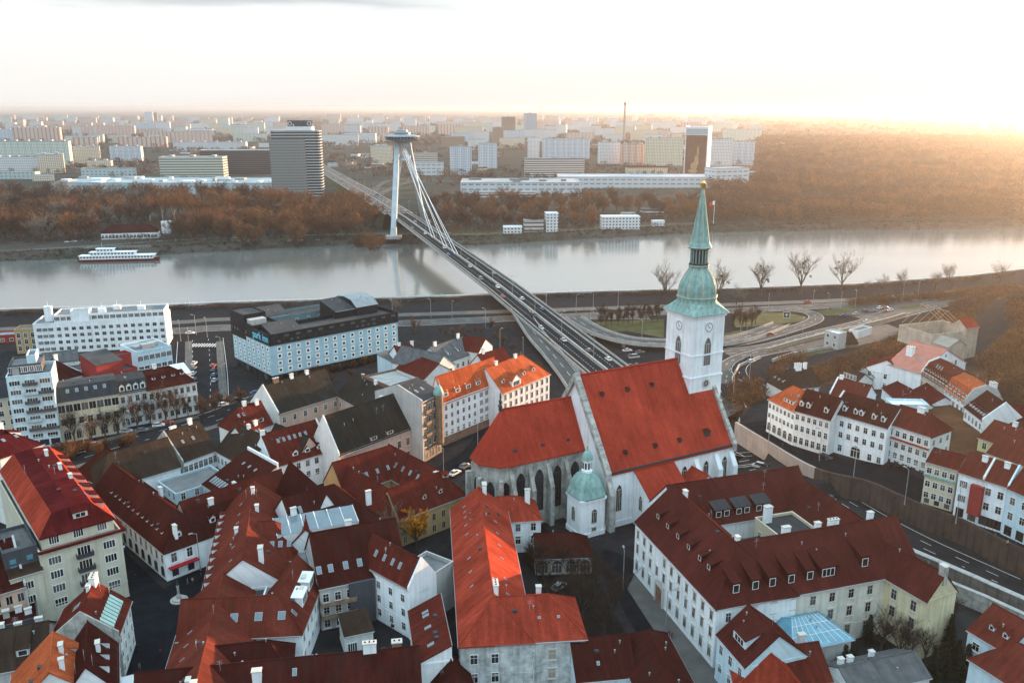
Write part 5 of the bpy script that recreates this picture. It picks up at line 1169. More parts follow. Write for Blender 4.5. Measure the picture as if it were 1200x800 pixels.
w = W((676, 797), (745, 790.5), 5.5, 10.5, d=12, sk=[('f', [.4], .3, .6, .8)]); w2 = w.rel(w.L - 1, -16, w.L + 10, 12, 5.6, 10.3, x=1, hr=5)
house('low_l_shaped_house', 'low bent red roofed building along the dark lane, lower middle', [w, w2], BLW, DRED)
# --- seminary
FV = Vector((.285, -.958)); GV = Vector((.958, .285)); O_ = Vector((29.8, 187.0))
def SP(f, g): p = O_ + FV * f + GV * g; return (p.x, p.y)
LW = 38.6
w = W(SP(0, 0), SP(LW, 0), 13.9, 22.0, d=18.5, wp=True, hl=0, hr=9.5, win=[
    ('f', 11, [10.2], 1.0, 1.9, dict(st='stone', frame=FRS, skip=((3, 0),))), ('f', 11, [6.3], 1.0, 2.2, dict(st='stone', frame=FRS)), ('f', 11, [1.7], 1.1, 2.6, dict(st='stone', frame=FRS, skip=((3, 0), (4, 0)))), ('f', 11, [8.4], .7, .9, dict(st='bare', frame=FRS, skip=tuple((k, 0) for k in range(11) if k not in (6, 7)))), ('r', 1, [10.2, 6.3], 1.1, 2, dict(st='stone', u0=.0, u1=.3))],
    do=[('f', [.14, .27, .40, .53, .66, .76], .34, 'shed', 1.5, 1.3, SEM, SEM)], ch=[(.13, .55, 1.6, 1.2, .8), (.74, .54, 1.6, 1.0, .8)])
wf = W(SP(LW, .2), SP(LW - .4, 50), 13.9, 22.0, d=19, wp=True, hl=9.5, hr=0, win=[('f', 9, [10.4], 1.25, 2.0, dict(st='hood', u0=.12, u1=.97, frame=FRS)), ('f', 9, [6.2], 1.25, 2.2, dict(st='stone', u0=.12, u1=.97, frame=FRS)), ('f', 9, [1.6], 1.25, 2.4, dict(st='stone', u0=.12, u1=.97, frame=FRS))], wall=mat('patchy_white_render', (.66, .64, .56), .85, .2, .2, streak=.3),
    do=[('f', [.10, .19, .27, .36, .45], .17, 'shed', 1.9, 2.3, SEM, SEM), ('f', [.54], .17, 'shed', 4.2, 2.3, SEM, SEM), ('f', [.73], .22, 'shed', 2.0, 2.4, SEM, SEM)], ch=[(.44, .54, 1.8, 1.8, .9), (.60, .54, 1.6, 1.2, .9), (.68, .54, 1.8, 2.4, .9), (.88, .56, 2.2, 1.2, .9)])
wb = W(SP(7, 8.6), SP(6, 46), 13.9, 21.7, d=16, wp=True, hl=0, hr=0, do=[('f', [.28, .34, .43, .49, .58, .64], .12, 'shed', 1.9, 1.8, BLK, SEM)])
wr = W(SP(25, 50.5), SP(-1, 50.5), 13.9, 20.5, d=13, wp=True, hl=0, hr=6)
A_ = Vector((78.3, 161.5)); wg = W((84.0, 152.6), (92.0, 156.6), 13.9, 18.8, d=24, wp=True, x=1, wall=mat('yellowed_white_render', (.64, .57, .38), .85, .2, .2, streak=.35), win=[('l', 2, [10.0, 6.0, 1.8], 1.25, 2.2, dict(st='stone', u0=.58, u1=.98, frame=FRS))], sk=[('l', [.72], .55, .7, .8)], ch=[(.02, .5, 1.6, 1.4, 1.1, STN)])
wi = W(SP(18.8, 27), SP(18.6, 37.4), 15.6, d=9.5, wp=True, k='flat', wall=CRM, roof=BLK, win=[('l', 2, [11], 1.1, 1.8), ('f', 3, [11], 1.1, 1.8)], ch=[(.2, .8, 4.0, 1.8, 1.2)])
wj = W(SP(19, 18.6), SP(19, 27), 10, 12, d=7, wp=True, k='shed', wall=BRK, roof=BLK, ch=[(.6, .1, 4.5, 1.4, 1.2, STN)])
t, w0, b, wo, ro = house('seminary', 'big white four winged seminary with dark brown red roof round a dark courtyard', [w, wf, wb, wr, wg, wi, wj], WHT, SEM, 'seminary')
m = MB(); p0 = Vector(SP(14.3, 0)); m.obox(tuple(p0 - GV * .12), tuple(FV), 1.6, .14, 0, 4.6, 1); m.obox(tuple(p0 - GV * .25), tuple(FV), 2.1, .28, 4.6, 5.3, 0)
for s in (-1, 1): m.obox(tuple(p0 - GV * .2 + FV * s * 1.85), tuple(FV), .25, .25, 0, 4.6, 0)
m.poly([(*(p0 - GV * .5 - FV * 2.1), 5.3), (*(p0 - GV * .5 + FV * 2.1), 5.3), (*(p0 - GV * .5), 6.4)], 0); part(t, b, 'portal', m, [FRS, BRK])
w = W((929, 761), (998, 747), 7, 9.6, d=12, hl=3.5, hr=4, roof=BGL, ov=.5); t, w0, b, wo, ro = house('glass_roofed_annex', 'low annex with bright blue glass roof in the seminary yard', [w], GRW, BGL)
m = MB()
for k in range(9):
    u = k / 8
    a_, c_ = w.P(w.L * (.02 + .96 * u), -.1, 7.02), w.P(3.5 + (w.L - 7.5) * u, w.d / 2, 9.72); m.tube(a_, c_, .07, .07, 4)
for tt in (.35, .7): m.tube(w.P(3.5 * tt, w.d / 2 * tt, 7.1 + 2.6 * tt), w.P(w.L - 4 * tt, w.d / 2 * tt, 7.1 + 2.6 * tt), .06, .06, 4)
part(t, b, 'glazing_bars', m, [WMT])
w = W((841, 742), (874, 780), 10.2, 15.6, d=13, hr=0, win=[('f', 3, [6.6], 1.2, 2.0), ('f', 3, [2.6], 1.1, 1.8)], do=[('f', [.52], .22, 'shed', 4.4, 1.7)], ch=[])
t, w0, b, wo, ro = house('statue_corner_house', 'small white house with wide dormer and statue niche at the seminary corner', [w], BLW, SEM)
m = MB(); p = w.P(w.L - .6, -.55); m.lathe((p.x, p.y), [(.3, 3.2), (.75, 4.2), (.75, 4.5)], 8, 0); m.lathe((p.x, p.y), [(.42, 4.5), (.5, 5.0), (.38, 6.0), (.42, 6.4), (.18, 6.7), (.24, 7.0), (.05, 7.25)], 8, 1); part(t, b, 'niche_statue', m, [FRS, DMT])
w = W((862, 806), (946, 812), 6, 12, d=13, x=1, ov=.3, hl=3); house('pyramid_gable_house', 'red gabled roof beside the blue glass roof, partly cut by the photo edge', [w], WHT, RED)
w = W((918, 805), (975, 796), 6.5, 11, d=11, ch=[(.93, .9, 2.4, 1.4, 1)]); house('plain_roof_house', 'house with plain red brown roof just below the blue glass roof', [w], WHT, RBR)
w = W((1000, 812), (1090, 792), 5, 7.5, d=9, ch=[(.1, .7, 1.3, 1, .8), (.22, .7, 1.3, 1, .8), (.55, .8, 1.2, .9, .8)], roof=GRY); house('low_garden_house', 'low grey roofed garden house with three white chimneys, bottom right', [w], OFW, GRY)
w = W((1135, 737), (1180, 764), 10.5, 14.5, d=13, win=[('f', 2, [7, 3], 1.4, 1.6, dict(st='sill'))], do=[('f', [.4, .75], .3, 'gable', 1.1, 1.0)], hl=0)
w2 = w.rel(w.L - 3, -6, w.L + 12, 8, 9, 13, hl=4)
house('garden_villa', 'pale blue villa with bright red hipped roof in the bottom right corner', [w, w2], BLW, RMD)
# --- foreground left: tall block on the street
w = W((-102.3, 165.9), (-89.3, 176.5), 17.3, d=48, wp=True, k='flat', roof=FLD, par=.15, win=[('f', 3, [13.6, 10.2, 6.8, 3.4], 2.4, 1.7, dict(st='wide', skip=tuple((1, k) for k in range(4)))), ('f', 1, [13.6, 10.2, 6.8, 3.4], 2.6, 2.2, dict(st='wide', u0=.4, u1=.64)), ('r', 14, [13.6, 10.2, 6.8, 3.4], 1.8, 1.7, dict(st='wide'))])
w2 = w.rel(.9, 1.1, w.L - 1.1, 47, 20.4, 24.0, z0=17, x=1, k='m2', hl=3.5, roof=MAR, roof2=RED, ov=.5, win=[('f', 3, [.9], 1.9, 1.7, dict(st='wide'))], do=[('f', [.42], .35, 'shed', 3.0, 1.3), ('r', [.12, .24, .36, .48, .6, .72, .84], .22, 'shed', 2.6, 1.2)], ch=[(.6, .3, 1.5), (.85, .35, 1.5), (.45, .25, 1)], sk=[('r', [.2, .33, .45], .7, .6, 1.5)])
w3 = w.rel(-6.5, 1.5, .01, 14, 18.6, k='flat', wall=DKW, roof=GRY, win=[('f', 2, [15.6, 14.0], 1.2, 1.1, dict(st='bare', glass=BGL, frame=BGL, skip=((1, 1),)))])
w4 = w.rel(-6.2, -.6, .0, 4, 13.6, 16, k='shed', roof=BRN, win=[('f', 1, [10, 6.6, 3.2], 2.2, 1.6, dict(st='wide'))])
t, w0, b, wo, ro = house('corner_apartment_block', 'tall cream corner apartment block with maroon attic roof and small central balconies', [w, w2, w3, w4], mat('yellowish_render', (.56, .54, .44), .85, .12, .25, streak=.2), MAR, 'apartment block')
m = MB(); m.prism([w.P(-.2, -.9).xy, w.P(w.L + .9, -.9).xy, w.P(w.L + .9, 48).xy, w.P(w.L, 48).xy, w.P(w.L, 0).xy, w.P(-.2, 0).xy], 17.0, 17.4); part(t, b, 'attic_ledge', m, [MAR])
for z in (13.5, 10.1, 6.7, 3.3): balcony(t, b, w, 'f', .52, z, 3.4, 1.2, DMT)
w = W((0, 537), (50, 520), 20, 24, d=22, hr=5, do=[('r', [.4], .3, 'shed', 2.6, 1.3)], win=[('f', 3, [15], 1.6, 1.7)], ch=[(.6, .5, 1.4), (.3, .6, 1.5)], sk=[('f', [.4, .7], .5, .8, 1.3)]); house('red_attic_block', 'block with crimson attic roof on the left edge beyond the cream corner block', [w], OFW, MAR, 'apartment block')
w = W((-40, 705), (29, 684.5), 11.5, 19.5, d=15, fw='r', win=[('f', 5, [8, 4.5], 1.3, 1.9, dict(st='bare', frame=FRS))], sk=[('f', [.55, .8], .4, .9, 1.2)]); house('pink_wall_house', 'pink walled house with deep red roof at the left edge beside the cream block', [w], PNK, DRED, trim=GRW)
w = W((10, 704), (75, 686), 5, 7.5, d=8, sk=[('f', [.7, .8], .5, .8, 1)]); house('low_linking_house', 'low dark red roofed building in front of the cream corner block', [w], GRW, DRED)
w = W((57, 752), (138, 742), 10.5, 15.8, d=12, x=1, fw='f', win=[('l', 2, [7.5], 1.2, 1.5), ('r', 4, [7.4, 4.2, 1.0], 1.1, 1.7)], sk=[('l', [.45, .52], .55, .8, 1.6)], ch=[(.95, .5, 1.6, 2.6, 1.2), (.8, .55, 1.2)])
t, w0, b, wo, ro = house('mint_slat_house', 'red roofed house with mint green slatted roof strip on its square side', [w], OFW, RBR, trim=STN)
m = MB()
for k in range(8):
    p, sl, nn = w.slope_pt('f', .1 + .1 * k, .12); q, _, _ = w.slope_pt('f', .1 + .1 * k, .5); e = w.e
    for a_, c_ in ((p, q),):
        o = Vector((*e, 0)) * .26; up = Vector((0, 0, .35)); m.poly([a_ - o + up, a_ + o + up * 1.9, c_ + o + up * 1.9, c_ - o + up]); m.poly([a_ - o, a_ - o + up, c_ - o + up, c_ - o])
part(t, b, 'roof_slats', m, [mat('mint_sheet', (.36, .52, .48), .6, .15)], ro)
w = W((72, 822), (137, 806), 10, 15.8, d=15, x=1, win=[('r', 4, [7, 3.5], 1.2, 1.8)], do=[('r', [.25, .5, .75], .25, 'shed', 1.6, 1.5)], ch=[(.5, .3, 2)])
t, w0, b, wo, ro = house('three_dormer_house', 'red roofed house with three white dormers facing the square, bottom left', [w], WHT, DRED)
m = MB(); p = w.P(w.L * .5, -1.2); m.obox((p.x, p.y), tuple(w.e), w.L * .35, 1.1, 3.4, 3.6); part(t, b, 'awning', m, [WMT])
w = W((8, 840), (118, 812), 9.5, 16.2, d=13, x=1, do=[('r', [.8], .45, 'shed', 1.6, 1.0)], ch=[(.2, .38, 2, .8, .8), (.6, .4, 1.5)]); house('sunlit_corner_house', 'brown roofed house catching orange sun on its roof, bottom left corner', [w], OFW, ORG)  # sun on this brown roof is put into the orange tile colour
w = W((-30, 792), (55, 775), 9, 13.5, d=14, do=[('f', [.66], .25, 'shed', 2.2, 1.4)], ch=[(.2, .9, 1.6, 1.4, 1), (.75, 1, 1.6), (.45, .95, 1.2)], hl=0); house('dark_roof_cottage', 'dark brown roofed house with single white window dormer at the left edge', [w], GRW, BRN)
w = W((-30, 742), (45, 722), 7, 8.5, d=9, k='flat', ch=[(.5, .5, 1.6, 1.2, 1, STN), (.7, .6, 1.3), (.85, .4, 1.2), (.3, .5, 1.0)]); house('flat_yard_block', 'low flat dark roof crowded with chimneys before the pink walled house', [w], DKW, DRED)
# --- foreground centre left
w = W((-66, 161.5), (-49.0, 165.3), 10.2, 17.2, d=40, x=1, wp=True, ov=.4, win=[('l', 11, [7.4], 1.0, 1.3), ('r', 8, [7, 3.5], 1.1, 1.8)], sk=[('l', [.1, .25, .4, .55, .66, .8], .62, .4, .8)], ch=[(.42, .66, 1.2, 1.0, .8), (.82, .5, 1.6, .8, .8), (.62, .42, 1.6, .9, .8), (.08, .3, 3.4, 1.6, 1.0)], do=[('l', [.06 + .09 * k for k in range(10)], .02, 'flat', 1.1, 1.1)])
w2 = W((300, 657), (345, 654), 10.5, 17, d=13, hr=5, sk=[('f', [.4, .62, .85], .3, 1.0, 1.5)], win=[('f', 3, [7.4, 4], 1.2, 1.7)])
w3 = W((-53.4, 178.7), (-42.7, 181.1), 10, 15.5, d=24, wp=True, x=1, sk=[('r', [.2, .3, .4, .5, .6], .35, .7, 1.9), ('r', [.25, .35, .45], .65, .6, 1.0)], roof=RBR)
house('tall_gabled_house', 'tall house with long steep red roof, white gable and sunlit right slope', [w, w2, w3], WHT, RMD)
w = W((-61, 118), (-45.5, 121), 8, 14.2, d=44, x=1, wp=True, win=[('l', 9, [5], 1.0, 1.5)], sk=[('l', [.15, .25, .35, .45, .55, .65, .75], .35, .35, 1.1)], ch=[(.12, .5, 1.5, 1.3, 1), (.2, .6, 1.0)])
w2 = W((-56, 133), (-41, 136), 8, 13, d=11, wp=True, hr=4, roof=DRED)
house('street_front_house', 'long red roofed house with three gables stepping along the square', [w, w2], WHT, RMD)
w = W((-66, 146.4), (-42.2, 148.5), 9.2, 14.6, d=11, wp=True, hr=5, win=[('f', 2, [5.4], 1.2, 1.7, dict(u0=.5, u1=.95)), ('r', 5, [6, 2.5], 1.1, 1.7)], sk=[('f', [.45, .65, .84], .35, 1.5, 1.7)])
w2 = W((-52.4, 148.8), (-42.0, 148.8), 9.4, 14.9, d=20, wp=True, x=1, hl=5.2, win=[('r', 6, [6, 2.5], 1.1, 1.7)], do=[('r', [.42, .72], .22, 'flat', 4.2, 2.2, WMT)], ch=[(.5, .2, 1.4), (.7, .25, 1.2)], sk=[('r', [.15], .3, .9, 1.5)])
w3 = W((-64, 157), (-52.5, 158), 10, d=8, wp=True, k='flat', roof=FLD, ch=[(.2, .5, 1)])
m_ = house('white_l_house', 'white L shaped house with two white topped box dormers on its red roof', [w, w2, w3], WHT, RMD)
w = W((-66, 125), (-16.5, 133), 7.5, 13, d=12, wp=True, ch=[(.42, .3, 2.0, 1.6, 1.2), (.82, .5, 1.6, 2.4, 1.0), (.92, .55, 1.5, 1.8, 1.2, BRK)], sk=[('f', [.55], .6, .8, 1.4)]); house('long_dark_red_roof_house', 'long dark red roofed building across the bottom edge with white chimneys', [w], WHT, DRED)
w = W((515, 826), (560, 818), 5, 9, d=9, x=1, hl=4); house('gable_end_house', 'small dark red gabled roof tucked before the peeling grey front', [w], WHT, DRED)
w = W((404, 745), (437, 738), 5.2, 6.2, d=7, k='shed', win=[('f', 2, [1], 1.8, 2.2, dict(st='wide'))], roof=BRN); house('courtyard_pavilion', 'small terrace topped pavilion standing in the dark inner courtyard', [w], OFW, BRN)
# --- castle hill side: upper street row on the terrace
def R(A, B, ze, zr, d, **k): return W(A, B, ze, zr, d, z0=k.pop('z0', 6), **k)
w = R((901, 467), (932, 482), 17.5, 22.5, 12, hl=4, win=[('f', 7, [8.6, 5.4], 1.0, 1.5), ('f', 5, [1], 1.6, 2.6, dict(st='arch', frame=FRS)), ('l', 4, [8.6, 5.4, 2], 1, 1.5)], do=[('f', [.5, .62, .74], .2, 'shed', 1.3, 1.2)], sk=[('f', [.7], .6, .7, 1)])
house('rounded_corner_house', 'white corner house with sunlit orange roof, first in the upper street row', [w], WHT, ORG)  # roof sunlight comes from the orange tile colour
w = R((932, 480), (973, 491.5), 18, 23.5, 12, win=[('f', 6, [9], 1.1, 1.7), ('f', 6, [5.4], 1.1, 1.9), ('f', 6, [1.2], 1.2, 2.2)], do=[('f', [.1, .3, .8], .22, 'gable', 1.3, 1.6)]); house('arched_dormer_house', 'white upper street house with three dormers in its deep red roof', [w], OFW, DRED)
w = R((974, 482), (1040, 501), 19, 24, 13, win=[('f', 7, [9.2], 1.2, 1.8), ('f', 7, [5.6], 1.2, 1.8), ('f', 2, [1.2], 1.2, 2, dict(u0=0, u1=.3)), ('f', 2, [1.2], 1.2, 2, dict(u0=.68)), ('f', 1, [0], 3, 4.4, dict(st='arch', u0=.38, u1=.64))], do=[('f', [.06, .2, .4, .5, .72, .88], .18, 'gable', 1.2, 1.6)], fw='l'); house('long_dormer_house', 'long white house with six arched dormers and wide doorway arch, upper street', [w], WHT, DRED, trim=OFW)
w = R((1041, 495), (1091, 511), 19.5, 24, 11, hr=4, win=[('f', 6, [10.2, 6.6, 3.4], 1.2, 1.7), ('f', 5, [.2], 1.7, 2.4, dict(st='bare', frame=FRS)), ('r', 3, [10.2, 6.6, 3], 1.2, 1.7)], ch=[(.5, .5, 1, 2, 1.4)]); t, w0, b, wo, ro = house('corner_guesthouse', 'white corner guesthouse with brown red roof and red ledge above second floor', [w], OFW, RBR)
m = MB(); m.prism([w.P(-.2, -.7).xy, w.P(w.L, -.7).xy, w.P(w.L, 0).xy, w.P(-.2, 0).xy], 15.3, 15.6); part(t, b, 'tiled_ledge', m, [RED])
w = R((1086, 540), (1122, 550), 18.4, 21, 9, hr=0, win=[('f', 4, [9.2, 5.4, 2.2], 1.2, 1.6), ('f', 3, [.2], 1.3, 1.8, dict(st='bare', frame=FRD))]); t, w0, b, wo, ro = house('green_ledge_house', 'narrow cream house with a green ledge, stepping forward in the upper street', [w], CRM, RBR)
m = MB(); m.prism([w.P(-.2, -.6).xy, w.P(w.L + .2, -.6).xy, w.P(w.L + .2, 0).xy, w.P(-.2, 0).xy], 14.4, 14.8); part(t, b, 'green_ledge', m, [COP])
w = R((1124, 552), (1153, 561), 19, 23, 10, win=[('f', 2, [9, 5], 1.8, 1.8, dict(st='wide')), ('f', 2, [.2], 2, 3, dict(st='bare', frame=FRD))], ch=[(.7, .4, 1.3)], fw='r'); t, w0, b, wo, ro = house('red_balcony_house', 'white house with dark red balcony stack near the right end of the row', [w], WHT, RMD)
m = MB(); p = w.P(w.L * .85, -.7); m.obox((p.x, p.y), tuple(w.e), 1.5, .7, 9, 17); part(t, b, 'balcony_stack', m, [RDW])
w = R((1153, 561), (1182, 570), 19, 23, 10, win=[('f', 2, [9, 5], 1.3, 1.9), ('f', 3, [.2], 2, 3, dict(st='bare', frame=FRD))], ch=[(.6, .4, 1.3)], fw='r'); house('plain_white_house', 'plain white house with red roof, second last in the upper street', [w], WHT, RMD, trim=BLW)
w = R((1182, 571), (1240, 596), 19, 24, 10, win=[('f', 4, [9, 5], 1.3, 1.9), ('f', 4, [.2], 2, 3, dict(st='bare', frame=FRD))], ch=[(.1, .5, 1.6)]); house('blue_house', 'pale blue house at the right edge, last of the upper street row', [w], BLW, RMD)
# behind the row
w = R((1147, 512), (1195, 528), 17, 21, 14, win=[('f', 3, [8, 4], 1.2, 1.8)], ch=[(.5, .5, 1.2)]); w2 = w.rel(8, -9, 26, 4, 17, 21.5)
house('yellow_back_house', 'yellow walled house with red roof behind the upper street row', [w, w2], mat('pale_yellow_render', (.66, .58, .30), .85, .1), RMD)
w = R((1080, 437), (1107, 453.5), 16.8, 22.5, 12, z0=9, k='m', win=[('f', 7, [6.5, 3], 1.1, 2.0, dict(st='stone', frame=FRS))], do=[('f', [.06 + .11 * k for k in range(9)], .35, 'gable', .9, 1.0)], sk=[('f', [.35, .45, .55], .9, .7, 1.4)], fw='l'); house('dormer_row_house', 'house with brown roof and tight row of little dormers on hillside lane', [w], CRM, RBR, trim=WHT)
w = R((1107, 454), (1131, 470), 16.8, 22, 12, z0=9, k='m', win=[('f', 5, [6.5, 3], 1.1, 2.0, dict(st='stone', frame=FRS))], do=[('f', [.1 + .16 * k for k in range(6)], .35, 'gable', .9, 1.0)], fw='r', ch=[(.7, .9, 3, 2.4, 1.6)]); house('orange_roof_house', 'house with orange roof and grey firewall on hillside lane', [w], WHT, ORG, trim=GRW)
w = R((1131, 476), (1152, 492), 17.5, 23, 12, z0=8, win=[('f', 5, [6, 2.6], 1.1, 1.8)], do=[('f', [.12 + .14 * k for k in range(6)], .12, 'gable', .9, 1.2)], fw='r'); house('gabled_lane_house', 'white house with loggia dormers below the grey firewall on hillside lane', [w], WHT, DRED, trim=WHT)
w = R((1150, 490), (1200, 505), 16, 21, 14, z0=8, win=[('f', 4, [5], 1.2, 1.8)], ch=[(.3, .8, 1.3), (.6, .9, 1.2), (.8, .8, 1.2)]); house('maroon_roof_house', 'wide maroon roofed house above the yellow one, right edge', [w], YEL, MAR)
w = R((1175, 480), (1204, 474), 15, 0, 10, z0=8, k='flat', wall=BLC); house('black_cube_house', 'black clad flat roofed house at the foot of castle hill', [w], BLC, BLU)
w = R((1081, 424), (1100, 432), 19, 23.5, 18, z0=9, win=[('f', 2, [6, 2], 1, 1.6), ('r', 3, [6], .9, 1.2)], sk=[('f', [.5], .4, .9, 1.6)], ch=[(.6, .6, 2.4, 2, 2)]); w = R((1080, 437), (1132, 424), 17, 24, 14, z0=9, x=1, win=[('f', 1, [12], 1, 1), ('f', 2, [8], 1.2, 1.8)], sk=[('l', [.3, .45], .4, .8, 1.6)], ch=[(.7, .75, 3, 2.4, 2)])
house('white_gable_house', 'white gable ended house with pale pink red roof on hillside lane', [w], WHT, mat('faded_pink_tiles', (.42, .17, .13), .8, .2, .4))
w = R((1010, 431), (1067, 442), 13.5, 18.5, 13, z0=5, x=1, win=[('f', 3, [6, 2.5], 1.1, 1.8), ('l', 4, [6, 2.5], 1.1, 1.8)]); w2 = w.rel(0, 13, 10, 20, 11, 14)
house('blank_gable_house', 'tall white house with large blank gable and brown roof in mid slope', [w, w2], WHT, RBR)
w = R((988, 444), (1003, 449), 10, 13, 9, z0=5, win=[('f', 4, [6, 2.5], 1.1, 1.7)]); house('low_white_house', 'low white house with brown roof left of the blank gabled one', [w], OFW, BRN)
w = R((1034, 454), (1058, 475), 12.5, 15, 10, z0=6, k='g', roof=MAR); w2 = w.rel(2, 10, w.L - 2, 19, 12.5, 15.2); house('twin_maroon_house', 'pair of low maroon roofs with blue white flat piece behind upper street', [w, w2, w.rel(w.L, -6, w.L + 6, 6, 15, k='flat', wall=BLW, roof=WMT)], WHT, MAR)
w = R((973, 461), (1012, 470), 12.5, 17, 11, z0=5, hr=0, fw='l', ch=[(.1, .5, 1.2)]); house('triangle_gable_house', 'red brown roofed house with small white triangular end behind upper street', [w], WHT, RBR, trim=WHT)
w = R((918, 456), (960, 452), 10, 15.5, 11, z0=2, hl=4, do=[('l', [.25, .5, .75], .3, 'shed', 1, .9)], ch=[(.6, .5, 2, 2.4, 1.4), (.8, .5, 2)], win=[('f', 3, [6], 1, 1.6)]); house('dark_brown_house', 'dark brown steep roofed house with white chimneys below the interchange', [w], OFW, BRN)
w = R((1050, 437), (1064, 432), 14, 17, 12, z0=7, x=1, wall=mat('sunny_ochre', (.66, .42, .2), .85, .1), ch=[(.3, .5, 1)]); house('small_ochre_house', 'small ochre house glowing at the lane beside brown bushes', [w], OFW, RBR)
w = R((1041, 492), (1065, 482), 20, 21.5, 8, z0=6, k='flat', ch=[(.6, .5, 1.2, 2, 1.4)]); house('roof_terrace_house', 'grey flat terrace with white stair head behind the corner guesthouse', [w], GRW, FLT)
# roofless ruin on the slope
w = R((1092, 392), (1144, 386), 18, 0, 18, z0=11, k='flat', par=7, roof=FLD); t, w0, b, wo, ro = house('roofless_church', 'pale roofless ruin with open timber gable on the lower castle slope', [w, w.rel(.5, -9, w.L * .4, .1, 15, 17.5, x=1, roof=mat('pale_sheet', (.30, .27, .24), .8, .2)), w.rel(w.L - 8, -2, w.L - 1, 6, 20, 23, roof=RED)], wall('ruin_stone', (.50, .42, .34), var=.3), FLD, 'ruin')
m = MB()
for s in (-1, 1):
    for k in range(5): v = 3 + 3.4 * k; m.tube(w.P(w.L / 2 + s * w.L * .42, v + 2, 18.6), w.P(w.L / 2, v + 2, 26), .18, .18, 4)
m.tube(w.P(w.L / 2, 4, 26), w.P(w.L / 2, 19, 26), .2, .2, 4); part(t, b, 'roof_timber', m, [mat('old_timber', (.26, .20, .15), .9, .3)])
# kiosk tower, walls and yards by the interchange
w = W((967, 387), (983, 391), 8, d=6, k='flat', win=[('f', 2, [5.2, 1.5], 1.4, 1.5), ('l', 2, [5.2, 1.5], 1.4, 1.5)]); house('kiosk_tower', 'small white three storey cube beside the car park road', [w], GRW, WMT, near=False)
w = W((1006, 388), (1022, 383), 4, d=5, k='flat'); house('white_hut', 'small white hut at the car park wall', [w], OFW, FLT, near=False)
w = W((991, 402), (1005, 401), 2.5, 7, d=5, hl=2, hr=2, roof=BRN); house('wooden_hut', 'small pyramid roofed wooden hut on the stone wall by the yard', [w], BRW, BRN, near=False)
def wall_line(name, label, pts, th, h, m, z=None, px=True, base=-.3):
    P = [at(*p, 0) if z is None else at(*p, z) for p in pts] if px else pts
    mb = MB(); A, B = offset(P, -th / 2), offset(P, th / 2)
    for k in range(len(P) - 1):
        g0, g1 = G(*P[k]), G(*P[k + 1]); gm_ = min(g0, g1)
        zt = lambda x, y: G(x, y) + h
        mb.prism([A[k], A[k + 1], B[k + 1], B[k]], lambda x, y: G(x, y) + base, zt)
        mb.prism([offset(P, -th / 2 - .1)[k], offset(P, -th / 2 - .1)[k + 1], offset(P, th / 2 + .1)[k + 1], offset(P, th / 2 + .1)[k]], lambda x, y: G(x, y) + h + .003, lambda x, y: G(x, y) + h + .2, 1, bot=True)
    return tag(mb.build(name, [m, CON]), label, 'wall')
wall_line('town_wall', 'grey old town wall with pale coping beside the sunken highway', [(1010, 640), (1062, 660), (1130, 690), (1200, 722), (1280, 760)], 1.4, 4.2, wall('old_wall_stone', (.17, .15, .135), var=.4, streak=.5))
wall_line('garden_wall', 'lower stone garden wall below the old town wall, bottom right', [(1112, 700), (1150, 716), (1205, 742), (1280, 780)], 1.0, 4.0, STN)
wall_line('boundary_wall', 'tan stone boundary wall curving along the interchange road', [(899, 413), (930, 404), (965, 395), (1000, 387), (1040, 377), (1060, 371)], .6, 2.0, mat('tan_stone', (.36, .27, .19), .9, .3, .8))
wall_line('boundary_wall', 'low pale wall round the small yard below the wooden hut', [(905, 424), (925, 417), (968, 409), (1000, 405)], .5, 1.2, CON)
wall_line('parapet_wall', 'pale parapet along the slip road under the tower', [(866, 500), (861, 470), (858, 445), (866, 430), (890, 420)], .4, 1.1, CON)
# ------------------------------------------------------------------ district beyond the river
FM = {
 'w': facade_mat('panel_white', (.62, .64, .66)), 'g': facade_mat('panel_greenish', (.56, .62, .58), accent=(.48, .56, .47)), 'b': facade_mat('panel_blue', (.46, .55, .64), accent=(.58, .63, .68)),
 'c': facade_mat('panel_cream', (.62, .54, .42)), 'o': facade_mat('panel_orange', (.60, .55, .50), accent=(.58, .20, .10)), 'y': facade_mat('panel_yellow', (.60, .58, .48), accent=(.58, .54, .38)), 'k': facade_mat('panel_pink', (.62, .50, .46), accent=(.60, .34, .26)),
 'd': facade_mat('dark_glass_front', (.07, .055, .055), (.02, .02, .025), band=True, pv=3.6), 's': facade_mat('strip_front', (.55, .50, .46), (.08, .08, .09), band=True, pv=3.6), 'n': facade_mat('brown_front', (.26, .17, .12), pu=3, wu=.6), 'e': facade_mat('glass_front', (.50, .52, .42), (.14, .17, .18), band=True, pv=4.2, wv=.55),
 'h': facade_mat('hall_white', (.50, .54, .57), (.20, .25, .29), pu=9, pv=6, wu=.7, wv=.3), 'm': facade_mat('mall_front', (.40, .48, .50), (.20, .27, .29), pu=7, pv=5, wu=.45)}
FRF = mat('panel_flat_roof', (.36, .37, .38), .85, .3, .05)
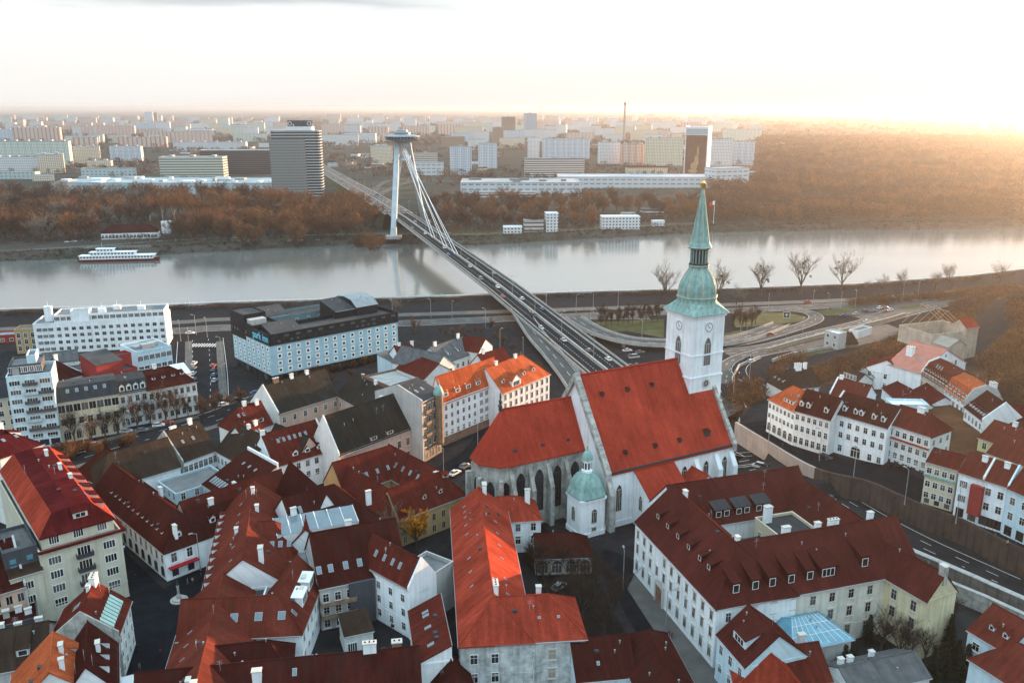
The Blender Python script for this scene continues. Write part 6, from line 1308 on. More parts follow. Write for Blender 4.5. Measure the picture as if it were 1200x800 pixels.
def far_block(x0, x1, yt, yb, dep, m, label, cat='apartment block', group=None, yaw=0., name='panel_block', zb=FARZ, roofm=None, units=0, blind=None):
    a, b = Vector(at(x0, yb, zb)), Vector(at(x1, yb, zb)); Ym = (a.y + b.y) / 2
    zt = atY((x0 + x1) / 2, yt, Ym)[2]; Lr = (b - a).length; mid = (a + b) / 2
    e = (b - a).normalized(); ca, sa = math.cos(yaw), math.sin(yaw); e = Vector((e.x * ca - e.y * sa, e.x * sa + e.y * ca)); n = Vector((-e.y, e.x))
    A, B = mid - e * Lr / 2, mid + e * Lr / 2
    t = thing(name, label, cat, (mid.x, mid.y, zb), 0, group); base = Vector((mid.x, mid.y, zb))
    w = MB(); c = [A, B, B + n * dep, A + n * dep]; w.prism([p.xy for p in c], zb - .5, zt, 0, False); part(t, base, 'wall', w, [FM.get(m, m) if isinstance(m, str) else m])
    r = MB(); r.poly([(*p, zt - .4) for p in c]); 
    for k in range(4):
        p, q = c[k], c[(k + 1) % 4]; d = (q - p).normalized(); o = Vector((d.y, -d.x)) * .15; r.prism([(p + o).xy, (q + o).xy, (q - o * 1.5).xy, (p - o * 1.5).xy], zt - .9, zt + .3, 0, bot=True)
    for k in range(units):
        u = (k + .5) / units; p = A + e * Lr * u + n * dep * .5; r.obox(tuple(p), tuple(e), min(3.2, Lr / units * .3), dep * .22, zt - .3, zt + 2.6)
    part(t, base, 'roof', r, [roofm or FRF])
    return t, base, A, B, e, n, zt
PB = [  # x0 x1 ytop ybase depth material yaw label
 (1, 82, 165.5, 193, 14, 'g', .06, 'long pale green panel slab, second row from the left edge beyond the forest', 6),
 (-6, 48, 184, 203, 14, 'w', .04, 'white panel slab in front of the long pale green one, left edge', 5),
 (48, 75, 181, 203, 40, 'c', .45, 'beige sunlit block right of the white panel slab, far left', 2),
 (18, 71, 149.5, 167, 14, 'o', .05, 'panel slab with orange red patches, behind the pale green slab', 5),
 (-5, 18, 151.5, 167, 14, 'b', .0, 'grey blue panel slab at the left edge beside the orange patched one', 2),
 (86, 97, 149, 161, 14, 'w', .2, 'narrow white tower at the left end of the pinkish slab row', 1),
 (97, 158, 147.5, 161, 14, 'k', .05, 'pinkish panel slab row with red stripes, right of the orange patched slab', 6),
 (88, 114, 161, 175, 16, 'o', .3, 'white and orange tower pair above the beige lit slab', 2),
 (89, 117, 172, 191, 30, 'c', .4, 'beige lit slab under the white and orange tower pair', 2),
 (130, 166, 171.5, 188.5, 14, 'b', .05, 'pale blue panel block left of centre in the left district', 3),
 (140, 195, 160.5, 173, 14, 'o', .08, 'panel block with orange end, behind the pale blue one', 4),
 (157, 184, 144.5, 160, 14, 'b', .1, 'tall blue grey block right of the pinkish slab row', 3),
 (185, 200, 143.5, 160, 14, 'w', .1, 'pair of pale towers next to tall blue grey block', 2),
 (200, 219, 144, 157, 14, 'k', .3, 'pink lit tower block before the white framed block', 2),
 (214, 247, 153, 167, 18, 'w', .05, 'white office block with framed rooftop, left of the dark box', 2),
 (171, 180, 131.5, 147, 14, 'b', .1, 'slender grey tower rising above the left skyline', 1),
 (180.5, 185, 132, 146, 14, 'n', .1, 'slender brown tower touching the grey one on left skyline', 1),
 (204, 288, 166.5, 177, 20, 'w', .04, 'long low white building behind the dark box', 6),
 (287, 303, 149.5, 164, 14, 'w', .1, 'white block just left of the striped office tower', 2),
 (104, 130, 188.5, 199, 16, 'c', .2, 'low cream block left of the mall', 2),
 (96, 156, 197.5, 209, 16, 'm', .0, 'low long green grey hall left of glass fronted building', 0),
 (-10, 42, 201.5, 211, 16, 'm', .0, 'low green grey hall at the far left above the forest', 0),
 (40, 62, 205, 213, 16, 'c', .4, 'small sunlit beige hall beside the far left hall', 0),
 (188, 206, 187, 199, 16, 'w', .2, 'small white block left of glass fronted building', 1),
 (377, 424, 145.5, 158, 14, 'k', .1, 'orange pink slab row right of the striped office tower', 5),
 (375, 420, 158, 171, 14, 'w', .12, 'white slab in front of orange pink row', 4),
 (422, 446, 158.5, 167, 14, 'c', .2, 'cream slab beside the white one, left of the pylon', 2),
 (442, 462, 171, 191, 30, 'c', .7, 'angled beige slab seen behind the left pylon leg', 2),
 (487, 520, 190.5, 206, 16, 'h', .05, 'white hall with blue billboard right of the pylon', 0),
 (484, 513, 179.5, 191, 16, 's', .1, 'grey striped block above the billboard hall', 1),
 (529, 553, 172, 205, 18, 'b', .2, 'twin winged pale blue tower right of the pylon', 1),
 (563, 583, 168, 198, 16, 'b', .35, 'pale blue slab tower beyond the congress hall', 1),
 (549, 571, 163.5, 176, 14, 'w', .1, 'white block behind the pale blue slab tower', 2),
 (578, 590, 149, 168, 14, 'n', .2, 'brown tower left of the taller brown one', 1),
 (589, 604, 137, 166, 16, 'n', .3, 'tallest brown tower on the skyline', 1),
 (518, 545, 160, 172, 14, 'n', .2, 'brownish block between the pylon and twin winged tower', 1),
 (586, 615, 162, 174, 14, 'c', .2, 'cream low block under the brown towers', 2),
 (619, 632, 161, 185, 16, 'w', .1, 'white block below the glass skyscraper', 1),
 (636, 691, 162.5, 186, 14, 'b', .05, 'pale blue slab with red squares, right of the white block', 5),
 (702, 727, 166.5, 192, 14, 'w', .2, 'white panel tower left of pinkish slab by the chimney', 2),
 (728, 755, 169, 193, 14, 'k', .05, 'pinkish white slab behind red roofed school', 3),
 (756, 800, 162, 194, 14, 'y', .05, 'white slab with yellow stripes left of the billboard tower', 4),
 (831, 858, 162.5, 194, 14, 'w', .1, 'white slab right of the billboard tower', 3),
 (860, 884, 166, 193, 14, 'b', .2, 'last pale slab at the right end of the white row', 2),
 (755, 776, 158, 168, 14, 'w', .1, 'white block peeping above yellow striped slab', 2),
 (911, 920, 168, 175, 12, 'w', .2, 'small white building far right at the motorway', 1),
 (920, 941, 171, 176, 12, 'w', .1, 'low white shed far right at the motorway', 0),
 (898, 919, 180, 186, 12, 'w', .2, 'white hall at the motorway fork far right', 0),
]
for r in PB: far_block(*r[:6], r[7], yaw=r[6], units=r[8])
# glass fronted and dark buildings, mall
far_block(189, 262, 184, 209, 30, 'e', 'long glass fronted building with yellowish panels above the mall', 'office building', yaw=.06, name='office_block', units=3)
far_block(237, 322, 176, 204, 30, 'd', 'large dark brown box building left of the striped tower', 'office building', yaw=.03, name='office_block')
t, base, A, B, e, n, zt = far_block(58, 322, 214.5, 228, 95, 'm', 'long grey green shopping mall with cluttered flat roofs above the forest', 'shopping mall', yaw=-.03, name='shopping_mall', roofm=mat('mall_roof', (.28, .36, .40), .6, .35, .05))
for k in range(26):
    u, v = rng.random(), rng.random() * .85 + .08; b = MB(); p = A + (B - A) * u + n * 95 * v; b.obox(tuple(p), tuple(e), 2 + rng.random() * 9, 2 + rng.random() * 5, zt - .3, zt + .8 + rng.random() * 2.8); part(t, base, 'roof_unit', b, [WMT if k % 3 else FRF])
# tiny far panel rows in the haze
k = 0
for row, (yb, hh, n_) in enumerate(((148, 9, 46), (153, 10, 44), (158, 11, 40), (165, 11, 34), (143.5, 7.5, 44), (139.5, 5.5, 40))):
    for q in range(n_):
        x = (q + rng.random() * .8) / n_ * 900 - 10
        if 325 < x < 378 or x > 890: continue
        wd = (10 + rng.random() * 24) * (yb - 126) / 30
        yy = yb + rng.random() * 3; m = 'wwbckog'[rng.integers(7)]
        if yb > 155 and rng.random() < .3: continue
        far_block(x, x + wd, yy - hh * (.7 + .6 * rng.random()), yy, 14, m, 'pale panel apartment block among the hazy far rows beyond the river', group='panel blocks in the hazy far rows', yaw=rng.uniform(-.4, .5), units=0)
# small suburb houses lower between them
for q in range(46):
    x = rng.uniform(380, 900) if q < 36 else rng.uniform(60, 330); yb = rng.uniform(172, 200); 
    if 455 < x < 500 and yb > 190: continue
    wd = rng.uniform(6, 15); far_block(x, x + wd, yb - rng.uniform(2.5, 5), yb, rng.uniform(10, 22), 'wcwbn'[rng.integers(5)], 'low house or shed scattered between the tower blocks beyond the river', 'house', 'low buildings between far blocks', yaw=rng.uniform(-.6, .6), name='low_house', roofm=RBR if q % 3 == 0 else FRF)
# striped office tower with mesh screen
def office_tower():
    a, b = Vector(at(321, 231, FARZ)), Vector(at(379, 229, FARZ)); Ym = (a.y + b.y) / 2; mid = (a + b) / 2; Lr = (b - a).length; zs = lambda y: atY(350, y, Ym)[2]
    t = thing('office_tower', 'tall office tower with grey mesh screen and white floor bands left of the bridge road', 'office tower', (mid.x, mid.y, FARZ)); base = Vector((mid.x, mid.y, FARZ))
    e = Vector((1, .12)).normalized(); n = Vector((-e.y, e.x)); z1 = zs(153); floors = int((z1 - FARZ) / 3.6)
    def rr(hx, hy, r, c=Vector((0, 0))):   # rounded plan
        pts = []
        for sx, sy, a0 in ((1, -1, -90), (1, 1, 0), (-1, 1, 90), (-1, -1, 180)):
            for k in range(4): q = math.radians(a0 + 30 * k); pts.append(mid + e * (c.x + sx * (hx - r) + r * math.cos(q)) + n * (c.y + 14 + sy * (hy - r) + r * math.sin(q)))
        return [p.xy for p in pts]
    g, f = MB(), MB(); hx, hy = Lr / 2, 15
    g.prism(rr(hx - .4, hy - .4, 6), FARZ, z1, 0)
    for k in range(floors + 1): z = FARZ + k * 3.6; f.prism(rr(hx, hy, 6), z - .1, z + 1.1, 0, bot=True)
    part(t, base, 'glass_core', g, [GLS]); part(t, base, 'floor_bands', f, [mat('band_white', (.40, .45, .47), .5, .1)])
    s = MB(); zt = zs(163); s.prism([(mid + e * x + n * y).xy for x, y in ((-hx - 1.5, -1.2), (hx * .38, -1.2), (hx * .38, 4), (-hx - 1.5, 16))], FARZ + 3, zt, 0)
    sm = facade_mat('mesh_screen', (.20, .21, .205), (.08, .09, .10), pu=2.1, pv=3.6, wu=.55, wv=.5); part(t, base, 'mesh_screen', s, [sm])
    p = MB(); p.prism(rr(hx * .54, 11, 5, Vector((hx * .18, 0))), z1, zs(148.5), 0); p.prism(rr(hx * .50, 10, 5, Vector((hx * .20, 0))), zs(148.5), zs(141.5), 1); part(t, base, 'penthouse', p, [WMT, DKW])
    for x in (hx * -.14, hx * .62):
        p = mid + e * x + n * 3.2; text(t, 'O\u2082', 7.0, Vector((p.x, p.y, zs(147.2))) - base, math.atan2(e.y, e.x), WMT, .2)
office_tower()
# billboard tower with its halls, other special ones
def frame_tower():
    a, b = Vector(at(801, 212, FARZ)), Vector(at(830, 210, FARZ)); Ym = (a.y + b.y) / 2; zs = lambda y: atY(815, y, Ym)[2]; base = Vector((*a, FARZ)); t = thing('billboard_tower', 'slim white tower slab carrying a tall brown advertising panel', 'office tower', base)
    ang = .55; e = Vector((math.cos(ang), -math.sin(ang))); n = Vector((-e.y, e.x)); L1 = (b - a).length * .62; Z = zs(148.5)
    P = lambda u, v: (a + e * u + n * v).xy
    w = MB(); w.prism([P(0, 0), P(L1, 0), P(L1, 15), P(0, 15)], FARZ, Z); part(t, base, 'tower_slab', w, [facade_mat('tower_side', (.62, .64, .66), (.45, .48, .52), pu=4, pv=3.4, wu=.7, wv=.3)])
    for u in (-.6, L1 + .2): 
        f = MB(); f.prism([P(u, -.8), P(u + .8, -.8), P(u + .8, 15.6), P(u, 15.6)], FARZ, Z + 2); part(t, base, 'edge_frame', f, [WHT])
    b_ = MB(); b_.prism([P(1.2, -.7), P(L1 - 1.0, -.7), P(L1 - 1.0, -.1), P(1.2, -.1)], zs(207), zs(158)); bm = mat('brown_poster', (.16, .085, .055), .6, .5, .06, col2=(.07, .035, .03)); part(t, base, 'advertising_panel', b_, [bm])
    h = MB()
    for (du, dz, ru, rz) in ((.45, .28, .16, .10), (.55, .40, .10, .14), (.4, .16, .22, .05), (.6, .62, .05, .12)):
        zc = zs(207) + (zs(158) - zs(207)) * dz; hz = (zs(158) - zs(207)) * rz; pts = [(du * L1 + ru * L1 * math.cos(q), zc + hz * math.sin(q)) for q in [k * math.pi / 6 for k in range(12)]]
        h.poly([(*P(x, -.74 - du * .02), z) for x, z in pts])
    part(t, base, 'poster_picture', h, [mat('poster_highlight', (.36, .24, .15), .6, .3, .2)])
    c = MB(); c.prism([P(1, -.7), P(L1 - 1, -.7), P(L1 - 1, -.2), P(1, -.2)], zs(156.5), zs(150.5)); part(t, base, 'top_sign', c, [mat('sign_teal', (.28, .38, .42), .6, .2)])
frame_tower()
far_block(654, 850, 207.5, 220.5, 60, 'h', 'very long white exhibition hall under the billboard tower', 'hall', yaw=-.02, name='exhibition_hall', roofm=mat('hall_roof', (.40, .43, .46), .7, .2, .05), units=0)
far_block(835, 880, 197, 221, 30, 'h', 'white blocky exhibition hall right of the billboard tower', 'hall', yaw=.35, name='exhibition_hall', roofm=FRF)
t, base, A, B, e, n, zt = far_block(540, 682, 214, 233, 70, 'h', 'white congress hall with dark ribs above the riverside trees', 'hall', yaw=.02, name='congress_hall', roofm=FRF)
b = MB(); b.prism([(A + e * 20 - n * 6).xy, (B - e * 60 - n * 6).xy, (B - e * 60).xy, (A + e * 20).xy], FARZ, zt - 12); part(t, base, 'front_porch', b, [FM['s']])
for q in range(8): b = MB(); p = A + (B - A) * rng.uniform(.1, .9) + n * rng.uniform(10, 55); b.obox(tuple(p), tuple(e), rng.uniform(3, 9), rng.uniform(2, 6), zt - .3, zt + rng.uniform(.8, 2.5)); part(t, base, 'roof_unit', b, [FLT])
far_block(615, 685, 185.5, 208.5, 18, 's', 'wide hotel with horizontal balcony strips, right of the congress hall', 'hotel', yaw=.06, name='hotel_block', units=3)
far_block(620, 632, 184.5, 186, 14, 'n', 'brown side annex of the white block below the glass skyscraper', 'office building', yaw=.05, name='office_block')
t, base, A, B, e, n, zt = far_block(735, 782, 196, 207, 22, FM['c'], 'red roofed school behind the exhibition hall', 'school', yaw=.05, name='school', roofm=RBR)
far_block(616, 629, 133, 163, 40, facade_mat('skyscraper_glass', (.38, .45, .52), (.16, .22, .28), band=True, pv=3.8, wv=.5), 'slim glass skyscraper crossing the horizon right of the brown towers', 'skyscraper', yaw=.2, name='skyscraper', units=1)
# tapered chimney
c = at(731, 167, FARZ); zt = atY(731, 120, c[1])[2]
t = thing('chimney', 'tall slender industrial chimney breaking the horizon', 'chimney', (*c, FARZ)); m = MB(); m.lathe((0, 0), [(5, 0), (4, 30), (2.8, zt - FARZ)], 12); m.build('shaft', [mat('chimney_concrete', (.30, .27, .26), .9)], t); m = MB(); m.lathe((0, 0), [(3.2, zt - FARZ - 8), (3.1, zt - FARZ - 3)], 12); m.build('band', [RDW], t)
# tower crane behind
c = at(633, 150, FARZ); t = thing('tower_crane', 'thin construction crane on the skyline right of the skyscraper', 'crane', (*c, FARZ)); zt = atY(633, 124.5, c[1])[2] - FARZ
m = MB(); m.tube((0, 0, 0), (0, 0, zt), 1.4, 1.2, 4); m.build('mast', [MET], t); m = MB(); m.tube((-14, 0, zt - 5), (38, 0, zt - 5), 1.0, .8, 4); m.tube((0, 0, zt), (34, 0, zt - 5), .3, .3, 3); m.build('jib', [MET], t)
# riverside buildings on the far bank
far_block(705, 750, 254, 269, 14, 'w', 'white two storey boathouse with terraces on the far bank', 'clubhouse', yaw=.05, name='boathouse', roofm=WMT)
far_block(729, 745, 250, 256, 10, 'w', 'raised white upper storey standing behind the boathouse', 'clubhouse', yaw=.05, name='boathouse')
far_block(640, 654, 250, 272, 12, 'w', 'small white villa among trees on the far bank', 'villa', yaw=.1, name='villa', roofm=WMT)
far_block(614, 637, 258.5, 272, 12, 's', 'grey low house beside the small white villa, far bank', 'house', yaw=.05, name='riverside_house')
far_block(752, 778, 245, 252, 12, 's', 'low grey pavilion above the boathouse', 'pavilion', yaw=.0, name='pavilion', roofm=FLT)
far_block(765, 779, 259, 265, 8, 'w', 'small white kiosk on the far bank lawn', 'kiosk', yaw=.1, name='kiosk', roofm=WMT)
far_block(590, 612, 266, 274, 10, 'w', 'row of pale sheds right of the bridge on the far bank', 'shed', yaw=.05, name='shed', roofm=WMT)
w = W(at(119, 281, FARZ), at(185, 279, FARZ), 3, 9, d=14, wp=True, z0=FARZ, hl=8, hr=8, win=[('f', 16, [1.2], 2.2, 2.6, dict(st='arch'))])
house('riverside_restaurant', 'long low white restaurant with dark red roof under the far bank trees', [w], WHT, DRED, 'restaurant', near=False)
w = W(at(194, 274, FARZ), at(204, 273, FARZ), 8, d=8, wp=True, z0=FARZ, k='flat'); house('white_pavilion', 'small white cube pavilion beside the two pale poplar trunks', [w], WHT, WMT, 'pavilion', near=False)
# blue billboard on the hall
a = Vector(at(506, 203, FARZ)); z0 = atY(512, 198, a.y - 2)[2]; z1 = atY(512, 193, a.y - 2)[2]
t = thing('billboard', 'blue billboard on the white hall right of the pylon', 'billboard', (a.x, a.y - 3, FARZ)); m = MB(); m.box(0, 16, -.4, 0, z0 - FARZ, z1 - FARZ); m.build('panel', [mat('billboard_blue', (.12, .30, .50), .5, .4, .08)], t); m = MB(); m.tube((3, .3, 0), (3, .3, z0 - FARZ), .3, .3); m.tube((13, .3, 0), (13, .3, z0 - FARZ), .3, .3); m.build('stand', [MET], t)
# flag on the far bank
c = at(836, 262, FARZ); t = thing('flagpole', 'white flagpole with red and white flag on the far bank by the spire', 'flag', (*c, FARZ)); zt = atY(836, 235, c[1])[2] - FARZ
m = MB(); m.tube((0, 0, 0), (0, 0, zt), .3, .2, 8); m.build('pole', [WMT], t)
m = MB()
for k in range(6): x0, x1 = -.9 * k, -.9 * (k + 1); y0, y1 = .4 * math.sin(k), .4 * math.sin(k + 1); m.poly([(x0, y0, zt - 4 - .35 * k), (x1, y1, zt - 4.35 - .35 * k), (x1, y1, zt - .4 - .35 * k), (x0, y0, zt - .35 * k)], 0 if k > 1 else 1)
m.build('flag', [mat('flag_red', (.55, .05, .04), .8, .1), WHT], t)
# roads and lawns on the far bank
FX = lambda pts: [at(*p, FARZ) for p in pts]
def far_ribbon(name, pts, w, m, lift=.3): return ribbon(name, FX(pts), w, m, lift, px=False)
far_ribbon('far_road', [(380, 205), (330, 212), (255, 214)], 14, ASL); far_ribbon('far_road', [(436, 232), (470, 217), (500, 212), (545, 214)], 12, ASL, .35)
far_ribbon('far_road', [(460, 238), (440, 226), (452, 214), (480, 209), (500, 205)], 9, ASL, .4)
far_ribbon('riverside_road', [(-20, 296), (100, 289), (220, 281), (330, 277), (440, 274), (520, 275), (600, 273), (700, 268), (820, 261)], 7, PAV, .25)
far_ribbon('far_motorway', [(880, 196), (905, 190), (925, 181), (955, 172)], 16, ASL); far_ribbon('far_motorway', [(870, 203), (905, 199), (950, 198), (1000, 196)], 12, CON, .35)
for pts in ([(-60, 303), (130, 296), (300, 286), (440, 281), (440, 276), (300, 280), (130, 289), (-60, 296)], [(520, 277), (600, 275), (700, 270), (830, 263), (830, 259), (700, 265), (600, 270), (520, 272)], [(420, 232), (450, 222), (480, 222), (500, 212), (460, 210), (430, 222)]):
    sheet('grass_bank', FX(pts), GRS, .15, world_pts=True)
# ------------------------------------------------------------------ trees
BARK = mat('bark', (.075, .055, .042), .95, .4, 1.5); PALEBARK = mat('pale_bark', (.36, .30, .25), .9, .3, 1.5)
TW = {k: mat('twigs_' + k, c, .95, .35, .6) for k, c in dict(brown=(.085, .050, .033), orange=(.20, .092, .040), dark=(.045, .032, .025), pale=(.20, .16, .125), rust=(.115, .056, .030), gold=(.55, .23, .03), green=(.022, .032, .018)).items()}
class TM:   # triangle / quad soup, fast
    def __init__(s): s.v = []; s.f = []
    def tube(s, p, q, r0, r1, n=4):
        p, q = Vector(p), Vector(q); d = q - p
        if d.length < 1e-5: return
        d.normalize(); a = d.cross(Vector((.3, .5, .8)) if abs(d.z) > .9 else Vector((0, 0, 1))).normalized(); b = d.cross(a); k = len(s.v)
        for c, r in ((p, r0), (q, r1)):
            for i in range(n): t = 2 * math.pi * i / n; s.v.append(c + (a * math.cos(t) + b * math.sin(t)) * r)
        for i in range(n): j = (i + 1) % n; s.f.append((k + i, k + j, k + n + j, k + n + i))
    def twig(s, p, d, l, w, R):
        d = d.normalized(); a = d.cross(Vector((R.uniform(-1, 1), R.uniform(-1, 1), R.uniform(-1, 1))))
        if a.length < 1e-3: return
        a.normalize(); k = len(s.v); s.v += [p - a * w, p + a * w, p + d * l + Vector((0, 0, l * .08))]; s.f.append((k, k + 1, k + 2))
    def mesh(s, name, m):
        me = bpy.data.meshes.new(name); me.from_pydata([tuple(v) for v in s.v], [], s.f); me.materials.append(m); me.update(); return me
def grow(seed, h, spread, trunk_h, levels, kids, tw_n, tw_l, tw_w, r0, up=.35, tubes=(7, 5, 4, 3)):
    """trunk with limbs; crown of finer branches and loose twigs"""
    R = random.Random(seed); T, Cn = TM(), TM()
    def branch(p, d, l, r, lev):
        mbk = T if lev <= 1 else Cn; n = 3; q = p; pts = [p]
        for k in range(n):
            d = (d + Vector((R.uniform(-1, 1), R.uniform(-1, 1), R.uniform(-.4, .8) + up * .3)) * .16).normalized(); q2 = q + d * (l / n)
            mbk.tube(q, q2, r * (1 - .25 * k), r * (1 - .25 * (k + 1)), tubes[min(lev, 3)]); q = q2; pts.append(q)
        if lev < levels:
            nk = kids[lev]
            for k in range(nk):
                t = .30 + .7 * (k + R.random() * .6) / nk; i = min(n - 1, int(t * n)); b = pts[i].lerp(pts[i + 1], t * n - i)
                az = R.uniform(0, 2 * math.pi); side = Vector((math.cos(az), math.sin(az), 0)) * spread + Vector((0, 0, up)); nd = (d * .75 + side).normalized()
                branch(b, nd, l * R.uniform(.45, .68), r * .5, lev + 1)
        if lev >= levels - 1:
            for k in range(tw_n):
                t = R.random(); i = min(n - 1, int(t * n)); b = pts[i].lerp(pts[i + 1], t * n - i)
                nd = (d * .6 + Vector((R.uniform(-1, 1), R.uniform(-1, 1), R.uniform(-.5, 1)))); Cn.twig(b, nd, tw_l * R.uniform(.5, 1.2), tw_w, R)
    T.tube((0, 0, -.5), (0, 0, trunk_h), r0 * 1.25, r0 * .9, tubes[0]); p = Vector((0, 0, trunk_h))
    for k in range(kids[0] if trunk_h > .5 else kids[0] + 2):
        az = 2 * math.pi * (k + R.random() * .7) / kids[0]; d = Vector((math.cos(az) * spread * R.uniform(.3, 1), math.sin(az) * spread * R.uniform(.3, 1), 1)).normalized()
        branch(p - Vector((0, 0, trunk_h * .25 * R.random())), d, (h - trunk_h) * R.uniform(.42, .6), r0 * .6, 1)
    branch(p, Vector((0, 0, 1)), (h - trunk_h) * .6, r0 * .7, 1)
    return T, Cn
PROTO = {}
def tree_proto(kind):
    if kind in PROTO: return PROTO[kind]
    k, v = kind.rsplit('_', 1); v = int(v)
    if k == 'belt': T, Cn = grow(v, 20, .95, 1.6, 3, (6, 5, 4), 13, 2.3, .10, .38)
    elif k == 'poplar': T, Cn = grow(40 + v, 26, .42, 7, 3, (5, 5, 4), 7, 2.4, .075, .5, up=.8)
    elif k == 'bare': T, Cn = grow(70 + v, 24, .85, 5, 4, (5, 4, 4, 3), 5, 1.7, .028, .45, up=.4)
    elif k == 'small': T, Cn = grow(100 + v, 8, .7, 2.0, 3, (4, 4, 3), 9, 1.1, .035, .14)
    elif k == 'shrub': T, Cn = grow(130 + v, 3.6, .95, .2, 2, (5, 5), 26, 1.0, .035, .07)
    elif k == 'leafy': T, Cn = grow(160 + v, 9, .9, 2.0, 3, (6, 5, 4), 30, .5, .17, .2)
    elif k == 'conifer':
        T, Cn = TM(), TM(); R = random.Random(v); T.tube((0, 0, -.5), (0, 0, 11), .22, .05, 6)
        for q in range(1500):
            z = 1 + 10 * R.random() ** 1.3; rr = (11.2 - z) * .24 + .25; a = R.uniform(0, 6.283); r = rr * R.uniform(.35, 1.05)
            Cn.twig(Vector((r * .5 * math.cos(a), r * .5 * math.sin(a), z)), Vector((math.cos(a), math.sin(a), R.uniform(-.5, .5))), r * .6 + .35, .12, R)
    PROTO[kind] = (T.mesh('trunk', BARK), Cn.mesh('crown', TW['brown'])); return PROTO[kind]
def tree(kind, x, y, s, tone, label, group=None, name='bare_tree', cat='tree', z=None, trunk=None):
    tm, cm = tree_proto(kind); t = thing(name, label, cat, (x, y, (G(x, y) if z is None else z) - .05), rng.uniform(0, 6.28), group); t.scale = (s * rng.uniform(.9, 1.1), s * rng.uniform(.9, 1.1), s)
    a = link('trunk', tm, t); c = link('crown', cm, t)
    for o, m in ((a, trunk), (c, TW[tone])):
        if m: o.material_slots[0].link = 'OBJECT'; o.material_slots[0].material = m
    return t
# belt on the far bank, left of the bridge
n = 0
for y0, sp, xa, xb in ((282, 15, -25, 447), (272, 13, -25, 445), (263, 13, -20, 440), (254, 13, -20, 432), (246, 13, -20, 425), (238, 13, -15, 330)):
    x = xa
    while x < xb:
        px, py = x + rng.uniform(-4, 4), y0 + rng.uniform(-4, 4); x += sp * rng.uniform(.8, 1.2)
        if y0 > 268 and (110 < px < 208): continue
        p = at(px, py, FARZ); warm = px > 170 or rng.random() < .4
        if 176 < px < 225 and y0 in (263,): tree('poplar_%d' % rng.integers(3), *p, rng.uniform(1.0, 1.25), 'orange', 'tall bare tree with pale trunk standing out of the belt by the white pavilion', 'pale trunked trees by the white pavilion', trunk=PALEBARK); n += 1; continue
        tree('belt_%d' % rng.integers(5), *p, rng.uniform(1.15, 1.55), ('orange' if rng.random() < .55 else 'rust') if warm else ('brown' if rng.random() < .7 else 'pale'), 'russet brown bare tree in the dense belt along the far bank left of the bridge', 'trees of the far bank belt left of the bridge'); n += 1
for y0, sp, xa, xb in ((267, 14, 518, 700), (258, 13, 512, 835), (250, 13, 508, 845), (242, 14, 520, 850)):
    x = xa
    while x < xb:
        px, py = x + rng.uniform(-4, 4), y0 + rng.uniform(-3, 3); x += sp * rng.uniform(.85, 1.3)
        if y0 > 255 and (635 < px < 658 or 700 < px < 785): continue
        p = at(px, py, FARZ); tree('belt_%d' % rng.integers(5), *p, rng.uniform(.85, 1.25), 'orange' if rng.random() < .5 else ('rust' if rng.random() < .6 else 'brown'), 'orange brown bare tree on the far bank between the bridge and the spire', 'trees on the far bank right of the bridge'); n += 1
print('belt trees', n)
# tall bare trees on the near embankment
for i, (px, py, hp) in enumerate(((779, 353, 42), (842, 353, 42), (891, 348, 43), (938, 344, 43), (986, 341, 40))):
    p = at(px, py, 0); s = hp * math.hypot(*p) / 1000 / 20
    t = tree('bare_%d' % i, *p, s, 'pale', ('tall bare riverside tree half hidden by the left side of the tower', 'tall bare riverside tree just right of the copper dome', 'tall bare riverside tree with dark mistletoe clumps, third in the row', 'tallest bare riverside tree, fourth in the row along the water', 'bare riverside tree at the right end of the five tall ones')[i])
    m = TM(); R = random.Random(i)
    for k in range((2, 9, 10, 5, 8)[i]):
        c = Vector((R.uniform(-4.5, 4.5), R.uniform(-4, 4), R.uniform(9, 17)))
        for q in range(60): d = Vector((R.gauss(0, 1), R.gauss(0, 1), R.gauss(0, 1))).normalized(); m.twig(c + d * .3, d, .55, .12, R)
    link('mistletoe', m.mesh('mistletoe', TW['green']), t)
for i, (px, py, hp) in enumerate(((1033, 344, 20), (1056, 341, 22), (1096, 339, 20), (1111, 337, 24), (1172, 333, 22), (870, 358, 18), (863, 357, 22), (1014, 343, 14), (628, 362, 14), (466, 366, 16))):
    p = at(px, py, 0); tree('bare_%d' % (i % 5), *p, hp * math.hypot(*p) / 1000 / 20, 'pale', 'thin leafless tree standing against the silvery water', 'thin trees on the near embankment', z=0.)
def grove(pts, kind, s, tone, label, group, jit=3, **k):
    for px, py in pts: p = at(px + rng.uniform(-jit, jit), py + rng.uniform(-jit, jit) * .5, 0); tree('%s_%d' % (kind, rng.integers(4)), *p, s * rng.uniform(.8, 1.2), tone if isinstance(tone, str) else tone[rng.integers(len(tone))], label, group, **k)
grove([(702 + 6.5 * k, 376 - .6 * k) for k in range(11)] + [(704 + 6.5 * k, 383 - .6 * k) for k in range(11)], 'small', 1.15, ('brown', 'dark'), 'slim young brown tree in the block of trees left of the tower', 'young trees between bridge and tower', 2)
grove([(858, 383), (866, 380), (875, 382), (884, 380), (870, 387), (880, 387)], 'small', 1.4, 'brown', 'bushy brown tree in the clump right of the tower', 'tree clump right of the tower', 2)
grove([(862, 462), (872, 465), (882, 460), (890, 465), (868, 478), (880, 476), (857, 470)], 'small', .9, ('orange', 'rust'), 'orange brown tree inside the curve of the slip road', 'trees inside the slip road curve', 2)
grove([(487, 393)], 'small', 1.3, 'rust', 'round brown tree standing off the right corner of the black topped hotel', None, 0)
grove([(515 + 7 * k, 392 + (k % 2) * 3) for k in range(8)], 'small', .62, ('orange', 'rust'), 'low round orange brown tree in the row near the bridge foot', 'round trees near the bridge foot', 2)
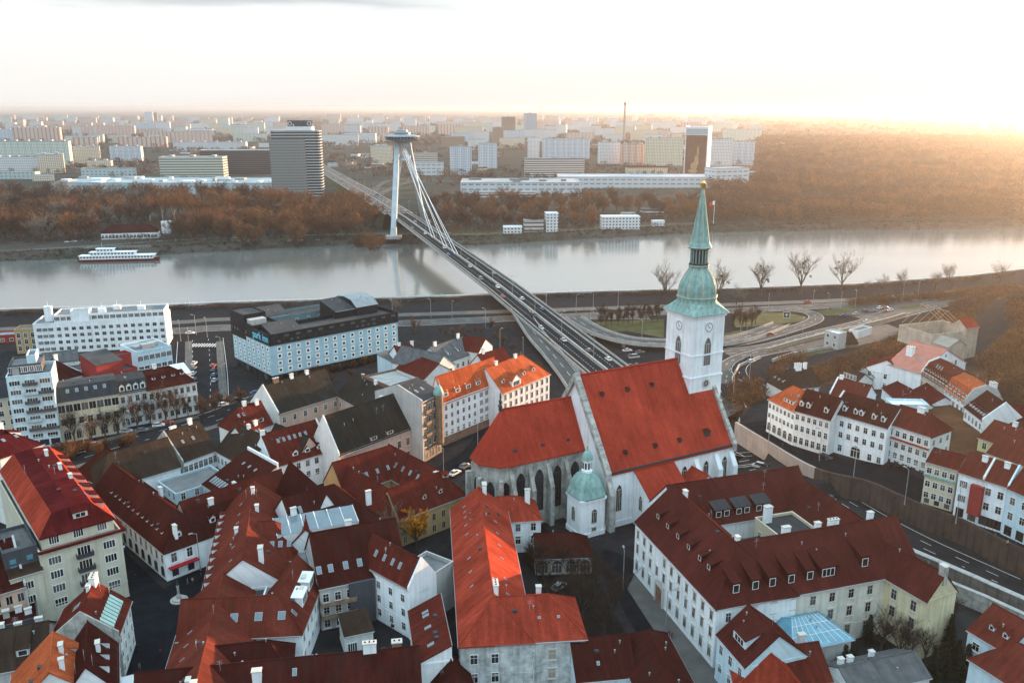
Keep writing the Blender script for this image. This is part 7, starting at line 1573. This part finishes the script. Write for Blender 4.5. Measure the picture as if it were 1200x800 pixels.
grove([(572, 390), (583, 396), (590, 408), (598, 416), (610, 425), (616, 434), (622, 446), (630, 440), (585, 405)], 'small', .9, ('brown', 'rust'), 'brown tree under the left edge of the bridge', 'trees under the bridge edge', 3)
grove([(345 + 9 * k, 447 - 2.1 * k) for k in range(12)] + [(360, 455), (385, 448), (410, 442)], 'shrub', 1.35, ('rust', 'brown'), 'brown bush in the strip at the foot of the black topped hotel', 'bushes at the hotel foot', 2, name='bush', cat='bush')
grove([(218, 487), (228, 482), (238, 488), (246, 480), (254, 486), (262, 478), (270, 482), (280, 475), (240, 494)], 'small', 1.05, ('rust', 'brown'), 'russet tree in the clump by the cream corner house', 'tree clump by the side street', 3)
grove([(78, 530), (90, 535), (102, 530), (115, 532), (128, 527), (140, 526), (85, 541), (70, 538), (150, 522)], 'shrub', 1.5, ('rust', 'orange'), 'reddish bush on the strip before the yellow walled house', 'bushes along the tree lined street', 3, name='bush', cat='bush')
grove([(88, 520), (106, 522), (124, 514), (138, 508), (176, 500), (193, 495), (207, 492), (160, 505)], 'bare', .62, ('dark', 'brown'), 'dark leafless street tree before the cream town houses', 'street trees before the town houses', 2)
p = at(488, 642, 0); tree('leafy_1', *p, 1.35, 'gold', 'glowing golden leaved tree in the yard by the yellow palace wall', z=0, name='golden_tree'); p = at(491, 612, 0); 
p = at(462, 648, 0); tree('bare_1', *p, .62, 'pale', 'pale bare tree left of the golden leaved tree', z=0, trunk=PALEBARK)
grove([(640, 690), (655, 672), (672, 690), (690, 705), (700, 680), (716, 700), (664, 712), (680, 725), (720, 728), (705, 745), (650, 730), (630, 672)], 'bare', .5, 'dark', 'dark leafless tree in the shaded garden beside the cathedral lane', 'trees in the shaded garden', 4)
grove([(632, 655), (622, 662)], 'shrub', 1.6, 'dark', 'dark climbing bush against the small white choir house', 'bushes at the choir house', 1, name='bush', cat='bush')
grove([(1030, 765), (1050, 770), (1075, 752), (1095, 745), (1110, 735), (1060, 785), (1085, 775)], 'bare', .48, 'dark', 'dark leafless tree in the garden under the old town wall', 'garden trees under the town wall', 4)
grove([(1110, 765), (1122, 785), (1105, 795), (1128, 800), (985, 800), (1092, 800)], 'conifer', .8, 'green', 'dark evergreen in the garden at the bottom right', 'evergreens in the bottom right garden', 2, name='evergreen')
grove([(1017, 752)], 'conifer', .62, 'green', 'slim dark cypress against the yellowed seminary wall', None, 0, name='cypress')
grove([(986, 792), (1000, 780), (1040, 745), (1052, 752)], 'shrub', 1.5, 'green', 'dark green shrub below the seminary yard wall', 'shrubs in the seminary garden', 2, name='bush', cat='bush')
grove([(1040, 575), (1050, 578), (1060, 580)], 'shrub', .6, 'dark', 'low clipped dark shrub in the planter before the corner guesthouse', 'shrubs before the guesthouse', 1, name='bush', cat='bush')
# ------------------------------------------------------------------ masses nobody could count: forest, woods, hillside scrub
def fnoise(x, y, s, ph): return np.sin(x * s + ph) * np.sin(y * s * 1.3 + ph * 2) + .6 * np.sin(x * s * 2.3 + y * s * 1.7 + ph)
def twig_mass(name, cen, rad, hgt, per, tl, mats_, wd=.22):
    """cen (n,3) crown bases; per twigs each, spread through the crown volume"""
    n = len(cen); m = n * per; ci = np.repeat(np.arange(n), per); c = cen[ci]
    d = rng.normal(size=(m, 3)); d /= np.linalg.norm(d, axis=1)[:, None]; rr = rng.random(m) ** .45
    R_, H_ = rad[ci], hgt[ci]
    p = c + np.stack([d[:, 0] * R_ * rr, d[:, 1] * R_ * rr, H_ * .58 + d[:, 2] * H_ * .42 * rr], -1)
    dir_ = d * np.array([1, 1, .6]) + np.array([0, 0, .7]) + rng.normal(size=(m, 3)) * .5; dir_ /= np.linalg.norm(dir_, axis=1)[:, None]
    a = np.cross(dir_, rng.normal(size=(m, 3))); a /= np.linalg.norm(a, axis=1)[:, None] + 1e-9
    L = (tl[ci] * rng.uniform(.6, 1.3, m))[:, None]; V = np.stack([p - a * L * wd, p + a * L * wd, p + dir_ * L], 1).reshape(-1, 3)
    me = np_mesh(name, V, np.arange(m * 3).reshape(-1, 3), mats_); mi = (np.clip((fnoise(cen[:, 0], cen[:, 1], .021, .7) + 1.4) / 2.8 * len(mats_) + rng.uniform(-.6, .6, n), 0, len(mats_) - .01).astype(int))[ci] if len(mats_) > 1 else np.zeros(m, int)
    me.polygons.foreach_set('material_index', mi.astype(np.int32)); return link(name, me)
# forest right of the spire on the far bank
C_ = []
for Y0, Y1, st in ((865, 1200, 9.5), (1200, 1800, 14), (1800, 3200, 26)):
    for Y_ in np.arange(Y0, Y1, st):
        xa = (835 - 600) / 1000 * (Y_ * cP + 113 * sP) if Y_ < 1250 else (885 - 600) / 1000 * Y_; xb = .80 * Y_
        for X_ in np.arange(xa, xb, st): C_.append((X_ + rng.uniform(-st, st) * .5, Y_ + rng.uniform(-st, st) * .5))
C_ = np.array(C_); yf = interp(FAR, C_[:, 0]); keep = (C_[:, 1] > yf + 14) & ~((fnoise(C_[:, 0], C_[:, 1], .012, .4) > 1.05) & (C_[:, 1] > 1000)) & ~((np.abs(C_[:, 1] - 1210 - .10 * (C_[:, 0] - 500)) < 22) & (C_[:, 0] > 470))
keep &= ~((np.abs(C_[:, 1] - (1420 + (C_[:, 0] - 400) * .6)) < 20) & (C_[:, 0] < 620)); C_ = C_[keep]
Zg = gz(C_[:, 0], C_[:, 1]); sz = np.where(C_[:, 1] < 1200, 1., np.where(C_[:, 1] < 1800, 1.35, 2.2)) * rng.uniform(.8, 1.2, len(C_))
cen = np.column_stack([C_, Zg - .5]); near = C_[:, 1] < 1150
tag(twig_mass('forest', cen[near], 5.2 * sz[near], 16 * rng.uniform(.8, 1.2, near.sum()), 110, 1.9 * sz[near], [TW['rust'], TW['brown'], TW['orange']]), 'brown leafless forest spreading over the far bank at the right', None, kind='stuff')
tag(twig_mass('forest', cen[~near], 5.4 * sz[~near], 15 * sz[~near] ** .4, 90, 1.7 * sz[~near], [TW['rust'], TW['brown'], TW['orange'], TW['rust']], .3), 'hazy leafless forest stretching away behind the riverside forest', None, kind='stuff')
# scattered trees between the far blocks and woods to the horizon
C_ = np.column_stack([rng.uniform(-1, 1, 9000), rng.random(9000)]); Yw = 1000 * (9.0 ** C_[:, 1]); Xw = C_[:, 0] * .70 * Yw
keep = (fnoise(Xw, Yw, .006, 1.3) > -.15) & ~((Xw > .28 * Yw) & (Yw < 3000)) & (np.abs((Xw - S0.x) * NX.x + (Yw - S0.y) * NX.y) > 24) & ~((Xw < -60) & (Xw > -480) & (Yw > 1000) & (Yw < 1240)) & ~((Xw > -70) & (Xw < 300) & (Yw > 1040) & (Yw < 1300))
Xw, Yw = Xw[keep], Yw[keep]; s = np.clip(Yw / 1500, .8, 3.2); cen = np.column_stack([Xw, Yw, gz(Xw, Yw) - .5])
tag(twig_mass('woods', cen, 5 * s * rng.uniform(.7, 1.3, len(s)), 12 * s ** .35, 50, 2.4 * s, [TW['brown'], TW['rust'], TW['pale'], TW['dark']], .28), 'brown winter trees scattered between the far blocks to the horizon', None, kind='stuff')
# scrub on the castle slope and around the yards
X_ = rng.uniform(60, 420, 26000); Y_ = rng.uniform(170, 540, 26000); xe = 157 + (Y_ - 270) * .42; zz = gz(X_, Y_)
hill_ = (X_ > xe + 6) & (zz > 8.5) & (rng.random(26000) < .75)
scr = np.zeros(26000, bool)
for P in BRUSH: scr |= inpoly(X_, Y_, [at(*p, 2.) for p in P])
sel = (hill_ | scr) & (Y_ < interp(NEAR, X_) - 12); cen = np.column_stack([X_, Y_, zz - .2])[sel]
tag(twig_mass('scrub', cen, rng.uniform(1.5, 3.2, len(cen)), rng.uniform(2.4, 5.6, len(cen)), 80, np.full(len(cen), 1.0), [TW['brown'], TW['rust'], TW['orange'], TW['rust']], .13), 'dense brown scrub over the castle slope and yard edges', None, kind='stuff')
# reeds and brush along the far waterline
X_ = rng.uniform(-480, 900, 2600); yf = interp(FAR, X_); Y_ = yf + rng.uniform(2, 20, 2600); cen = np.column_stack([X_, Y_, gz(X_, Y_) - .2])
tag(twig_mass('bank_brush', cen, rng.uniform(1, 2.2, 2600), rng.uniform(1, 2.4, 2600), 16, np.full(2600, 1.1), [TW['brown'], TW['dark']], .2), 'low brown brush along the far waterline', None, kind='stuff')
# ------------------------------------------------------------------ vehicles
PAINT = {k: mat('paint_' + k, c, .28, .03, .5, spec=.6) for k, c in dict(white=(.72, .72, .72), silver=(.42, .43, .45), grey=(.16, .165, .17), black=(.015, .015, .018), red=(.35, .03, .025), blue=(.04, .09, .22)).items()}
TYRE = mat('tyre', (.018, .018, .02), .9, .1); LAMP = mat('headlamp_glass', (.7, .7, .65), .2, .05); TAIL = mat('tail_lamp', (.35, .02, .02), .3, .05)
def car_proto(kind):
    t = link('car', None)
    if kind == 'sedan': Ln, lower, cab = 4.5, [(-2.2, .35), (2.2, .35), (2.25, .7), (1.25, .92), (-1.5, .95), (-2.25, .85)], [(1.2, .9), (.45, 1.42), (-.95, 1.43), (-1.7, .93)]
    elif kind == 'hatch': Ln, lower, cab = 4.1, [(-2.0, .35), (2.05, .35), (2.1, .72), (1.15, .98), (-1.8, 1.0), (-2.05, .8)], [(1.1, .95), (.4, 1.5), (-1.35, 1.5), (-1.9, .98)]
    else: Ln, lower, cab = 5.2, [(-2.6, .4), (2.5, .4), (2.6, .9), (2.0, 1.15), (-2.6, 1.15)], [(1.95, 1.1), (1.3, 2.0), (-2.5, 2.05), (-2.6, 1.15)]
    def extr(mb, pr, w0, w1f, mi=0):
        zm = max(z for x, z in pr); zl = min(z for x, z in pr)
        wf = lambda z: w0 + (w1f - w0) * (z - zl) / (zm - zl); A = [(x, -wf(z), z) for x, z in pr]; B = [(x, wf(z), z) for x, z in pr]
        mb.poly(A, mi); mb.poly(B[::-1], mi)
        for i in range(len(pr)): j = (i + 1) % len(pr); mb.poly([A[i], B[i], B[j], A[j]], mi)
    b = MB(); extr(b, lower, .88, .84)
    # roof skin over the cabin
    (x0, z0), (x1, z1), (x2, z2), (x3, z3) = cab; b.box(x2 + .05, x1 - .05, -.62, .62, z1 - .04, z1 + .03)
    for sx, (xa, za), (xb_, zb_) in ((1, (x0, z0), (x1, z1)), (1, (x3, z3), (x2, z2))):
        for sy in (-1, 1): b.tube((xa, sy * .80, za), (xb_, sy * .64, zb_), .05, .05, 4)
    body = b.build('body', PAINT['white'], t)
    g = MB(); extr(g, cab, .80, .63); g.build('windows', GLS, t)
    wh = MB(); wh.lathe((0, 0), [(.0, -.1), (.31, -.1), (.33, -.06), (.33, .06), (.31, .1), (0, .1)], 14, 0); wh.lathe((0, 0), [(.2, .1), (.18, .115), (0, .12)], 10, 1)
    wm_ = wh.mesh('wheel', [TYRE, MET])
    for x in (-Ln * .31, Ln * .31):
        for y in (-.8, .8): o = link('wheel', wm_, t, (x, y, .33)); o.rotation_euler = (math.pi / 2 * (1 if y < 0 else -1), 0, 0)
    hl = MB(); hl.box(-.02, .03, -.18, .18, -.07, .07); hm_ = hl.mesh('headlight', LAMP); tl_ = MB(); tl_.box(-.03, .02, -.16, .16, -.08, .08); tm_ = tl_.mesh('tail_light', TAIL)
    for y in (-.6, .6): link('headlight', hm_, t, (lower[2][0] - .02, y, lower[2][1] - .05)); link('tail_light', tm_, t, (lower[-1][0] + .01, y, lower[-1][1] - .02))
    return t
CARP = {}
def car(kind, col, x, y, z, ang, label, group=None):
    if kind not in CARP: CARP[kind] = [car_proto(kind), False]
    pr, used = CARP[kind]
    if used: t = copy_tree(pr)
    else: t = pr; CARP[kind][1] = True
    t.location = (x, y, z); t.rotation_euler = (0, 0, ang); tag(t, label, 'van' if kind == 'van' else 'car', group)
    if group is None and 'group' in t: del t['group']
    for c in t.children:
        if c.name.startswith('body'): c.material_slots[0].link = 'OBJECT'; c.material_slots[0].material = PAINT[col]
    return t
kinds, cols = ['sedan', 'hatch', 'sedan', 'hatch', 'van'], ['white', 'silver', 'white', 'grey', 'black', 'red', 'silver', 'blue']
axa = math.atan2(AX.y, AX.x)
for i, (s, o) in enumerate(((8, -6.2), (22, -2.6), (40, 2.7), (62, 6.2), (85, 2.7), (96, -6.2), (120, -2.6), (128, 6.2), (150, 2.7), (175, 6.2), (190, -6.2), (215, 2.7), (240, -2.6), (262, 6.2), (290, 2.7), (320, -6.2), (360, 2.7), (395, 6.2), (430, -2.6), (-15, 2.7), (-32, -6.2))):
    p = dk(s, o, deckz(s) + .01); car(kinds[i % 5], cols[(i * 3) % 8], p.x, p.y, p.z, axa + (0 if o < 0 else math.pi), 'car driving along the bridge road over the river', 'cars on the bridge')
for i in range(14):
    s = LB + 60 + i * 46; o = (-9.5, 7, -7, 9.5)[i % 4]; p = dk(s, o, deckz(s) + .05); car(kinds[i % 5], cols[(i * 5) % 8], p.x, p.y, p.z, axa, 'distant car on the approach road beyond the bridge pylon', 'cars beyond the bridge')
for i, (px, py, a) in enumerate(((1003, 369, .5), (1014, 366, .5), (1024, 366, .5), (1031, 362, .6), (1038, 362, .6), (1043, 364.5, .5), (1037, 366, .5), (1057, 351, .3), (1070, 348.5, .3), (1034, 347, .2), (988, 371, .4), (1016, 378, .4), (946, 355, .3))):
    p = at(px, py, 0); car(kinds[i % 4], cols[(i * 3 + 1) % 8], *p, G(*p) + .2, a, 'parked car in the riverside car park at the right', 'cars in the riverside car park')
for i, (px, py) in enumerate(((227.5, 427), (227, 433), (226.5, 439), (250, 430), (250.5, 435), (251, 441), (251.5, 447), (226, 446), (225, 453))):
    p = at(px, py, 0); car(kinds[i % 4], cols[(i + (i % 2) * 2) % 8], *p, .1, math.pi / 2 + .05, 'parked car along the kerb of the side street by the big hotel', 'cars along the side street')
for px, py, k, c, a, l in ((223, 391.5, 'sedan', 'white', .05, 'white car on the embankment road beyond the side street'), (402, 423.5, 'hatch', 'silver', .6, 'silver car parked at the bushes by the black topped hotel'), (902, 393, 'sedan', 'red', .5, 'dark red car on the road right of the tower'), (743, 420, 'van', 'silver', .3, 'silver van parked below the curved ramp'), (750, 414, 'sedan', 'grey', .3, 'grey car parked below the curved ramp beside silver van'), (735, 412, 'sedan', 'white', .3, 'white car parked below the curved ramp'), (70, 524, 'sedan', 'blue', .25, 'blue car parked at the foot of the seven storey block'), (148, 507, 'sedan', 'silver', .35, 'silver car in the tree lined street'), (655, 690, 'hatch', 'silver', .9, 'silver car parked in the dark cathedral garden'), (464, 730, 'sedan', 'black', 1.6, 'black car parked in the inner courtyard'), (880, 425, 'hatch', 'white', .6, 'white car on the slip road behind the tower')):
    p = at(px, py, 0); car(k, c, *p, G(*p) + .15, a, l)
p = at(966, 537, 6); car('sedan', 'black', *p, 6.1, -.9, 'black car parked before the arched dormer house in the upper street')
for i, px in enumerate((79, 83, 87, 98, 101, 340, 352, 372)): p = at(px, 284.5 - i * .3, FARZ); car(kinds[i % 4], cols[i % 8], *p, FARZ + .3, .1, 'tiny parked car on the far bank road under the trees', 'cars on the far bank')
# ------------------------------------------------------------------ street lamps
def lamp_proto(h, arms):
    t = link('street_lamp', None); m = MB(); m.tube((0, 0, -.3), (0, 0, 1), .16, .14, 8); m.tube((0, 0, 1), (0, 0, h), .11, .07, 8); m.build('pole', MET, t)
    for a in arms:
        m = MB(); m.tube((0, 0, h - .1), (a * 1.4, 0, h + .35), .06, .05, 6); m.build('arm', MET, t); m = MB(); m.box(a * 1.4 - .5, a * 1.4 + .5, -.2, .2, h + .28, h + .45); m.build('lamp_head', MET, t)
    return t
L2, L1_ = lamp_proto(11, (-1, 1)), lamp_proto(10, (1,)); used = {}
def lamp(pr, x, y, z, a, label, group):
    t = copy_tree(pr) if pr in used else pr; used[pr] = 1; t.location = (x, y, z); t.rotation_euler = (0, 0, a); tag(t, label, 'street lamp', group)
for k in range(12): s = -30 + k * 40; p = dk(s, 0, deckz(s)); lamp(L2, p.x, p.y, p.z, axa + math.pi / 2, 'double armed lamp on the median of the bridge road', 'lamps along the bridge')
for k in range(14): s = LB + 60 + k * 40; p = dk(s, 13.2 if k % 2 else -13.2, deckz(s)); lamp(L1_, p.x, p.y, p.z, axa + math.pi / 2 * (1 if k % 2 else -1), 'lamp beside the approach road beyond the pylon', 'lamps beyond the bridge')
for px, py in ((692, 385), (752, 398), (613, 420), (848, 390), (900, 365), (952, 362), (970, 365), (1002, 360), (1058, 348), (675, 366), (695, 366), (724, 362), (874, 404), (940, 396), (868, 388), (230, 392), (243, 395), (212, 400), (505, 372), (530, 374), (569, 384), (586, 410), (878, 446), (858, 480), (100, 386), (460, 372), (640, 368), (1075, 351), (920, 404), (985, 362)):
    p = at(px, py, 0); lamp(L1_, *p, G(*p), rng.uniform(0, 6.28), 'tall grey lamp post standing along the embankment roads', 'lamps along the embankment roads')
# direction sign by the grass
p = at(921, 378, 0); t = thing('road_sign', 'square dark road sign on two posts at the grass verge', 'sign', (*p, 0)); m = MB(); m.box(-1.8, 1.8, -.08, .08, 2.6, 6.0); m.build('panel', [FRS], t); m = MB(); m.box(-1.5, 1.5, -.1, -.085, 2.9, 5.7); m.build('face', [DMT], t); m = MB(); m.poly([(-.9, -.12, 4.1), (.9, -.12, 4.1), (.9, -.12, 4.5), (-.9, -.12, 4.5)]); m.poly([(-.2, -.13, 3.4), (.2, -.13, 3.4), (.2, -.13, 5.2), (-.2, -.13, 5.2)]); m.build('arrow_marks', [LIN], t)
for x in (-1.2, 1.2): m = MB(); m.tube((x, .12, -.2), (x, .12, 6), .09, .09, 6); m.build('post', [MET], t)
# ------------------------------------------------------------------ boats
def boat(name, label, a, b, wd, decks, hull, z=RIV):
    A, B = Vector(a), Vector(b); L = (B - A).length; t = thing(name, label, 'boat', (*A, z), math.atan2((B - A).y, (B - A).x))
    m = MB(); st = [(0, .78, 0), (.06, .95, 0), (.5, 1, 0), (.85, .9, .15), (.95, .5, .5), (1, .06, .9)]
    rg = [[(u * L, -wd / 2 * k, 2.0 + f), (u * L, wd / 2 * k, 2.0 + f), (u * L - f, wd / 2 * k * .8, -.6), (u * L - f, -wd / 2 * k * .8, -.6)] for u, k, f in st]
    for p, q in zip(rg, rg[1:]):
        for i in range(4): j = (i + 1) % 4; m.poly([p[i], p[j], q[j], q[i]])
    m.poly(rg[0]); m.poly(rg[-1]); m.build('hull', [hull], t)
    z0 = 2.0
    for k, (u0, u1, ww, h) in enumerate(decks):
        d = MB(); d.box(u0 * L, u1 * L, -wd / 2 * ww, wd / 2 * ww, z0, z0 + h); d.box(u0 * L - 1, u1 * L + 1, -wd / 2 * ww - .3, wd / 2 * ww + .3, z0 + h, z0 + h + .2); dk_ = d.build('deck_house', [WHT], t)
        g = MB(); n = int((u1 - u0) * L / 2.4)
        for q in range(n):
            x = u0 * L + (u1 - u0) * L * (q + .5) / n
            for s in (-1, 1): y = s * (wd / 2 * ww + .02); g.poly([(x - .8, y, z0 + h * .35), (x + .8, y, z0 + h * .35), (x + .8, y, z0 + h * .82), (x - .8, y, z0 + h * .82)])
        g.build('window_band', [GLS], dk_); z0 += h + .2
    r = MB()
    for x in np.arange(.1 * L, .9 * L, 3): r.tube((x, -wd / 2 * .8, z0), (x, -wd / 2 * .8, z0 + 1), .04, .04, 4); r.tube((x, wd / 2 * .8, z0), (x, wd / 2 * .8, z0 + 1), .04, .04, 4)
    for s in (-1, 1): r.tube((.1 * L, s * wd / 2 * .8, z0 + 1), (.9 * L, s * wd / 2 * .8, z0 + 1), .04, .04, 4)
    r.build('railing', [WMT], t); m = MB(); m.tube((L * .3, 0, z0), (L * .3, 0, z0 + 5), .1, .06, 6); m.build('mast', [WMT], t); return t
RH = mat('dark_red_hull', (.13, .022, .02), .5, .2)
boat('passenger_boat', 'long white two deck passenger boat with dark red hull moored off the far bank', at(93, 306.5, RIV), at(188, 304.5, RIV), 9, ((.03, .93, .92, 2.7), (.16, .70, .8, 2.5), (.24, .44, .6, 2.4)), RH)
boat('moored_boat', 'white moored ship at the near quay between the two hotels', at(213, 374, RIV), at(249, 372, RIV), 8, ((.05, .9, .9, 2.8), (.2, .75, .8, 2.4)), WMT)
boat('red_boat', 'small dark red boat at the near quay left of the white moored ship', at(193, 372.5, RIV), at(212, 371.5, RIV), 5, ((.2, .7, .8, 2.0),), RH)
boat('pontoon_boat', 'pale blue landing pontoon at the near quay right of the big hotel', at(500, 362, RIV), at(560, 359, RIV), 7, ((.15, .8, .8, 2.4),), mat('pontoon_blue', (.25, .36, .40), .6, .2))
boat('quay_boat', 'low grey pontoon at the near quay right of the bridge', at(655, 357, RIV), at(700, 354, RIV), 6, ((.1, .5, .8, 2.2),), MET)
# ------------------------------------------------------------------ people on the square and streets
def person_mesh(seed, coat, legs):
    R = random.Random(seed); sw = R.uniform(.15, .3)
    J = {'pel': (0, 0, .95), 'che': (0, 0, 1.32), 'nek': (0, .01, 1.5), 'hed': (0, .03, 1.63), 'top': (0, .02, 1.74), 'kl': (-.1, sw * .5, .5), 'al': (-.1, sw * .4 - .08, .09), 'tl': (-.1, sw * .4 + .1, .04), 'kr': (.1, -sw * .2, .5), 'ar': (.1, -sw, .1), 'tr': (.1, -sw + .17, .04), 'hl': (-.1, 0, .9), 'hr': (.1, 0, .9), 'sl': (-.18, 0, 1.42), 'el': (-.25, -.06, 1.14), 'wl': (-.24, .08, .9), 'nl': (-.23, .13, .8), 'sr': (.18, 0, 1.42), 'er': (.25, .05, 1.14), 'wr': (.24, .14, .92), 'nr': (.23, .2, .83)}
    rad = {'pel': .15, 'che': .17, 'nek': .06, 'hed': .1, 'top': .075, 'kl': .075, 'al': .05, 'tl': .045, 'kr': .075, 'ar': .05, 'tr': .045, 'hl': .11, 'hr': .11, 'sl': .085, 'el': .06, 'wl': .045, 'nl': .04, 'sr': .085, 'er': .06, 'wr': .045, 'nr': .04}
    E_ = [('pel', 'che'), ('che', 'nek'), ('nek', 'hed'), ('hed', 'top'), ('pel', 'hl'), ('hl', 'kl'), ('kl', 'al'), ('al', 'tl'), ('pel', 'hr'), ('hr', 'kr'), ('kr', 'ar'), ('ar', 'tr'), ('che', 'sl'), ('sl', 'el'), ('el', 'wl'), ('wl', 'nl'), ('che', 'sr'), ('sr', 'er'), ('er', 'wr'), ('wr', 'nr')]
    ks = list(J); me = bpy.data.meshes.new('body'); me.from_pydata([J[k] for k in ks], [(ks.index(a), ks.index(b)) for a, b in E_], []); o = bpy.data.objects.new('tmp_body', me); COL.objects.link(o)
    md = o.modifiers.new('s', 'SKIN'); 
    for k, v in zip(ks, me.skin_vertices[0].data): v.radius = (rad[k], rad[k] * (.8 if k in ('pel', 'che') else 1)); v.use_root = k == 'pel'
    sb = o.modifiers.new('u', 'SUBSURF'); sb.levels = 1; bpy.context.view_layer.update()
    r = bpy.data.meshes.new_from_object(o.evaluated_get(bpy.context.evaluated_depsgraph_get())); bpy.data.objects.remove(o)
    for m in (coat, legs, mat('skin', (.45, .27, .19), .6, .05), mat('hair', (.04, .026, .018), .8, .1)): r.materials.append(m)
    for p in r.polygons: z = p.center.z; p.material_index = 1 if z < .88 else (0 if z < 1.5 and not (abs(p.center.x) > .2 and z < .9) else (2 if z < 1.66 and p.center.y > .0 else 3)); p.use_smooth = True
    r.name = 'body'; return r
CO = [mat('coat_%s' % n_, c, .85, .1) for n_, c in (('black', (.02, .02, .022)), ('navy', (.03, .04, .08)), ('grey', (.14, .14, .15)), ('red', (.30, .04, .03)), ('beige', (.40, .32, .22)))]
PM = [person_mesh(i, CO[i % 5], CO[(i * 2 + 1) % 3]) for i in range(5)]
for i, (px, py, z, l) in enumerate(((160, 680, 0, 'person in dark clothes walking at the upper left edge of the square'), (220, 685, 0, 'person standing near the red awning on the square, left of a pair'), (226, 684, 0, 'person standing near the red awning on the square, right of a pair'), (236, 679, 0, 'person walking toward the pink palace front'), (189, 768, 0, 'person in a dark coat crossing the lower square alone'), (163, 763, 0, 'person in a pale coat by the white awning'), (164, 785, 0, 'person near the bottom of the square under the awning'), (200, 796, 0, 'person walking on the square at the bottom edge'), (784, 746, 0, 'person in black walking on the lane below the seminary portal'), (787, 748, 0, 'person beside the one in black on the seminary lane'), (1049, 588, 6, 'person walking on the upper street behind the retaining wall'), (1166, 630, 6, 'person in grey walking in front of the plain white house'), (1180, 640, 6, 'person in a dark coat before the blue house'), (1190, 642, 6, 'person in a beige coat at the right end of upper street'), (917, 525, 6, 'person walking past the rounded corner house'), (876, 498, 0, 'person in red on the pavement right of the cathedral'))):
    p = at(px, py, z); o = link('person', PM[(i * 2) % 5 if l.find('red on') < 0 else 3], None, (*p, z + .1), rng.uniform(0, 6.28)); tag(o, l, 'person')
# fountain column on the square, cafe parasols, bench like clutter
p = at(210, 703, 0); t = thing('monument', 'small dark stone column monument on a round stepped base in the square', 'monument', (*p, 0)); m = MB(); m.lathe((0, 0), [(2.0, -.1), (2.0, .25), (1.5, .3), (1.5, .6), (1.0, .65)], 12); m.build('stepped_base', [CON], t); m = MB(); m.lathe((0, 0), [(.55, .6), (.5, 1.4), (.3, 1.6), (.24, 3.6), (.36, 3.8)], 10); m.build('column', [STN], t); m = MB(); m.lathe((0, 0), [(.2, 3.8), (.28, 4.3), (.2, 4.8), (.1, 5.0), (.14, 5.2), (.02, 5.4)], 8); m.build('statuette', [DMT], t)
# garden ground by the cathedral lane, its shade put into the soil colour, understory of the far belts
sheet('garden_ground', [(625, 668), (690, 660), (735, 745), (760, 800), (690, 745), (640, 700)], mat('shaded_soil', (.014, .012, .011), .95, .4, .4), .04)
X_ = rng.uniform(-520, 330, 5200); yf = interp(FAR, X_); Y_ = yf + rng.uniform(28, 190, 5200); k_ = (np.abs((X_ - S0.x) * NX.x + (Y_ - S0.y) * NX.y) > 24) & ((X_ < -60) | (Y_ < yf + 120)) & ~((X_ < -330) & (X_ > -480) & (Y_ < yf + 60)); cen = np.column_stack([X_, Y_, gz(X_, Y_) - .2])[k_]
tag(twig_mass('undergrowth', cen, rng.uniform(1.6, 3.4, len(cen)), rng.uniform(2.5, 6.5, len(cen)), 26, np.full(len(cen), 1.3), [TW['brown'], TW['dark'], TW['rust']], .14), 'dark brown undergrowth beneath the far bank trees', None, kind='stuff')

# hedges along the near embankment, cars and lamps on the highway and streets
t_ = rng.random(1500); X_ = -300 + 640 * t_; Y_ = interp(NEAR, X_) - rng.uniform(13, 18, 1500); k_ = (fnoise(X_, Y_, .05, 2.) > -.7) & (np.abs((X_ - S0.x) * NX.x + (Y_ - S0.y) * NX.y) > 16); cen = np.column_stack([X_, Y_, gz(X_, Y_) - .1])[k_]
tag(twig_mass('hedge_growth', cen, np.full(len(cen), 1.1), rng.uniform(1.2, 2.4, len(cen)), 40, np.full(len(cen), .6), [TW['brown'], TW['rust'], TW['dark']], .12), 'long ragged brown hedge growth along the near embankment', None, kind='stuff')
for i, (k, o) in enumerate(((6, -4.9), (9, 1.8), (14, -1.8), (18, 8.1), (23, -4.9), (28, 4.9), (31, 1.8))):
    a, b = Vector(HP[k]), Vector(HP[k + 1]); d = (b - a).normalized(); p = a + Vector((-d.y, d.x)) * o; car(kinds[i % 5], cols[(i * 3 + 2) % 8], p.x, p.y, .13, math.atan2(d.y, d.x) + (0 if o > 0 else math.pi), 'car driving on the sunken highway below the retaining wall', 'cars on the sunken highway')
for i, (px, py) in enumerate(((84, 532), (98, 527), (112, 523), (166, 506), (186, 500), (196, 497), (262, 476), (300, 462), (280, 470))):
    p = at(px, py, 0); car(kinds[(i + 1) % 4], cols[(i * 5 + 4) % 8], *p, .16, .35, 'parked car along the tree lined street', 'cars in the tree lined street')
for i, (px, py) in enumerate(((533, 556), (545, 548), (560, 537), (574, 520))):
    p = at(px, py, 0); car(kinds[i % 4], cols[(i * 3) % 8], *p, .12, .95, 'parked car in the street before the choir apse', 'cars before the apse')
for px, py in ((222, 410), (260, 420), (222, 450), (262, 455), (100, 530), (150, 514), (200, 498), (520, 560), (560, 530), (730, 690), (780, 740), (150, 690), (235, 668), (900, 524), (960, 540), (1000, 560), (1060, 590), (1120, 612)):
    p = at(px, py, 6 if px > 890 else 0); lamp(L1_, *p, 6 if px > 890 else .05, rng.uniform(0, 6.28), 'grey street lamp standing in the old town streets', 'lamps in the old town')
